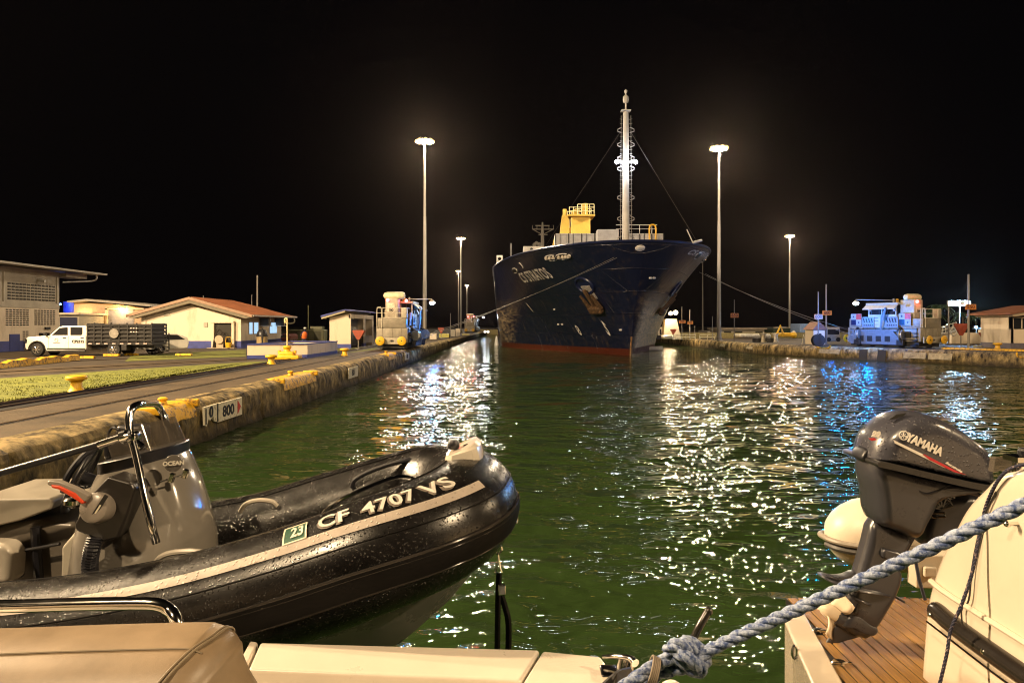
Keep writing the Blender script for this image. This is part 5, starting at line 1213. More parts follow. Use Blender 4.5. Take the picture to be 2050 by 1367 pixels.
for k in range(9):
    x = -1.1 + k * .28; rows.append([(x, 0, 0), (x, -.1 + .1 * math.sin(k * 1.9), .9), (x, .2, 1.5 + .12 * math.cos(k * 1.3)), (x, 1.8, 1.45), (x, 2, 0)])
b.grid(rows); b.build('tarpaulin', mat('tarp_navy', (.03, .035, .08), .7, var=.2), o, smooth=True)
b = MB(); [b.cyl((x, .5, 1.4), (x, .5, 2.0), .05, 5) for x in (-.9, .4, .9)]; b.cyl((-.9, .5, 1.85), (.9, .5, 1.85), .03, 5); b.build('stake', offw, o)
b = MB(); q = W(1963, 684, 66); b.box((q.x, q.y, 1.17), (1.1, .5, .14), bev=.03); tag(b.build('kerb_block', mat('block_tan', (.4, .33, .15), .7)), 'small tan block lying on the tarmac behind the kerb', 'block')
# right hut
hr = empty('hut', (0, 0, 1.1), 0, 'cream hut with red roof and wide window, cut by the right edge', 'hut'); d = 62
hx = lambda px: (px - HX) / F * d
hz = lambda py: CZ - (py - HY) / F * d - 1.1
b = MB(); b.b2(hx(2024), hx(2100), d, d + 4, .45, hz(659)); b.b2(hx(2024), hx(2029), d, d + .3, .45, hz(634)); b.b2(hx(2068), hx(2100), d, d + 4, .45, hz(634)); b.b2(hx(2027), hx(2100), d, d + .2, hz(637), hz(633)); b.b2(hx(2024), hx(2028), d, d + 4, .45, hz(634)); b.b2(hx(2028), hx(2100), d + 3.8, d + 4, .4, hz(634)); b.build('wall', cream, hr)
MB().b2(hx(2024) - .02, hx(2101), d - .02, d + 4, 0, .46).build('plinth', mat('plinth_grey', (.12, .11, .14), .7), hr)
MB().b2(hx(2029), hx(2068), d + .08, d + .11, hz(658), hz(637)).build('window', win_d, hr)
MB().b2(hx(2046), hx(2047.5), d + .04, d + .1, hz(658), hz(637)).build('mullion', cream, hr)
b = MB(); b.prism([(hx(2010), d - .8, hz(627)), (hx(2110), d - .8, hz(609)), (hx(2110), d - .8, hz(612)), (hx(2010), d - .8, hz(630))], (0, 6, 0)); b.build('roof', roof_r, hr)
b = MB(); b.prism([(hx(2014), d - .7, hz(629)), (hx(2110), d - .7, hz(614)), (hx(2110), d - .7, hz(622)), (hx(2018), d - .7, hz(634))], (0, 5, 0)); b.build('eave', conc_l, hr)
# bright blue-white floodlights on stands beyond, and small far lamps
wlb = mat('lamp_glass_cold', (.8, .9, 1), .3, var=0, emit=(.5, .8, 1.0), estr=60)
def flood(px, py, pb, d, e, r, label, col=(.35, .65, 1), m=wlb, n=2):
    q = W(px, pb, d); t = empty('floodlight_stand', (q.x, q.y, max(1.1, q.z)), 0, label, 'floodlight', 'cold floodlights beyond the right bank'); h = CZ - (py - HY) / F * d - t.location.z
    b = MB(); b.tube([(0, 0, 0), (0, 0, h)], .07, 6); b.cyl((-r * 3, 0, h - r), (r * 3, 0, h - r), .05, 5); b.build('stand', pole_m, t)
    for k in range(n):
        x = (k - (n - 1) / 2) * r * 3
        MB().b2(x - r * 1.3, x + r * 1.3, .02, .3, h - r, h + r).build('housing', lamp_case, t); MB().sphere((x, -.02, h), r, 10, (1.2, .5, 1)).build('lamp', m, t)
    if e: plight(t, (0, -.6, h - .1), e, col, r)
flood(1921, 607, 668, 95, 9000, .34, 'very bright blue white floodlight pair left of the tall horn pole', n=3)
flood(1954, 655, 668, 130, 0, .22, 'small deep blue lamp beside the farther white one', m=mat('lamp_glass_blue2', (.2, .4, 1), .3, var=0, emit=(.15, .45, 1), estr=20), n=1)
flood(1970, 654, 668, 130, 1500, .32, 'farther white blue lamp low above the parapet', n=1)
for i, (px, py) in enumerate(((1889, 654), (1931, 650), (1896, 650), (1912, 653), (1876, 650))):
    flood(px, py, 668, 160, 0, .13, ['tiny white lamp right of the gangway post', 'tiny lamp just left of the horn pole', 'tiny lamp above the gangway', 'tiny lamp above the life ring', 'tiny faint lamp at the loco handrail'][i], m=mat('lamp_far', (.8, .9, 1), .3, var=0, emit=(.7, .95, 1), estr=6), n=1)
# palms in the dark behind
def palm(px, pt, pb, d, label):
    q = W(px, pb, d); h = CZ - (pt - HY) / F * d - 1.1; t = empty('palm_tree', (q.x, q.y, 1.1), 0, label, 'tree', 'dark palms behind the right bank'); rnd = random.Random(px)
    MB().tube([(0, 0, 0), (.1, 0, h * .5), (0, 0, h)], [.22, .16, .12], 8).build('trunk', mat('palm_trunk', (.12, .09, .06), .9), t)
    b = MB()
    for k in range(16):
        a = k * .3927 + rnd.random() * .3; e = rnd.uniform(.1, 1.0); prev = None
        for j in range(9):
            u = j / 8; p = Vector((math.cos(a) * 2.3 * u, math.sin(a) * 2.3 * u, h + e * u * 1.6 - 2.2 * u * u))
            if prev is not None:
                s_ = Vector((-math.sin(a), math.cos(a), 0)); w2 = .42 * math.sin(math.pi * min(1, u + .08)) + .05
                for sg in (-1, 1): b.quad(prev, p, p + s_ * w2 * sg + Vector((0, 0, -.25)), prev + s_ * w2 * .6 * sg + Vector((0, 0, -.12)))
            prev = p
    b.build('crown', mat('palm_leaf', (.035, .07, .02), .6, var=.3), t)
palm(1880, 612, 672, 120, 'dark palm tree left of the brightest floodlight'); palm(1868, 626, 672, 125, 'lower palm tree close behind the locomotive railing'); palm(1927, 628, 672, 135, 'faint palm tree under the bright floodlight'); palm(1953, 632, 672, 140, 'faint palm tree right of the horn pole')
# far left bank clutter between the left locomotive and the ship
def lbx(name, label, cat, px0, px1, py0, py1, d, m, dep=2): return rb(name, label, cat, px0, px1, py0, py1, d, dep, m)
lbx('kiosk', 'small tan cabinet just right of the left locomotive', 'cabinet', 838, 846, 656, 670, 84, mat('tan', (.4, .3, .2), .6), .6)
lbx('low_wall', 'cream wall panel left of the red arrow beyond the left locomotive', 'wall', 860, 874, 667, 681, 100, cream, .3)
lbx('parked_boat', 'pale yellow boat hull on a stand beyond the left locomotive', 'boat', 879, 899, 668, 677, 115, mat('boat_yellow', (.5, .45, .1), .5, var=.2), 2)
a_ = arrow_sign((0, 0, 1.1), 'tiny red arrow marker beside the pale yellow boat', 1.0); q = W(883, 680, 108); a_.location = (q.x, q.y, 1.1)
lbx('kiosk', 'grey brown kiosk near the foot of the second mast', 'kiosk', 902, 912, 660, 677, 125, grey_w, 1)
lbx('kiosk', 'cream kiosk with dark opening touching the second mast', 'kiosk', 912, 921, 658, 677, 128, cream, 1)
lbx('low_wall', 'pale yellow wall panel left of the distant locomotive', 'wall', 925, 940, 668, 677, 140, mat('wall_yellow', (.55, .48, .2), .6), .3)
thin_pole(902, 627, 677, 118, 'thin dark aerial with a crosspiece between the masts', .06)
t = empty('channel_buoy', W(994, 690, 112), 0, 'small white cone at the foot of the ship side', 'buoy'); t.location.z = 0
MB().lathe([(.35, -.1), (.3, .3), (.12, 1.3), (.02, 1.4)], n=10).build('cone', offw, t)
for i, (px, py) in enumerate(((971, 664), (977, 664))):
    flood(px, py, 672, 175, 0, .22, ['left of two small white lamps at the far wall end', 'right of two small white lamps at the far wall end'][i], m=mat('lamp_far_warm', (.9, .9, .8), .3, var=0, emit=(1, .95, .8), estr=8), n=1)
MB_ = MB(); p, q = W(966, 674, 260), W(1010, 674, 260); MB_.b2(p.x, q.x, 240, 242, 0, 1.1 + .4); tag(MB_.build('lock_gate', mat('gate_yellow', (.4, .32, .12), .6)), 'low yellowish lock gate closing the far end of the basin', 'gate')
# line handlers' rowing boat under the bow
rbq = W(1307, 697, 90); o = empty('rowing_boat', (rbq.x - .2, 90, 0), R(8), 'small pale rowing boat on the water beside the ship bow', 'boat')
b = MB(); rows = []
for k in range(9):
    u = k / 8; x = -1.9 + 3.8 * u; w_ = .62 * math.sin(math.pi * (.12 + .86 * u)) ** .6
    rows.append([(x, -w_, .42 + .15 * abs(u - .5)), (x, -w_ * .8, .05), (x, 0, -.08), (x, w_ * .8, .05), (x, w_, .42 + .15 * abs(u - .5))])
o.scale = (.75, .9, 1); b.grid(rows); b.build('hull', mat('boat_cream', (.7, .65, .5), .5), o, smooth=True)
b = MB(); [b.b2(x - .1, x + .1, -.55, .55, .3, .34) for x in (-.9, .1, 1.0)]; b.build('thwart', mat('wood_thwart', (.4, .3, .15), .6), o)
for x in (-.6, .5):
    pr = skin_person('person', (rbq.x - .2 + x, 90, -.45), R(90 if x < 0 else -80), [(a, c, z) for a, c, z in J], E, RR, mat('light_shirt', (.6, .55, .42), .8), ['person in a pale shirt at the stern of the rowing boat', 'person in a pale shirt at the bow of the rowing boat'][x > 0]) if 0 else None
# ================= BLACK INFLATABLE DINGHY IN THE DAVITS =================
hyp = mat('hypalon_black', (.007, .006, .006), .26, var=.25, scale=9, bump=.10, bscale=160, wet=75, spec=.6)
hyp_p = mat('hypalon_plain', (.005, .0045, .0045), .55, var=.2, scale=6, spec=.1)
gel_g = mat('gelcoat_grey', (.24, .22, .19), .16, var=.05, scale=1.5, coat=.8)
gel_w = mat('gelcoat_white', (.55, .50, .42), .22, var=.05, scale=2, coat=.5)
chrome = mat('chrome', (.78, .76, .72), .09, metal=1, var=.05, scale=3)
plast = mat('black_plastic', (.015, .015, .02), .35)
stripe_m = mat('stripe_grey', (.42, .36, .31), .38, var=.08, scale=12, bump=.2, bscale=150, wet=60)
dg = empty('inflatable_dinghy', (-1.3, 3.4, 1.6), 0, 'black inflatable dinghy with grey console hanging above the water, bow raised', 'dinghy')
DI = Matrix.Translation((1.3, -3.4, -1.6))
def DB(): 
    b = MB(); b.T = DI; return b
R0 = .225
near = [(-3.1, 2.92, 1.80), (-2.6, 2.90, 1.82), (-2.01, 2.90, 1.855), (-1.62, 2.90, 1.90), (-1.22, 2.90, 1.98), (-.83, 2.91, 2.09), (-.55, 2.94, 2.185), (-.36, 3.02, 2.24), (-.245, 3.15, 2.275), (-.205, 3.33, 2.29)]
far = [(-.205, 3.45, 2.29), (-.25, 3.66, 2.275), (-.40, 3.84, 2.255), (-.62, 3.92, 2.19), (-.95, 3.95, 2.09), (-1.4, 3.96, 1.96), (-2.0, 3.96, 1.88), (-3.1, 3.96, 1.80)]
path = bez(near + far, 8)
tb = DB(); tb.tube(path, R0, 40); tube_o = tb.build('tube', hyp, dg, smooth=True, angle=180)
# frame along the tube
acc = [0.0]
for a, c in zip(path, path[1:]): acc.append(acc[-1] + (c - a).length)
def frame(s):
    s = max(0, min(acc[-1] - 1e-4, s))
    for i in range(len(acc) - 1):
        if s <= acc[i + 1]:
            u = (s - acc[i]) / (acc[i + 1] - acc[i]); p = path[i].lerp(path[i + 1], u); break
    t0 = (path[min(i + 1, len(path) - 1)] - path[max(i - 1, 0)]).normalized(); t1 = (path[min(i + 2, len(path) - 1)] - path[i]).normalized()
    t = t0.lerp(t1, u).normalized()
    side = t.cross(Vector((0, 0, 1))).normalized(); up = side.cross(t).normalized(); return p, t, side, up
def surf(s, phi, r=R0):
    p, t, sd, up = frame(s); return p + (up * math.cos(phi) + sd * math.sin(phi)) * r
def s_at(px, phi=None):   # arc length on the near side whose surface line phi shows at pixel column px
    for k in range(0, 500):
        s = acc[-1] * .5 * k / 500; p = surf(s, phi if phi is not None else R(24))
        if p.x / p.y * F + HX > px: return s
    return acc[-1] * .5
def band(s0, s1, f0, f1, r, name, m, parent, n=80, th=.004, taper=False):
    b = DB(); rows = []
    for k in range(n + 1):
        u = k / n; s = s0 + (s1 - s0) * u; a0, a1 = f0, f1
        if taper and u < .45: a0 = f1 + (f0 - f1) * (.12 + .88 * u / .45)
        rows.append([surf(s, a0 + (a1 - a0) * j / 5, r) for j in range(6)])
    b.grid(rows); return b.build(name, m, parent, smooth=True)
S0, S1 = s_at(120), s_at(962, R(41))
band(s_at(-400), S1, R(36), R(46), R0 + .003, 'stripe', stripe_m, tube_o, taper=False)
# rubbing strake: double ridge on the outside, all round
b = DB()
for ph, rr in ((84, .007), (88, .006), (107, .007)):
    b.tube([surf(acc[-1] * k / 160, R(ph), R0 + .006) for k in range(161)], rr, 8)
b.build('rubbing_strake', mat('strake_rubber', (.03, .026, .023), .13, var=.1), tube_o, smooth=True)
b = DB(); rows = [[surf(acc[-1] * k / 160, R(a), R0 + .012) for a in (84, 90, 98, 107)] for k in range(161)]; b.grid(rows); b.build('strake_base', hyp_p, tube_o, smooth=True)
b = DB(); b.tube([surf(acc[-1] * k / 160, R(58), R0 + .0015) for k in range(161)], .003, 5); b.tube([surf(acc[-1] * k / 160, R(-20), R0 + .0015) for k in range(161)], .003, 5); b.build('seam', hyp_p, tube_o)
# registration lettering mapped on to the tube
def tube_text(txt, s0, s1, phic, size, off, m, name, bold=.02):
    vs, fs = text_mesh(txt, 1.0, 0.0, bold, spacing=1.05); xs = [v.x for v in vs]; mn, mx_ = min(xs), max(xs); b = DB()
    # split long edges so the letters follow the tube
    b.add([surf(s0 + (s1 - s0) * (v.x - mn) / (mx_ - mn), phic - v.y * size / R0, R0 + off) for v in vs], fs)
    return b.build(name, m, tube_o)
let_w = mat('letter_silver', (.56, .53, .47), .35, var=.04); let_s = mat('letter_shadow', (.16, .13, .11), .4, var=0)
for tx_, p0_, p1_ in (('CF', 636, 697), ('4707', 721, 833), ('VS', 843, 905)):
    tube_text(tx_, s_at(p0_ - 3), s_at(p1_ - 2), R(24), .094, .003, let_s, 'letter_edge', .055)
    tube_text(tx_, s_at(p0_), s_at(p1_), R(23.2), .094, .0055, let_w, 'registration', .02)
b = DB(); rows = [[surf(s_at(566) + (s_at(612) - s_at(566)) * k / 4, R(a), R0 + .004) for a in (13, 20, 28, 35)] for k in range(5)]; b.grid(rows); st_ = b.build('sticker', mat('sticker_green', (.035, .10, .065), .3, var=0), tube_o)
b = DB(); 
for a0, a1 in ((11.8, 13.4), (34.6, 36.2)): b.grid([[surf(s_at(565) + (s_at(613) - s_at(565)) * k / 4, R(a), R0 + .005) for a in (a0, a1)] for k in range(5)])
for x0_, x1_ in ((565, 567.5), (611, 613.5)): b.grid([[surf(s_at(x), R(a), R0 + .005) for a in (12, 20, 28, 36)] for x in (x0_, x1_)])
b.build('sticker_edge', white_s, tube_o)
tube_text('23', s_at(582), s_at(608), R(24), .075, .0065, white_s, 'sticker_number', .03)
tube_text('RENEWED', s_at(572), s_at(606), R(15.5), .02, .0065, white_s, 'sticker_line', .01) if 0 else None
# transom-side end cones are outside the picture; hull
hg = mat('hull_grey', (.14, .13, .135), .28, var=.06, coat=.5)
keel = [(-3.0, 1.30), (-1.8, 1.34), (-1.2, 1.42), (-.8, 1.52), (-.51, 1.63), (-.287, 1.83), (-.12, 2.03), (-.07, 2.15)]
b = DB(); rows = []
for k in range(40):
    x = -3.0 + (2.93) * k / 39; kz = interp(keel, x)
    cn = [p for p in path if p.y < 3.39]; ca_ = min(cn, key=lambda p: abs(p.x - x)); yb = ca_.y + .08 if x < -.3 else 3.1 + (x + .3) * 1.1
    zt = ca_.z - .17
    rows.append([(x, yb, zt), (x, yb + .02, zt - .04), (x, (yb + 3.42) / 2, (zt - .06 + kz) / 2), (x, 3.42, kz), (x, 6.84 - (yb + 3.42) / 2, (zt - .06 + kz) / 2), (x, 6.84 - yb, zt)])
b.grid(rows); b.build('hull', hg, dg, smooth=True, angle=35)
b = DB(); b.grid([[(-3, 3.0, 1.78), (-3, 3.85, 1.78)], [(-1.2, 3.0, 1.86), (-1.2, 3.85, 1.86)], [(-.5, 3.05, 2.05), (-.5, 3.8, 2.05)]]); b.build('floor', gel_g, dg)
# bow eye and light
b = DB(); b.box(W(1033, 1030, 3.42), (.02, .06, .07), bev=.008); b.build('bow_plate', gel_w, dg)
b = DB(); b.tube(bez([W(992, 1092, 3.4), W(1002, 1093, 3.4), W(1004, 1102, 3.4), W(996, 1108, 3.4), W(990, 1100, 3.4)], 4), .006, 6); b.build('bow_eye', chrome, dg, smooth=True)
# grab handles
def arch(pts, r, m, name='grab_handle', par=None):
    b = DB(); b.tube(bez(pts, 8), r, 8); return b.build(name, m, par or dg, smooth=True)
arch([W(641, 1046, 3.10), W(652, 1022, 3.08), W(681, 1001, 3.07), W(735, 976, 3.08), W(786, 957, 3.12), W(812, 955, 3.14), W(829, 960, 3.16)], .010, chrome)
arch([W(704, 975, 3.75), W(713, 958, 3.74), W(751, 939, 3.74), W(800, 924, 3.74), W(832, 921, 3.75), W(848, 927, 3.76)], .012, plast)
arch([W(481, 1024, 3.78), W(490, 1010, 3.76), W(505, 1003, 3.76), W(525, 1001, 3.76), W(545, 1004, 3.76), W(555, 1012, 3.77)], .012, gel_w)
arch([W(309, 1130, 3.05), W(322, 1114, 3.03), W(345, 1106, 3.03), W(380, 1103, 3.03), W(405, 1106, 3.03), W(416, 1112, 3.04)], .012, gel_w)
arch([W(414, 1030, 3.9), W(424, 1022, 3.88), W(445, 1018, 3.88)], .004, plast)
# lines and a paddle blade lying in the bow
b = DB(); b.tube(bez([W(655, 1040, 3.3), W(700, 1022, 3.35), W(740, 1000, 3.4), W(800, 985, 3.4)], 6), .006, 6); b.build('line', hyp_p, dg)
b = DB(); b.box(W(690, 1024, 3.35), (.07, .1, .02), rot=Matrix.Rotation(.5, 3, 'Y'), bev=.008); b.box(W(733, 1004, 3.35), (.10, .06, .03), rot=Matrix.Rotation(-.3, 3, 'Y'), bev=.01); b.build('cushion_clip', gel_w, dg)
# bow locker
b = DB(); lx0, lx1 = W(881, 928, 3.35).x, W(986, 928, 3.35).x; zt = W(900, 892, 3.4).z; zb = zt - .30
rows = []
for u, (e, z) in enumerate(((0, zb), (.02, zb + .1), (.045, zt - .03), (.055, zt - .008), (.075, zt))):
    x0_, x1_, y0_, y1_ = lx0 + e * .5, lx1 - e, 3.22 + e * .6, 3.62 - e
    ring_ = []
    for k in range(24):
        a = 2 * math.pi * k / 24; c_, s_ = math.cos(a), math.sin(a); ex_ = 4
        q = (abs(c_) ** ex_ + abs(s_) ** ex_) ** (-1 / ex_)
        ring_.append(((x0_ + x1_) / 2 + (x1_ - x0_) / 2 * q * c_, (y0_ + y1_) / 2 + (y1_ - y0_) / 2 * q * s_, z + (.03 * (c_ * q)) * (u / 4)))
    rows.append(ring_)
b.grid(rows, closed=True); b.add([tuple(p) for p in rows[-1]], [tuple(range(24))]); lk = b.build('bow_locker', gel_w, dg, smooth=True, angle=30)
b = DB(); b.lathe([(.02, 0), (.028, .01), (.028, .03), (.018, .045), (.002, .048)], W(908, 899, 3.38), 12); b.build('latch', plast, lk, smooth=True)
b = DB(); b.tube(bez([W(938, 894, 3.4), W(946, 890, 3.4), W(955, 894, 3.4)], 4), .008, 6); b.lathe([(.025, 0), (.02, .012), (.005, .018)], W(936, 896, 3.38), 10); b.build('deck_fitting', chrome, lk, smooth=True)
# ---- console ----
cs_ = empty('console', (0, 0, 0)); cs_.parent = dg
lev = [(1170, 170, 424, .30), (1145, 171, 421, .29), (1100, 174, 418, .285), (1040, 182, 404, .27), (985, 196, 388, .25), (950, 212, 375, .235), (925, 224, 364, .22), (918, 228, 360, .21)]
b = DB(); rows = []
for py, l_, r_, dep in lev:
    dc = 3.40; A, B_ = W(l_, py, dc), W(r_, py, dc); ring_ = []
    for k in range(40):
        a = 2 * math.pi * k / 40; c_, s_ = math.cos(a), math.sin(a); ex_ = 3.6
        q = (abs(c_) ** ex_ + abs(s_) ** ex_) ** (-1 / ex_); cx_, sx_ = c_ * q, s_ * q
        x = (A.x + B_.x) / 2 + (B_.x - A.x) / 2 * cx_ * (1 - .16 * (sx_ * sx_) * (cx_ > 0)); y = dc + dep * sx_
        ring_.append((x, y, A.z + .055 * cx_ * (B_.x - A.x) / .5))
    rows.append(ring_)
b.grid(rows, closed=True); b.add([tuple(p) for p in rows[-1]], [tuple(range(40))]); b.build('console_body', gel_g, cs_, smooth=True, angle=40)
# black band round the dash and smoked screen
b = DB()
def bandpts(off, dz): return [(p[0] * (1 + 0) + (p[0] - (-1.69)) * off, p[1] + (p[1] - 3.4) * off, p[2] + dz) for p in rows[-1]]
b.grid([bandpts(.03, -.015), bandpts(.035, .035), bandpts(.0, .04)], closed=True); b.add(bandpts(.0, .0385), [tuple(range(40))]); b.build('dash_band', plast, cs_, smooth=True, angle=40)
b = DB(); scr = bandpts(-.04, .0)
fr = [p for p in scr if p[0] > -1.75]; fr.sort(key=lambda p: math.atan2(p[1] - 3.4, p[0] + 1.69))
b.grid([[(p[0] - .0, p[1], p[2] + .03) for p in fr], [(p[0] - .05, 3.4 + (p[1] - 3.4) * .92, p[2] + .15) for p in fr]])
sm = mat('smoked_screen', (.10, .085, .07), .06, var=0, alpha=.62); b.build('windscreen', sm, cs_, smooth=True)
b = DB(); b.tube(bez([W(313, 1086, 3.07), W(303, 1050, 3.06), W(288, 985, 3.08), W(273, 915, 3.12), W(260, 862, 3.15), W(259, 832, 3.17), W(267, 815, 3.2), W(282, 809, 3.27), W(300, 808, 3.5), W(314, 811, 3.68), W(326, 828, 3.72), W(341, 868, 3.70), W(360, 915, 3.66)], 8), .0165, 12); b.build('grab_rail', chrome, cs_, smooth=True)
b = DB()
b.box(W(262, 874, 3.16), (.07, .07, .05), bev=.012); b.cyl(W(252, 870, 3.15), W(285, 895, 3.15), .016, 8); b.build('rail_clamp', chrome, cs_, smooth=True)
MBx = DB(); MBx.box(W(268, 868, 3.55), (.13, .10, .09), bev=.02); MBx.box(W(250, 895, 3.5), (.16, .12, .12), bev=.03); MBx.build('compass', plast, cs_, smooth=True)
# oval badge and latch
def plane_front(px, py, d): return W(px, py, d)
b = DB(); c0 = W(347, 927, 3.15); b.lathe([(.001, .010), (.034, .010), (.036, .006), (.036, -.012)], c0, 24, axis=(.45, -.85, .15)); b.build('badge', mat('badge_dark', (.10, .09, .08), .3, var=0), cs_, smooth=True)
text_on('OCEAN', .024, DI @ (c0 + Vector((.010, -.020, .003))), (.88, .46, 0), (-.06, .1, 1), 'badge_text', mat('badge_text', (.55, .52, .45), .4, var=0), cs_, ext=.001, bold=.001)
b = DB(); b.cyl(W(320, 964, 3.12), W(373, 948, 3.2), .004, 6); 
for q_ in ((344, 956, 3.14), (371, 948, 3.19)): b.box(W(*q_), (.022, .02, .04), rot=Matrix.Rotation(.3, 3, 'Y'), bev=.004)
b.build('latch', chrome, cs_)
# control box, lever
def plate(pxs, d, th, m, name, par, bev=.012):
    b = DB(); b.prism([W(x, y, d) for x, y in pxs], (0, th, 0)); return b.build(name, m, par, bevel=bev)
plate([(216, 953), (262, 966), (270, 980), (258, 1020), (236, 1078), (205, 1086), (150, 1063), (147, 1050), (168, 1015), (186, 985)], 3.06, .14, mat('control_black', (.022, .019, .017), .3), 'control_box', cs_, .02)
b = DB(); cc = W(194, 1016, 3.03); b.lathe([(.001, .035), (.050, .033), (.060, .024), (.063, 0), (.06, -.03), (.055, -.06)], cc, 32, axis=(-.12, -.95, .2)); lv = b.build('lever_hub', mat('lever_grey', (.24, .21, .18), .3, var=.05), cs_, smooth=True)
plate([(180, 992), (170, 1006), (150, 993), (118, 976), (96, 972), (92, 966), (97, 961), (118, 963), (150, 976)], 2.99, .03, MATS['lever_grey'], 'lever_arm', lv, .008)
plate([(168, 1005), (164, 1010), (146, 998), (116, 980), (103, 977), (100, 970), (118, 972), (150, 987)], 2.985, .035, mat('lever_red', (.62, .06, .02), .35, var=.03), 'lever_grip', lv, .006)
b = DB(); b.box(W(200, 1012, 2.993), (.016, .004, .10), rot=Matrix.Rotation(R(33), 3, 'Y')); b.build('label_strip', blk, lv)
b = DB(); b.box(W(196, 1019, 2.990), (.006, .003, .04), rot=Matrix.Rotation(R(33), 3, 'Y')); b.build('label_text', white_s, lv)
b = DB(); pts = bez([W(190, 1075, 3.06), W(184, 1100, 3.05), W(180, 1125, 3.07), W(181, 1160, 3.1)], 10); b.tube(pts, [.030 + .004 * (k % 2) for k in range(len(pts))], 10); b.build('cable_conduit', plast, cs_)
# steering wheel
sw = DB(); c = W(165, 955, 3.45); ax = Vector((-.86, -.28, .42)).normalized(); u_ = ax.cross(Vector((0, 0, 1))).normalized(); v_ = ax.cross(u_)
sw.tube([c + (u_ * math.cos(a) + v_ * math.sin(a)) * .16 for a in [k * math.pi / 16 for k in range(32)]], .016, 10, closed=True)
for a in (0.5, 2.6, 4.7): sw.cyl(c, c + (u_ * math.cos(a) + v_ * math.sin(a)) * .15, .011, 8)
sw.build('steering_wheel', plast, cs_, smooth=True)
b = DB(); b.cyl(c, c - ax * .18, .03, 10); b.build('steering_hub', plast, cs_, smooth=True)
b = DB(); b.tube(bez([W(128, 985, 3.3), W(135, 955, 3.3), W(165, 915, 3.35), W(205, 888, 3.4), W(235, 882, 3.4)], 6), .016, 8); b.build('wheel_rail', plast, cs_, smooth=True)
b = DB(); b.box(W(160, 985, 3.35), (.10, .1, .06), bev=.015); b.sphere(W(150, 1003, 3.3), .05, 10, (1, 1, .6)); b.build('gauge_pod', chrome, cs_, smooth=True)
b = DB(); b.tube(bez([W(220, 895, 3.4), W(217, 870, 3.4), W(225, 856, 3.4), W(238, 860, 3.4)], 5), .006, 6); b.build('wire', plast, cs_)
# long black pole lying on the rail, chrome end
t = empty('boathook', W(0, 945, 3.12), 0, 'long black pole with a chrome end clamped to the dinghy console rail', 'pole'); M_ = Matrix.Translation(-t.location)
b = MB(); b.T = M_; b.tube([W(-120, 982, 3.12), W(200, 889, 3.12)], .015, 10); b.build('shaft', plast, t, smooth=True)
b = MB(); b.T = M_; b.tube([W(198, 890, 3.12), W(250, 873, 3.12)], .018, 10); b.lathe([(.02, 0), (.03, .01), (.03, .035), (.02, .045)], W(240, 877, 3.12), 12, axis=(1, 0, .3)); b.build('end_fitting', chrome, t, smooth=True)
# helm seat, boxes and jug in the stern
b = DB(); b.prism([W(-60, 1000, 3.3), W(100, 997, 3.3), W(106, 1004, 3.3), W(100, 1020, 3.3), W(40, 1042, 3.3), W(-60, 1066, 3.3)], (0, .45, 0)); b.build('seat', mat('seat_grey', (.30, .27, .22), .4, var=.08), dg, bevel=.02)
b = DB(); b.prism([W(-60, 1064, 3.35), W(60, 1040, 3.35), W(150, 1046, 3.35), W(170, 1180, 3.35), W(-60, 1190, 3.35)], (0, .4, 0)); b.build('seat_box', mat('seat_box_grey', (.16, .14, .115), .3, var=.1, coat=.4), dg, bevel=.03)
b = DB(); b.prism([W(-60, 1085, 3.2), W(8, 1090, 3.2), W(22, 1112, 3.2), W(20, 1170, 3.2), W(-60, 1180, 3.2)], (0, .12, 0)); b.build('fender', gel_w, dg, bevel=.03)
b = DB(); b.cyl(W(70, 1055, 3.32), W(78, 1160, 3.32), .02, 8); b.cyl(W(28, 1105, 3.3), W(120, 1088, 3.3), .008, 6); b.box(W(36, 1130, 3.3), (.05, .03, .11), bev=.01); b.build('seat_strap', plast, dg)
jg = empty('fuel_jug', W(158, 1150, 3.2), 0, 'white plastic jug with red scrawl standing left of the dinghy console', 'jug'); M_ = Matrix.Translation(-jg.location)
b = MB(); b.T = M_; b.prism([W(140, 1075, 3.18), W(150, 1062, 3.18), (W(170, 1085, 3.18)), W(178, 1110, 3.18), W(172, 1170, 3.18), W(120, 1175, 3.18), W(122, 1095, 3.18)], (0, .12, 0)); b.build('jug_body', mat('jug_white', (.6, .55, .45), .35, var=.06), jg, bevel=.015)
b = MB(); b.T = M_; b.tube([W(163, 1080, 3.175), W(164, 1105, 3.175), W(158, 1118, 3.175), W(167, 1122, 3.175), W(158, 1135, 3.175), W(168, 1146, 3.175)], .0022, 5); b.build('red_mark', mat('ink_red', (.35, .03, .02), .6, var=0), jg)
# lifting strap hanging under the bow
sp = empty('davit_strap', W(998, 1110, 3.4), 0, 'black webbing strap with steel hook and buckle hanging from the dinghy bow', 'strap'); M_ = Matrix.Translation(-sp.location)
b = MB(); b.T = M_; b.tube(bez([W(997, 1106, 3.4), W(998, 1125, 3.4), W(993, 1140, 3.4), W(992, 1146, 3.4), W(1004, 1146, 3.4), W(1001, 1136, 3.4), W(999, 1118, 3.4)], 5), .005, 6); b.build('hook', chrome, sp, smooth=True)
def strapb(pts, w_):
    b = MB(); b.T = M_; P = bez(pts, 6); b.grid([[p + Vector((-w_, 0, 0)), p + Vector((w_ * .3, -.012, 0)), p + Vector((w_, 0, 0))] for p in P]); b.grid([[p + Vector((-w_, .004, 0)), p + Vector((w_, .004, 0))] for p in P]); return b
strapb([W(999, 1146, 3.4), W(997, 1200, 3.38), W(996, 1260, 3.37), W(995, 1330, 3.36)], .013).build('webbing', hyp_p, sp)
strapb([W(1003, 1190, 3.41), W(1011, 1215, 3.41), W(1018, 1250, 3.40), W(1017, 1330, 3.40)], .014).build('webbing', hyp_p, sp)
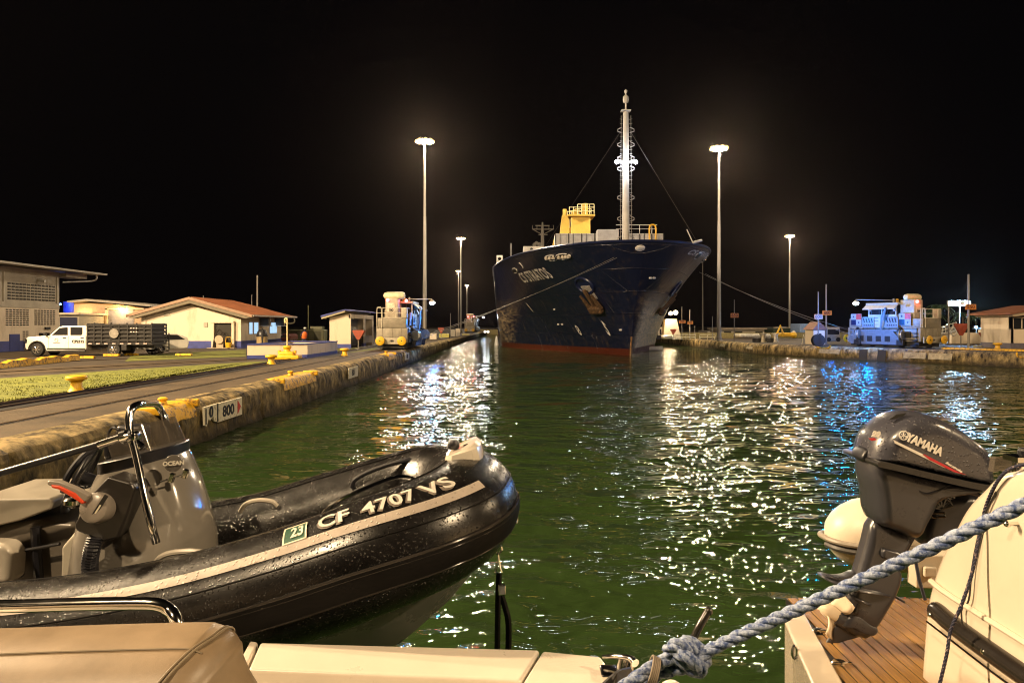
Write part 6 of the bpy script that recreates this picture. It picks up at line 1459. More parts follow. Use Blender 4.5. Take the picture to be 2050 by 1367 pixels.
b = MB(); b.T = M_; b.box(W(1005, 1180, 3.36), (.035, .02, .05), bev=.006); b.build('buckle', chrome, sp, smooth=True)
# ================= OUR COCKPIT EDGE =================
gel = mat('gelcoat_cream', (.62, .55, .46), .30, var=.04, scale=3, coat=.3, bump=.05, bscale=60)
leather = mat('leather_tan', (.25, .18, .11), .42, var=.16, scale=3, bump=.22, bscale=320)
ck = empty('cockpit_coaming', (0, 2.5, 1.97), 0, 'cream fibreglass coaming of the viewer\'s own boat along the bottom edge', 'coaming')
def rel(o, b): b.T = Matrix.Translation(-Vector(o.location)); return b
def slab(pts, z0, name, m, par, bev, obj):
    b = rel(obj, MB()); b.prism([(x, y, z0) for x, y in pts], (0, 0, -.45)) if not hasattr(pts[0], 'z') else b.prism(pts, (0, 0, -.45)); o = b.build(name, m, par, bevel=bev); o.modifiers['bevel'].segments = 5; return o
P_ = lambda px, py, z: Vector(((px - HX) / F * ((CZ - z) * F / (py - HY)), (CZ - z) * F / (py - HY), z))
slab([P_(521, 1284, 1.975), P_(1081, 1299, 1.955), P_(1043, 1361, 1.955), P_(497, 1338, 1.975)], 0, 'locker_lid', gel, ck, .012, ck)
slab([P_(500, 1281, 1.965), P_(517, 1283, 1.965), P_(492, 1338, 1.965), P_(470, 1338, 1.965)], 0, 'side_lid', gel, ck, .01, ck)
b = rel(ck, MB()); A = [P_(1086, 1301, 1.955), P_(1203, 1312, 1.955), P_(1228, 1347, 1.945), P_(1262, 1400, 1.93), P_(1032, 1400, 1.955), P_(1048, 1362, 1.955)]
b.prism(A, (0, 0, -.45)); o = b.build('end_moulding', gel, ck, bevel=.012)
b = rel(ck, MB()); b.b2(-2.6, .62, 1.9, 2.38, 1.2, 1.90); o = b.build('coaming_base', gel, ck, bevel=.03)
b = rel(ck, MB()); b.sphere(P_(1345, 1392, 1.98), .045, 16); b.cyl(P_(1345, 1392, 1.5), P_(1345, 1392, 1.98), .043, 14) if 0 else None; b.build('rail_cap', gel, ck, smooth=True)
# cushion
cu = empty('backrest_cushion', (-1.1, 2.0, 2.0), 0, 'tan leather backrest cushion in the bottom left corner', 'cushion')
b = rel(cu, MB()); zt = 2.245
out = [W(-300, 1262, 2.12), W(0, 1258, 2.12), W(200, 1251, 2.12), W(400, 1246, 2.12), W(435, 1249, 2.12), W(462, 1260, 2.12), W(478, 1280, 2.12), W(486, 1312, 2.12), W(487, 1500, 2.12), W(-300, 1500, 2.12)]
rows = []
cent = Vector((-1.3, 0, 2.0))
for (e, dy) in ((.10, .06), (.03, .045), (.006, .02), (0, -.01), (.004, -.07), (.018, -.13), (.045, -.185), (.085, -.225), (.14, -.25), (.24, -.262)):
    r_ = []
    for p in bez(out, 5):
        x = min(p.x, p.x if p.x < -1.3 else -1.3 + (p.x + 1.3) * (1 - e / .6)); z = p.z - e * (1 if p.z > 2.0 else 0)
        r_.append((x, 2.12 + dy, z))
    rows.append(r_)
b.grid(rows); b.build('cushion_cover', leather, cu, smooth=True, angle=180)
b = rel(cu, MB())
seam = [Vector((-.765, 2.16, 2.215)), Vector((-.775, 2.05, 2.222)), Vector((-.80, 1.95, 2.195)), Vector((-.835, 1.885, 2.13)), Vector((-.87, 1.86, 2.03))]
sb = bez([Vector(rows[j][max(0, int(29 - j * 1.7))]) + Vector((0, -.001, .001)) for j in range(1, 10)], 4)
b.tube([p + Vector((-.004, -.0, .003)) for p in sb], .0035, 6); b.tube([p + Vector((.006, -.001, .001)) for p in sb], .0035, 6)
sb2 = [Vector(rows[5][i]) + Vector((0, -.001, .001)) for i in range(0, 24)]; b.tube(sb2, .003, 6)
b.build('piping', mat('piping_tan', (.22, .17, .11), .45), cu, smooth=True)
# steel rail
ra = empty('grab_rail', (-1.4, 2.35, 2.1), 0, 'polished steel tube rail behind the tan cushion', 'rail')
b = rel(ra, MB()); b.tube(bez([W(-300, 1216, 2.35), W(0, 1213, 2.35), W(150, 1209, 2.35), W(270, 1207, 2.35), W(315, 1209, 2.35), W(338, 1220, 2.35), W(352, 1240, 2.33), W(360, 1275, 2.32), W(362, 1330, 2.3)], 10), .0205, 20); b.build('tube', chrome, ra, smooth=True)
# cleat
cl = empty('cleat', P_(1235, 1340, 1.95), 0, 'chrome mooring cleat at the right end of the cream coaming', 'cleat')
b = rel(cl, MB()); pts = bez([W(1206, 1314, 2.46), W(1225, 1313, 2.45), W(1248, 1315, 2.42), W(1264, 1319, 2.4), W(1272, 1327, 2.38)], 6); n_ = len(pts)
b.tube(pts, [.006 + .008 * (k / (n_ - 1)) for k in range(n_)], 12); b.build('horn', chrome, cl, smooth=True)
b = rel(cl, MB()); b.tube([W(1246, 1318, 2.42), W(1243, 1350, 2.42)], [.012, .02], 10); b.tube([W(1262, 1322, 2.4), W(1256, 1352, 2.4)], [.012, .02], 10); b.box(W(1235, 1344, 2.42), (.11, .08, .015), bev=.006); b.build('cleat_base', chrome, cl, smooth=True)
# ================= MOORING ROPE =================
rope_m = mat('rope_blue_grey', (.34, .40, .54), .85, var=.3, scale=70, col2=(.04, .07, .19), thr=(.40, .60), bump=.8, bscale=260)
def rope(pts, rad, name, m, parent=None, pitch=None, nn=12, fuzz=True):
    P = bez(pts, 14); L = [0]
    for a, c in zip(P, P[1:]): L.append(L[-1] + (c - a).length)
    pitch = pitch or rad * 7; n_ = max(20, int(L[-1] / pitch * 11)); Q = []; j = 0
    for i in range(n_ + 1):
        s = L[-1] * i / n_
        while j < len(L) - 2 and L[j + 1] < s: j += 1
        Q.append(P[j].lerp(P[j + 1], (s - L[j]) / max(1e-9, L[j + 1] - L[j])))
    b = MB(); 
    if parent is not None: b.T = Matrix.Translation(-Vector(parent.location))
    nrm = (Q[1] - Q[0]).cross(Vector((0, 1, 0.1))).normalized(); fr_ = []
    for i in range(n_ + 1):
        t = (Q[min(i + 1, n_)] - Q[max(i - 1, 0)]).normalized(); nrm = (nrm - t * nrm.dot(t)).normalized(); fr_.append((t, nrm.copy(), t.cross(nrm)))
    rnd = random.Random(5)
    for k in range(3):
        pts3 = []
        for i in range(n_ + 1):
            a = 2 * math.pi * (L[-1] * i / n_) / pitch + k * 2.0944; t, u, v = fr_[i]
            pts3.append(Q[i] + (u * math.cos(a) + v * math.sin(a)) * rad * .50)
        b.tube(pts3, rad * .54, nn)
    if fuzz:   # loose fibres standing off the lay
        for i in range(int(L[-1] * 900)):
            q = rnd.randrange(n_); t, u, v = fr_[q]; a = rnd.uniform(0, 6.28); d_ = u * math.cos(a) + v * math.sin(a); p = Q[q] + d_ * rad * .9 + t * rnd.uniform(-.01, .01)
            e = p + d_ * rnd.uniform(.002, .006) + t * rnd.uniform(-.01, .01); w_ = t.cross(d_) * .0004; b.add([p - w_, p + w_, e], [(0, 1, 2)])
    return b.build(name, m, parent, smooth=True, angle=180)
rp = empty('mooring_rope', W(1372, 1310, 1.95), 0, 'thick blue grey three strand mooring rope knotted above the cleat', 'rope')
KD = 1.95
rope([W(2140, 968, 1.62), W(2050, 1010, 1.65), W(1900, 1080, 1.72), W(1700, 1172, 1.80), W(1550, 1240, 1.87), W(1440, 1291, 1.93), W(1408, 1310, 1.94), W(1395, 1330, 1.93), W(1368, 1325, 1.93), W(1345, 1312, 1.94)], .0165, 'standing_part', rope_m, rp)
rope([W(1400, 1312, 1.97), W(1378, 1296, 1.93), W(1352, 1290, 1.92), W(1338, 1302, 1.94), W(1342, 1322, 1.97), W(1370, 1334, 1.96), W(1400, 1338, 1.92), W(1412, 1322, 1.94), W(1404, 1300, 1.97), W(1382, 1286, 1.96), W(1366, 1284, 1.94)], .0175, 'knot_loop', rope_m, rp)
rope([W(1345, 1298, 1.97), W(1362, 1308, 1.91), W(1384, 1320, 1.90), W(1404, 1337, 1.92), W(1396, 1345, 1.95), W(1368, 1330, 1.98), W(1350, 1306, 1.99), W(1362, 1292, 1.96)], .0165, 'knot_turn', rope_m, rp)
rope([W(1346, 1312, 1.95), W(1330, 1322, 1.94), W(1308, 1334, 1.93), W(1280, 1352, 1.91), W(1240, 1382, 1.88), W(1190, 1420, 1.86)], .018, 'eye_leg', rope_m, rp)
rope([W(1372, 1334, 1.97), W(1348, 1340, 1.96), W(1322, 1346, 1.95), W(1296, 1362, 1.93), W(1258, 1392, 1.9), W(1220, 1425, 1.88)], .018, 'eye_leg', rope_m, rp)
b = MB(); b.T = Matrix.Translation(-Vector(rp.location)); 
for k in range(5): 
    c = W(1301 + k * 3.2, 1340 + k * 1.6, 1.92); b.tube([c + Vector((.004 * math.cos(a) + .010 * math.sin(a), .03 * math.cos(a), .034 * math.sin(a) + .002 * math.cos(a))) for a in [j * math.pi / 8 for j in range(16)]], .0028, 6, closed=True)
b.build('whipping', mat('whipping_tan', (.25, .2, .15), .7), rp, smooth=True)
b = MB(); b.T = Matrix.Translation(-Vector(rp.location)); b.tube(bez([W(1385, 1288, 1.98), W(1392, 1272, 1.98), W(1402, 1250, 1.98), W(1416, 1224, 1.99)], 6), [.009] * 6 + [.012] * 3 + [.009] * 10, 10) if 0 else b.tube(bez([W(1385, 1288, 1.98), W(1392, 1270, 1.98), W(1402, 1250, 1.98), W(1417, 1224, 1.99)], 6), .0105, 10); b.sphere(W(1418, 1223, 1.99), .0125, 10); b.build('taped_end', mat('tape_black', (.02, .017, .012), .25), rp, smooth=True)
b = MB(); b.T = Matrix.Translation(-Vector(rp.location)); rows = [[W(1262, 1338, 2.2), W(1226, 1352, 2.1), W(1200, 1372, 2.0), W(1180, 1400, 1.95)], [W(1270, 1346, 2.2), W(1240, 1362, 2.1), W(1218, 1384, 2.0), W(1205, 1410, 1.95)]]; b.prism(bez([W(1264, 1337, 2.2), W(1236, 1345, 2.1), W(1204, 1372, 2.05)], 4) + bez([W(1196, 1420, 2.0), W(1235, 1372, 2.05), W(1268, 1348, 2.2)], 4), (0, .012, 0)); b.build('chafe_sleeve', mat('sleeve_black', (.02, .016, .012), .5), rp)
# ================= NEIGHBOURING WHITE YACHT =================
hullw = mat('hull_white_gloss', (.56, .48, .38), .24, var=.05, scale=1.5, coat=.5)
yc = empty('motor_yacht', (1.75, 3.0, 1.3), 0, 'white yacht quarter at the right edge with black rubbing strake and teak bathing platform', 'yacht')
prof_ = [(3.20, 1.0), (3.20, 1.35), (3.19, 1.555), (3.17, 1.74), (3.14, 1.93), (3.06, 2.12), (2.94, 2.305), (2.86, 2.41), (2.77, 2.49), (2.70, 2.55), (2.62, 2.585), (2.45, 2.62), (1.6, 2.68)]
pc = bez([(0, y, z) for y, z in prof_], 5)
b = rel(yc, MB()); rows = []
for (x, e) in ((1.75, .055), (1.752, .035), (1.76, .018), (1.775, .007), (1.80, 0), (3.2, 0)):
    rows.append([(x, p.y - e * (1 if p.y > 2.5 else .3), p.z - e * .6) for p in pc])
b.grid(rows)
side = [(1.75, p.y - .055 * (1 if p.y > 2.5 else .3), p.z - .033) for p in pc]
# the side plate, cut into rows so it can bulge slightly
rows = []
for k in range(13):
    u = k / 12; rows.append([(1.75 - .018 * math.sin(math.pi * u), s_[1] + (1.45 - s_[1]) * u, s_[2]) for s_ in side])
b.grid(rows); b.build('quarter_hull', hullw, yc, smooth=True, angle=70)
b = rel(yc, MB())  # moulded step above the strake
b.tube(bez([(1.742, 3.075, 2.035), (1.732, 2.95, 2.03), (1.727, 2.6, 2.03), (1.727, 1.5, 2.03)], 6), .012, 8); b.build('moulded_step', hullw, yc, smooth=True)
b = rel(yc, MB()); b.tube(bez([(1.745, 3.045, 1.925), (1.738, 3.0, 1.93), (1.731, 2.9, 1.925), (1.728, 2.6, 1.92), (1.728, 1.5, 1.915)], 6), [.034, .037, .038] + [.038] * 22, 12); sr = b.build('rubbing_strake', mat('strake_black', (.015, .012, .010), .25, var=.1), yc, smooth=True)
b = rel(yc, MB()); b.tube([(1.70, 3.03, 1.885), (1.69, 2.6, 1.878), (1.69, 1.5, 1.872)], .004, 6); b.build('strake_trim', chrome, sr, smooth=True)
for y in (3.0, 2.66): 
    b = rel(yc, MB()); b.lathe([(.011, 0), (.009, .004), (.002, .006)], (1.693, y, 1.925), 10, axis=(-1, 0, 0)); b.build('bolt', chrome, sr, smooth=True)
b = rel(yc, MB()); b.tube(bez([(1.741, 2.66, 2.50), (1.735, 2.73, 2.37), (1.732, 2.78, 2.2), (1.730, 2.80, 2.06), (1.728, 2.84, 2.01), (1.728, 2.84, 1.96)], 6), .0035, 6); b.build('panel_gap', blk, yc)
b = rel(yc, MB()); b.cyl((1.74, 2.545, 2.415), (1.71, 2.545, 2.415), .008, 8); b.sphere((1.705, 2.545, 2.415), .012, 10); b.build('snap_stud', chrome, yc, smooth=True)
# chrome lamp / fairlead on top
b = rel(yc, MB()); b.cyl(W(2045, 925, 2.62), W(2045, 950, 2.62), .03, 16); b.b2(*(W(2030, 0, 2.6).x, W(2090, 0, 2.6).x), 2.58, 2.66, W(0, 922, 2.62).z, W(0, 912, 2.62).z); b.build('deck_fitting', chrome, yc, smooth=True)
b = rel(yc, MB()); b.prism([W(1988, 945, 2.7), W(1994, 915, 2.7), W(2030, 918, 2.7), W(2028, 938, 2.7)], (0, .03, 0)); b.build('lamp_lens', sm, yc)
b = rel(yc, MB()); b.sphere(W(2048, 905, 2.6), .018, 10); b.build('cap_nut', plast, yc)
# platform
teak = mat('teak', (.34, .19, .06), .45, var=.3, scale=5, stretch=(14, .8, 1), bump=.3, bscale=30, col2=(.15, .075, .02))
pz = 1.60
def edge_y(x): return 4.06 if x > 1.5 else 3.86 - (1.51 - x) / .16 * .89
b = rel(yc, MB()); x = 1.515 - .056 * 3; k = 0
while x < 3.1: b.b2(x, x + .045, 2.7, edge_y(x), pz - .02, pz); x += .056
b.build('teak_deck', teak, yc)
MBk = rel(yc, MB()); MBk.prism([(1.30, 2.66, pz - .006), (3.1, 2.66, pz - .006), (3.1, 4.08, pz - .006), (1.51, 4.08, pz - .006), (1.51, 3.86, pz - .006)], (0, 0, -.034)); MBk.build('caulking', blk, yc)
b = rel(yc, MB()); b.prism([P_(1571, 1243, pz + .01), P_(1583, 1228, pz + .015), P_(1606, 1222, pz + .015), P_(1612, 1226, pz + .015), P_(1708, 1400, pz + .015), P_(1640, 1400, pz + .01)], (0, 0, -.5)); b.build('platform_edge', hullw, yc, bevel=.012)
for px, py in ((1642, 1263), (1682, 1327)):
    c = P_(px, py, pz); b = rel(yc, MB()); b.tube(bez([c + Vector((-.045, 0, .0)), c + Vector((-.04, -.02, .012)), c + Vector((0, -.03, .014)), c + Vector((.04, -.02, .012)), c + Vector((.045, 0, 0))], 5), .005, 8); b.lathe([(.03, 0), (.028, .004), (.01, .006)], c + Vector((0, .01, 0)), 14); b.build('lashing_ring', chrome, yc, smooth=True)
b = rel(yc, MB()); b.tube([W(1591 + 5 * math.cos(a), 1305 + 13 * math.sin(a), 3.40) for a in [k * math.pi / 6 for k in range(12)]], .006, 6, closed=True); b.build('drain', chrome, yc)
# thin dark line hanging down the quarter
ln = empty('fender_line', (1.7, 2.8, 2.4), 0, 'thin dark blue flecked line hanging down the white yacht quarter', 'line')
rope([W(2080, 925, 2.5), W(2040, 932, 2.55), W(2012, 945, 2.60), W(1990, 975, 2.66), W(1972, 1020, 2.72), W(1960, 1080, 2.72), W(1945, 1150, 2.72), W(1925, 1210, 2.72), W(1903, 1262, 2.74), W(1895, 1310, 2.74), W(1876, 1390, 2.74)], .0065, 'line', mat('line_navy', (.22, .16, .16), .7, var=.3, scale=90, col2=(.008, .009, .03), thr=(.58, .62)), ln, fuzz=False)
# ================= OUTBOARD ON THE WHITE TENDER =================
ob_m = mat('outboard_grey', (.045, .045, .058), .28, var=.06, scale=4, coat=.6, bump=.02, bscale=80, wet=55)
ob_p = mat('outboard_leg', (.034, .034, .042), .3, var=.08, scale=4, coat=.3)
OD = 3.5
def inflate(pxs, h, name, m, par, d=OD, ctr=None, prof=((1, 0), (.99, .3), (.965, .52), (.92, .72), (.85, .87), (.74, .96), (.55, 1.0), (.25, 1.0)), n=4, obj=None, tilt=0.0, lean=0.0):
    P = [W(x, y, d) for x, y in pxs]
    if n: 
        Q = []; m_ = len(P)
        for i in range(m_):
            a, b_, c, e = P[i - 1], P[i], P[(i + 1) % m_], P[(i + 2) % m_]
            for k in range(n):
                t = k / n; Q.append(.5 * ((2 * b_) + (c - a) * t + (2 * a - 5 * b_ + 4 * c - e) * t * t + (3 * b_ - a - 3 * c + e) * t ** 3))
        P = Q
    c = W(*ctr, d) if ctr else sum(P, Vector()) / len(P)
    b = MB(); 
    if obj: b.T = Matrix.Translation(-Vector(obj.location))
    rows = []
    for sg, pr in ((-1, list(prof)[::-1]), (1, list(prof)[1:])):
        for sc, hh in pr:
            rows.append([(c.x + (p.x - c.x) * sc, d + sg * hh * h + lean * (p.z - c.z) * 0, c.z + (p.z - c.z) * sc) for p in P])
    b.grid(rows, closed=True); nP = len(P)
    b.add([tuple(p) for p in rows[0]], [tuple(range(nP))]); b.add([tuple(p) for p in rows[-1]], [tuple(range(nP))])
    o = b.build(name, m, par, smooth=True, angle=50); return o
ob = empty('outboard_motor', W(1830, 1080, OD), 0, 'grey outboard motor tilted over the teak platform', 'outboard motor')
cowl = inflate([(1722, 905), (1732, 872), (1752, 848), (1778, 830), (1808, 822), (1840, 824), (1880, 842), (1920, 866), (1948, 890), (1960, 915), (1965, 945), (1961, 961), (1900, 950), (1820, 932), (1745, 914), (1724, 911)], .17, 'cowling', ob_m, ob, obj=ob, ctr=(1845, 905))
inflate([(1722, 911), (1745, 913), (1820, 931), (1900, 949), (1963, 961), (1964, 972), (1900, 961), (1820, 943), (1745, 925), (1722, 920)], .178, 'cowl_trim', mat('trim_black', (.02, .019, .02), .3), cowl, obj=ob, n=3, prof=((1, 0), (1, .9), (.995, 1), (.3, 1)))
inflate([(1716, 905), (1726, 893), (1730, 912), (1722, 922), (1714, 915)], .06, 'cowl_latch', plast, cowl, obj=ob)
inflate([(1727, 918), (1800, 936), (1880, 954), (1962, 968), (1925, 978), (1890, 982), (1862, 996), (1850, 1016), (1835, 1045), (1818, 1071), (1780, 1056), (1742, 1038), (1733, 985)], .13, 'lower_cowling', ob_p, ob, obj=ob, n=3, ctr=(1800, 985))
leg = inflate([(1742, 1036), (1780, 1054), (1818, 1070), (1806, 1100), (1794, 1130), (1800, 1150), (1790, 1185), (1768, 1225), (1742, 1262), (1715, 1258), (1690, 1235), (1688, 1205), (1700, 1170), (1712, 1135), (1728, 1080)], .058, 'leg', ob_p, ob, obj=ob, n=3, ctr=(1755, 1130))
inflate([(1690, 1222), (1712, 1222), (1735, 1240), (1752, 1252), (1745, 1266), (1722, 1264), (1696, 1250), (1676, 1246)], .055, 'gearcase', ob_p, leg, obj=ob, n=3)
b = MB(); b.T = Matrix.Translation(-Vector(ob.location)); b.tube([W(1672, 1232, OD), W(1690, 1238, OD), W(1715, 1250, OD), W(1736, 1260, OD), W(1746, 1266, OD)], [.038, .048, .052, .042, .012], 18); b.build('torpedo', ob_p, leg, smooth=True)
inflate([(1676, 1248), (1740, 1264), (1725, 1272), (1690, 1282), (1650, 1292), (1664, 1270)], .010, 'skeg', ob_p, leg, obj=ob, n=2)
def plate2(pxs, d, hw, th, name):
    b = MB(); b.T = Matrix.Translation(-Vector(ob.location)); P = bez([W(x, y, d) for x, y in pxs], 5)
    m_ = len(P); rows = [[p + Vector((0, -hw * math.sin(math.pi * min(1, (i + .4) / m_ * 1.1)) ** .5 if i < m_ - 1 else -.05, 0)), p + Vector((0, 0, .0)), p + Vector((0, hw * math.sin(math.pi * min(1, (i + .4) / m_ * 1.1)) ** .5 if i < m_ - 1 else .05, 0))] for i, p in enumerate(P)]
    b.grid(rows); b.grid([[q + Vector((0, 0, -th)) for q in r_] for r_ in rows]); o = b.build(name, ob_p, leg, smooth=True); md = o.modifiers.new('thick', 'SOLIDIFY'); md.thickness = .006; return o
plate2([(1640, 1150), (1670, 1162), (1710, 1170), (1755, 1180), (1800, 1198)], OD, .10, .004, 'anti_ventilation_plate')
plate2([(1690, 1182), (1715, 1195), (1750, 1208)], OD, .075, .004, 'splash_plate')
inflate([(1642, 1150), (1660, 1152), (1690, 1150), (1708, 1142), (1722, 1150), (1712, 1166), (1675, 1166)], .03, 'trim_tab', ob_p, leg, obj=ob, n=2)
b = MB(); b.T = Matrix.Translation(-Vector(ob.location)); b.box(W(1716, 1217, OD - .058), (.010, .01, .045), rot=Matrix.Rotation(R(20), 3, 'Y')); b.build('water_intake', blk, leg)
inflate([(1762, 1096), (1772, 1096), (1805, 1106), (1820, 1116), (1816, 1128), (1770, 1118), (1758, 1108)], .03, 'tilt_grip', ob_p, leg, obj=ob, n=2, d=OD - .05)
# propeller
prm = mat('propeller_white', (.72, .60, .45), .3, var=.05, coat=.3); b = MB(); b.T = Matrix.Translation(-Vector(ob.location)); hub = W(1668, 1226, OD); axp = (W(1640, 1212, OD) - W(1690, 1236, OD)).normalized()
b.lathe([(.034, -.03), (.036, .02), (.028, .05), (.012, .07), (.001, .075)], hub, 16, axis=axp); u_ = axp.cross(Vector((0, 1, 0))).normalized(); v_ = axp.cross(u_)
for k in range(3):
    a0 = .45 + k * 2.094; rows = []
    for i in range(6):
        r_ = .03 + .085 * i / 5; w_ = .9 * math.sin(math.pi * (.25 + .6 * i / 5)); row = []
        for j in range(5):
            q = (j - 2) / 2; a = a0 + q * w_ * .55; row.append(hub + (u_ * math.cos(a) + v_ * math.sin(a)) * r_ + axp * (q * .032))
        rows.append(row)
    b.grid(rows)
o = b.build('propeller', prm, ob, smooth=True, angle=60); md = o.modifiers.new('thick', 'SOLIDIFY'); md.thickness = .005
# graphics on the cowl
yd = OD - .171
gx = (W(1900, 935, yd) - W(1800, 895, yd)).normalized(); gu = Vector((-gx.z, 0, gx.x)) * 1
def cowl_text(txt, px, py, size, stretch, m, name, bold=.004, sh=0.0, xd=None, d=None):
    vs, fs = text_mesh(txt, size, .0012, bold, shear=sh); dd = d or yd; o_ = W(px, py, dd); X_ = xd or gx; U_ = Vector((-X_.z, 0, X_.x)); b = MB(); b.T = Matrix.Translation(-Vector(ob.location)); b.add([o_ + X_ * v.x * stretch + U_ * v.y + Vector((0, -.004 - v.z, 0)) for v in vs], fs); return b.build(name, m, cowl)
letw = mat('decal_white', (.72, .68, .62), .35, var=0)
gxt = (W(1882, 905, yd) - W(1822, 878, yd)).normalized()
cowl_text('YAMAHA', 1850, 890, .052, .80, letw, 'brand_lettering', .0025, xd=gxt)
b = MB(); b.T = Matrix.Translation(-Vector(ob.location)); c = W(1808, 871, yd) + Vector((0, -.005, 0))
b.tube([c + Vector((.020 * math.cos(a), 0, .020 * math.sin(a))) for a in [k * math.pi / 12 for k in range(24)]], .0022, 6, closed=True)
for k in range(3):
    a = math.pi / 2 + k * 2.094; b.cyl(c, c + Vector((.018 * math.cos(a), 0, .018 * math.sin(a))), .0018, 6)
    a += 1.047; b.cyl(c + Vector((.004 * math.cos(a), 0, .004 * math.sin(a))), c + Vector((.012 * math.cos(a), 0, .012 * math.sin(a))), .0014, 6)
    p = c + Vector((.014 * math.cos(a - 1.047), 0, .014 * math.sin(a - 1.047))); q = Vector((-math.sin(a - 1.047), 0, math.cos(a - 1.047))) * .006; b.cyl(p - q, p + q, .0016, 6)
b.build('round_emblem', letw, cowl)
def strip4(pts, m, name, off=.004):
    b = MB(); b.T = Matrix.Translation(-Vector(ob.location)); b.prism([W(x, y, yd) + Vector((0, -off, 0)) for x, y in pts], (0, .003, 0)); b.build(name, m, cowl)
strip4([(1788, 880), (1846, 908), (1900, 936), (1890, 936), (1846, 914), (1791, 887)], letw, 'white_stripe')
strip4([(1846, 909), (1850, 909), (1918, 944), (1934, 950), (1908, 944), (1860, 920)], mat('decal_red', (.45, .02, .03), .35, var=0), 'red_stripe', .0055)
cowl_text('fourstroke', 1908, 934, .0155, 1.25, letw, 'script_line', .0006, .5, xd=(W(1934, 950, yd) - W(1882, 919, yd)).normalized())
cowl_text('20', 1752, 869, .034, 1.0, letw, 'power_number', .0025, .3, xd=Vector((.97, 0, -.1)).normalized(), d=OD - .135)
b = MB(); b.T = Matrix.Translation(-Vector(ob.location)); b.prism([W(1738, 877, OD - .14), W(1750, 876, OD - .14), W(1756, 880, OD - .14), W(1744, 882, OD - .14)], (0, -.004, 0)); b.build('red_mark', MATS['decal_red'], cowl)
for nm, pts_, dd in (('air_slot', [(1776, 840), (1792, 829), (1812, 826), (1806, 832), (1790, 838)], OD - .085), ('side_slot', [(1850, 860), (1866, 862), (1882, 868), (1868, 870), (1856, 866)], OD - .150)):
    b = MB(); b.T = Matrix.Translation(-Vector(ob.location)); b.prism([W(x, y, dd) for x, y in pts_], (0, -.012, 0)); b.build(nm, blk, cowl)
# clamp bracket with lever
inflate([(1858, 1000), (1880, 990), (1915, 985), (1950, 990), (1940, 1040), (1900, 1080), (1868, 1096), (1838, 1084), (1842, 1040)], .09, 'clamp_bracket', plast, ob, obj=ob, d=OD + .06, n=2)
b = MB(); b.T = Matrix.Translation(-Vector(ob.location)); c = W(1885, 1018, OD - .04)
for k in range(7): a = .3 + k * .45; b.cyl(c, c + Vector((.055 * math.cos(a), 0, .05 * math.sin(a))), .006, 5)
b.tube([c + Vector((.055 * math.cos(a), 0, .05 * math.sin(a))) for a in [.2 + k * .3 for k in range(11)]], .006, 6); b.build('tilt_rack', mat('bracket_grey', (.06, .06, .06), .35, metal=.5), ob, smooth=True)
b = MB(); b.T = Matrix.Translation(-Vector(ob.location)); b.tube([W(1864, 1027, OD - .06), W(1890, 1026, OD - .06), W(1892, 1034, OD - .06), W(1866, 1035, OD - .06)], .005, 6, closed=True); b.cyl(W(1885, 994, OD), W(1955, 1018, OD), .008, 6); b.cyl(W(1893, 992, OD), W(1960, 1010, OD), .006, 6); b.build('clamp_handle', chrome, ob, smooth=True)
b = MB(); b.T = Matrix.Translation(-Vector(ob.location)); b.tube(bez([W(1862, 990, OD - .1), W(1885, 980, OD - .12), W(1915, 978, OD - .12), W(1960, 990, OD - .1)], 5), .010, 8); b.tube(bez([W(1830, 975, OD - .12), W(1850, 988, OD - .13), W(1870, 985, OD - .13), W(1900, 972, OD - .12)], 5), .006, 8); b.tube([W(1852, 1005, OD - .02), W(1838, 1040, OD - .02), W(1812, 1085, OD - .02), W(1802, 1105, OD - .02)], .028, 8); b.build('cable', plast, ob, smooth=True)
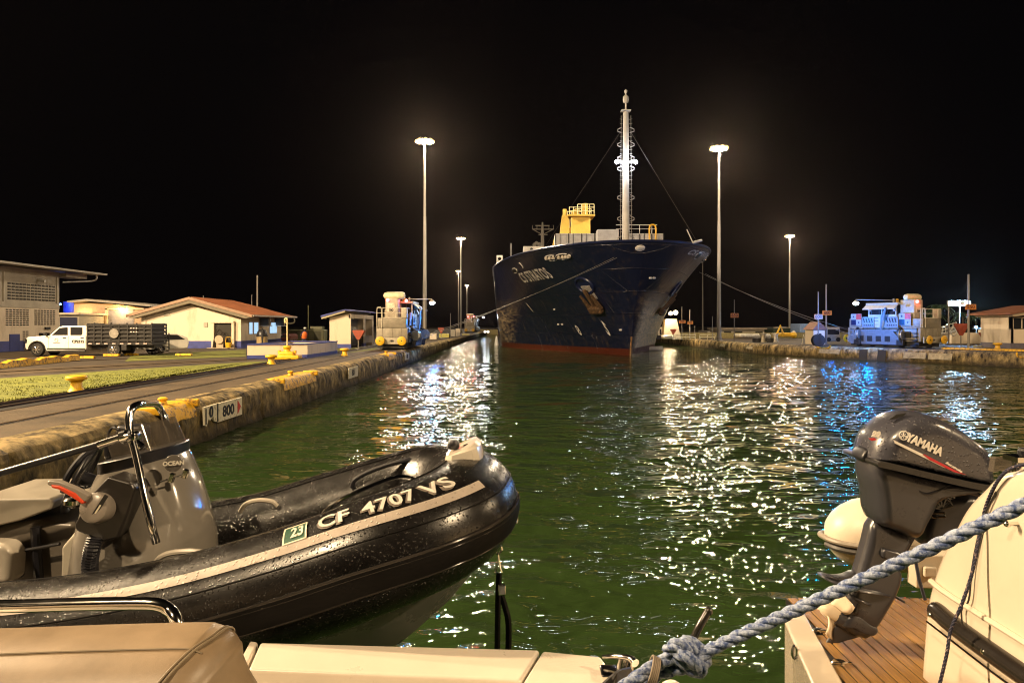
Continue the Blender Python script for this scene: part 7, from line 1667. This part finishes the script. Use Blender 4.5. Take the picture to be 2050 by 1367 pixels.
# white tender behind it
td = empty('white_tender', (2.2, 4.3, 1.8), 0, 'white inflatable tender with grey rubbing band behind the outboard', 'dinghy')
tw_ = mat('tender_white', (.66, .58, .46), .42, var=.05, scale=4, bump=.1, bscale=120)
b = rel(td, MB()); pts = []; rr = []
cx = W(1655, 1068, 4.35); zc = cx.z
for x, r_ in ((0, .004), (.006, .05), (.025, .095), (.06, .135), (.11, .17), (.18, .20), (.27, .215), (.5, .22), (2.2, .22)): pts.append((cx.x + x, 4.35, zc)); rr.append(r_)
b.tube(pts, rr, 32); tt = b.build('tube', tw_, td, smooth=True, angle=180)
b = rel(td, MB())
for dz, r_, m_ in ((-.02, .016, 0),): b.tube(bez([(cx.x + 2.2, 4.35 - .222, zc + dz), (cx.x + .5, 4.35 - .222, zc + dz), (cx.x + .22, 4.35 - .208, zc + dz), (cx.x + .09, 4.35 - .165, zc + dz), (cx.x + .02, 4.35 - .10, zc + dz), (cx.x - .012, 4.35, zc + dz), (cx.x + .02, 4.45, zc + dz), (cx.x + .3, 4.56, zc + dz)], 6), r_, 8)
b.build('rubbing_band', mat('band_grey', (.30, .26, .21), .45), tt, smooth=True)
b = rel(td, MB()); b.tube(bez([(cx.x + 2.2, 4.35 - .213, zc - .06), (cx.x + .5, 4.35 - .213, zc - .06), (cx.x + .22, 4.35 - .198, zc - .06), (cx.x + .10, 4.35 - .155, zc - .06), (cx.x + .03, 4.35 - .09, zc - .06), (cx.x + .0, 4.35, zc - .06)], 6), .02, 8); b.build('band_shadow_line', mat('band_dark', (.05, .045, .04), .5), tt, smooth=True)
b = rel(td, MB()); A, B_ = W(1815, 1112, 4.1), W(1900, 1112, 4.1); b.b2(A.x, B_.x, 4.0, 4.1, W(0, 1165, 4.1).z, W(0, 1100, 4.1).z); b.b2(W(1826, 0, 4.1).x, W(1850, 0, 4.1).x, 3.97, 4.0, W(0, 1140, 4.1).z, W(0, 1120, 4.1).z); b.build('transom', tw_, td, bevel=.01)
b = rel(td, MB()); b.tube([W(1833, 1122, 3.95), W(1840, 1160, 3.95), W(1852, 1200, 3.95)], .009, 6); b.build('strap', mat('strap_blue', (.05, .06, .10), .6), td)
# ================= HAZE ADDED FOR LAMP HALOS =================
hzm = bpy.data.materials.new('haze'); hzm.use_nodes = True; n_ = hzm.node_tree.nodes; n_.clear()
ho = n_.new('ShaderNodeOutputMaterial'); hv_ = n_.new('ShaderNodeVolumePrincipled'); hzm.node_tree.links.new(hv_.outputs[0], ho.inputs['Volume'])
hv_.inputs['Color'].default_value = (1, .80, .68, 1); hv_.inputs['Density'].default_value = .000045; hv_.inputs['Anisotropy'].default_value = .88
tag(MB().b2(-725, 725, -60, 725, -3, 45).build('haze', hzm), 'thin haze volume added for glow halos around the lamps', kind='stuff')
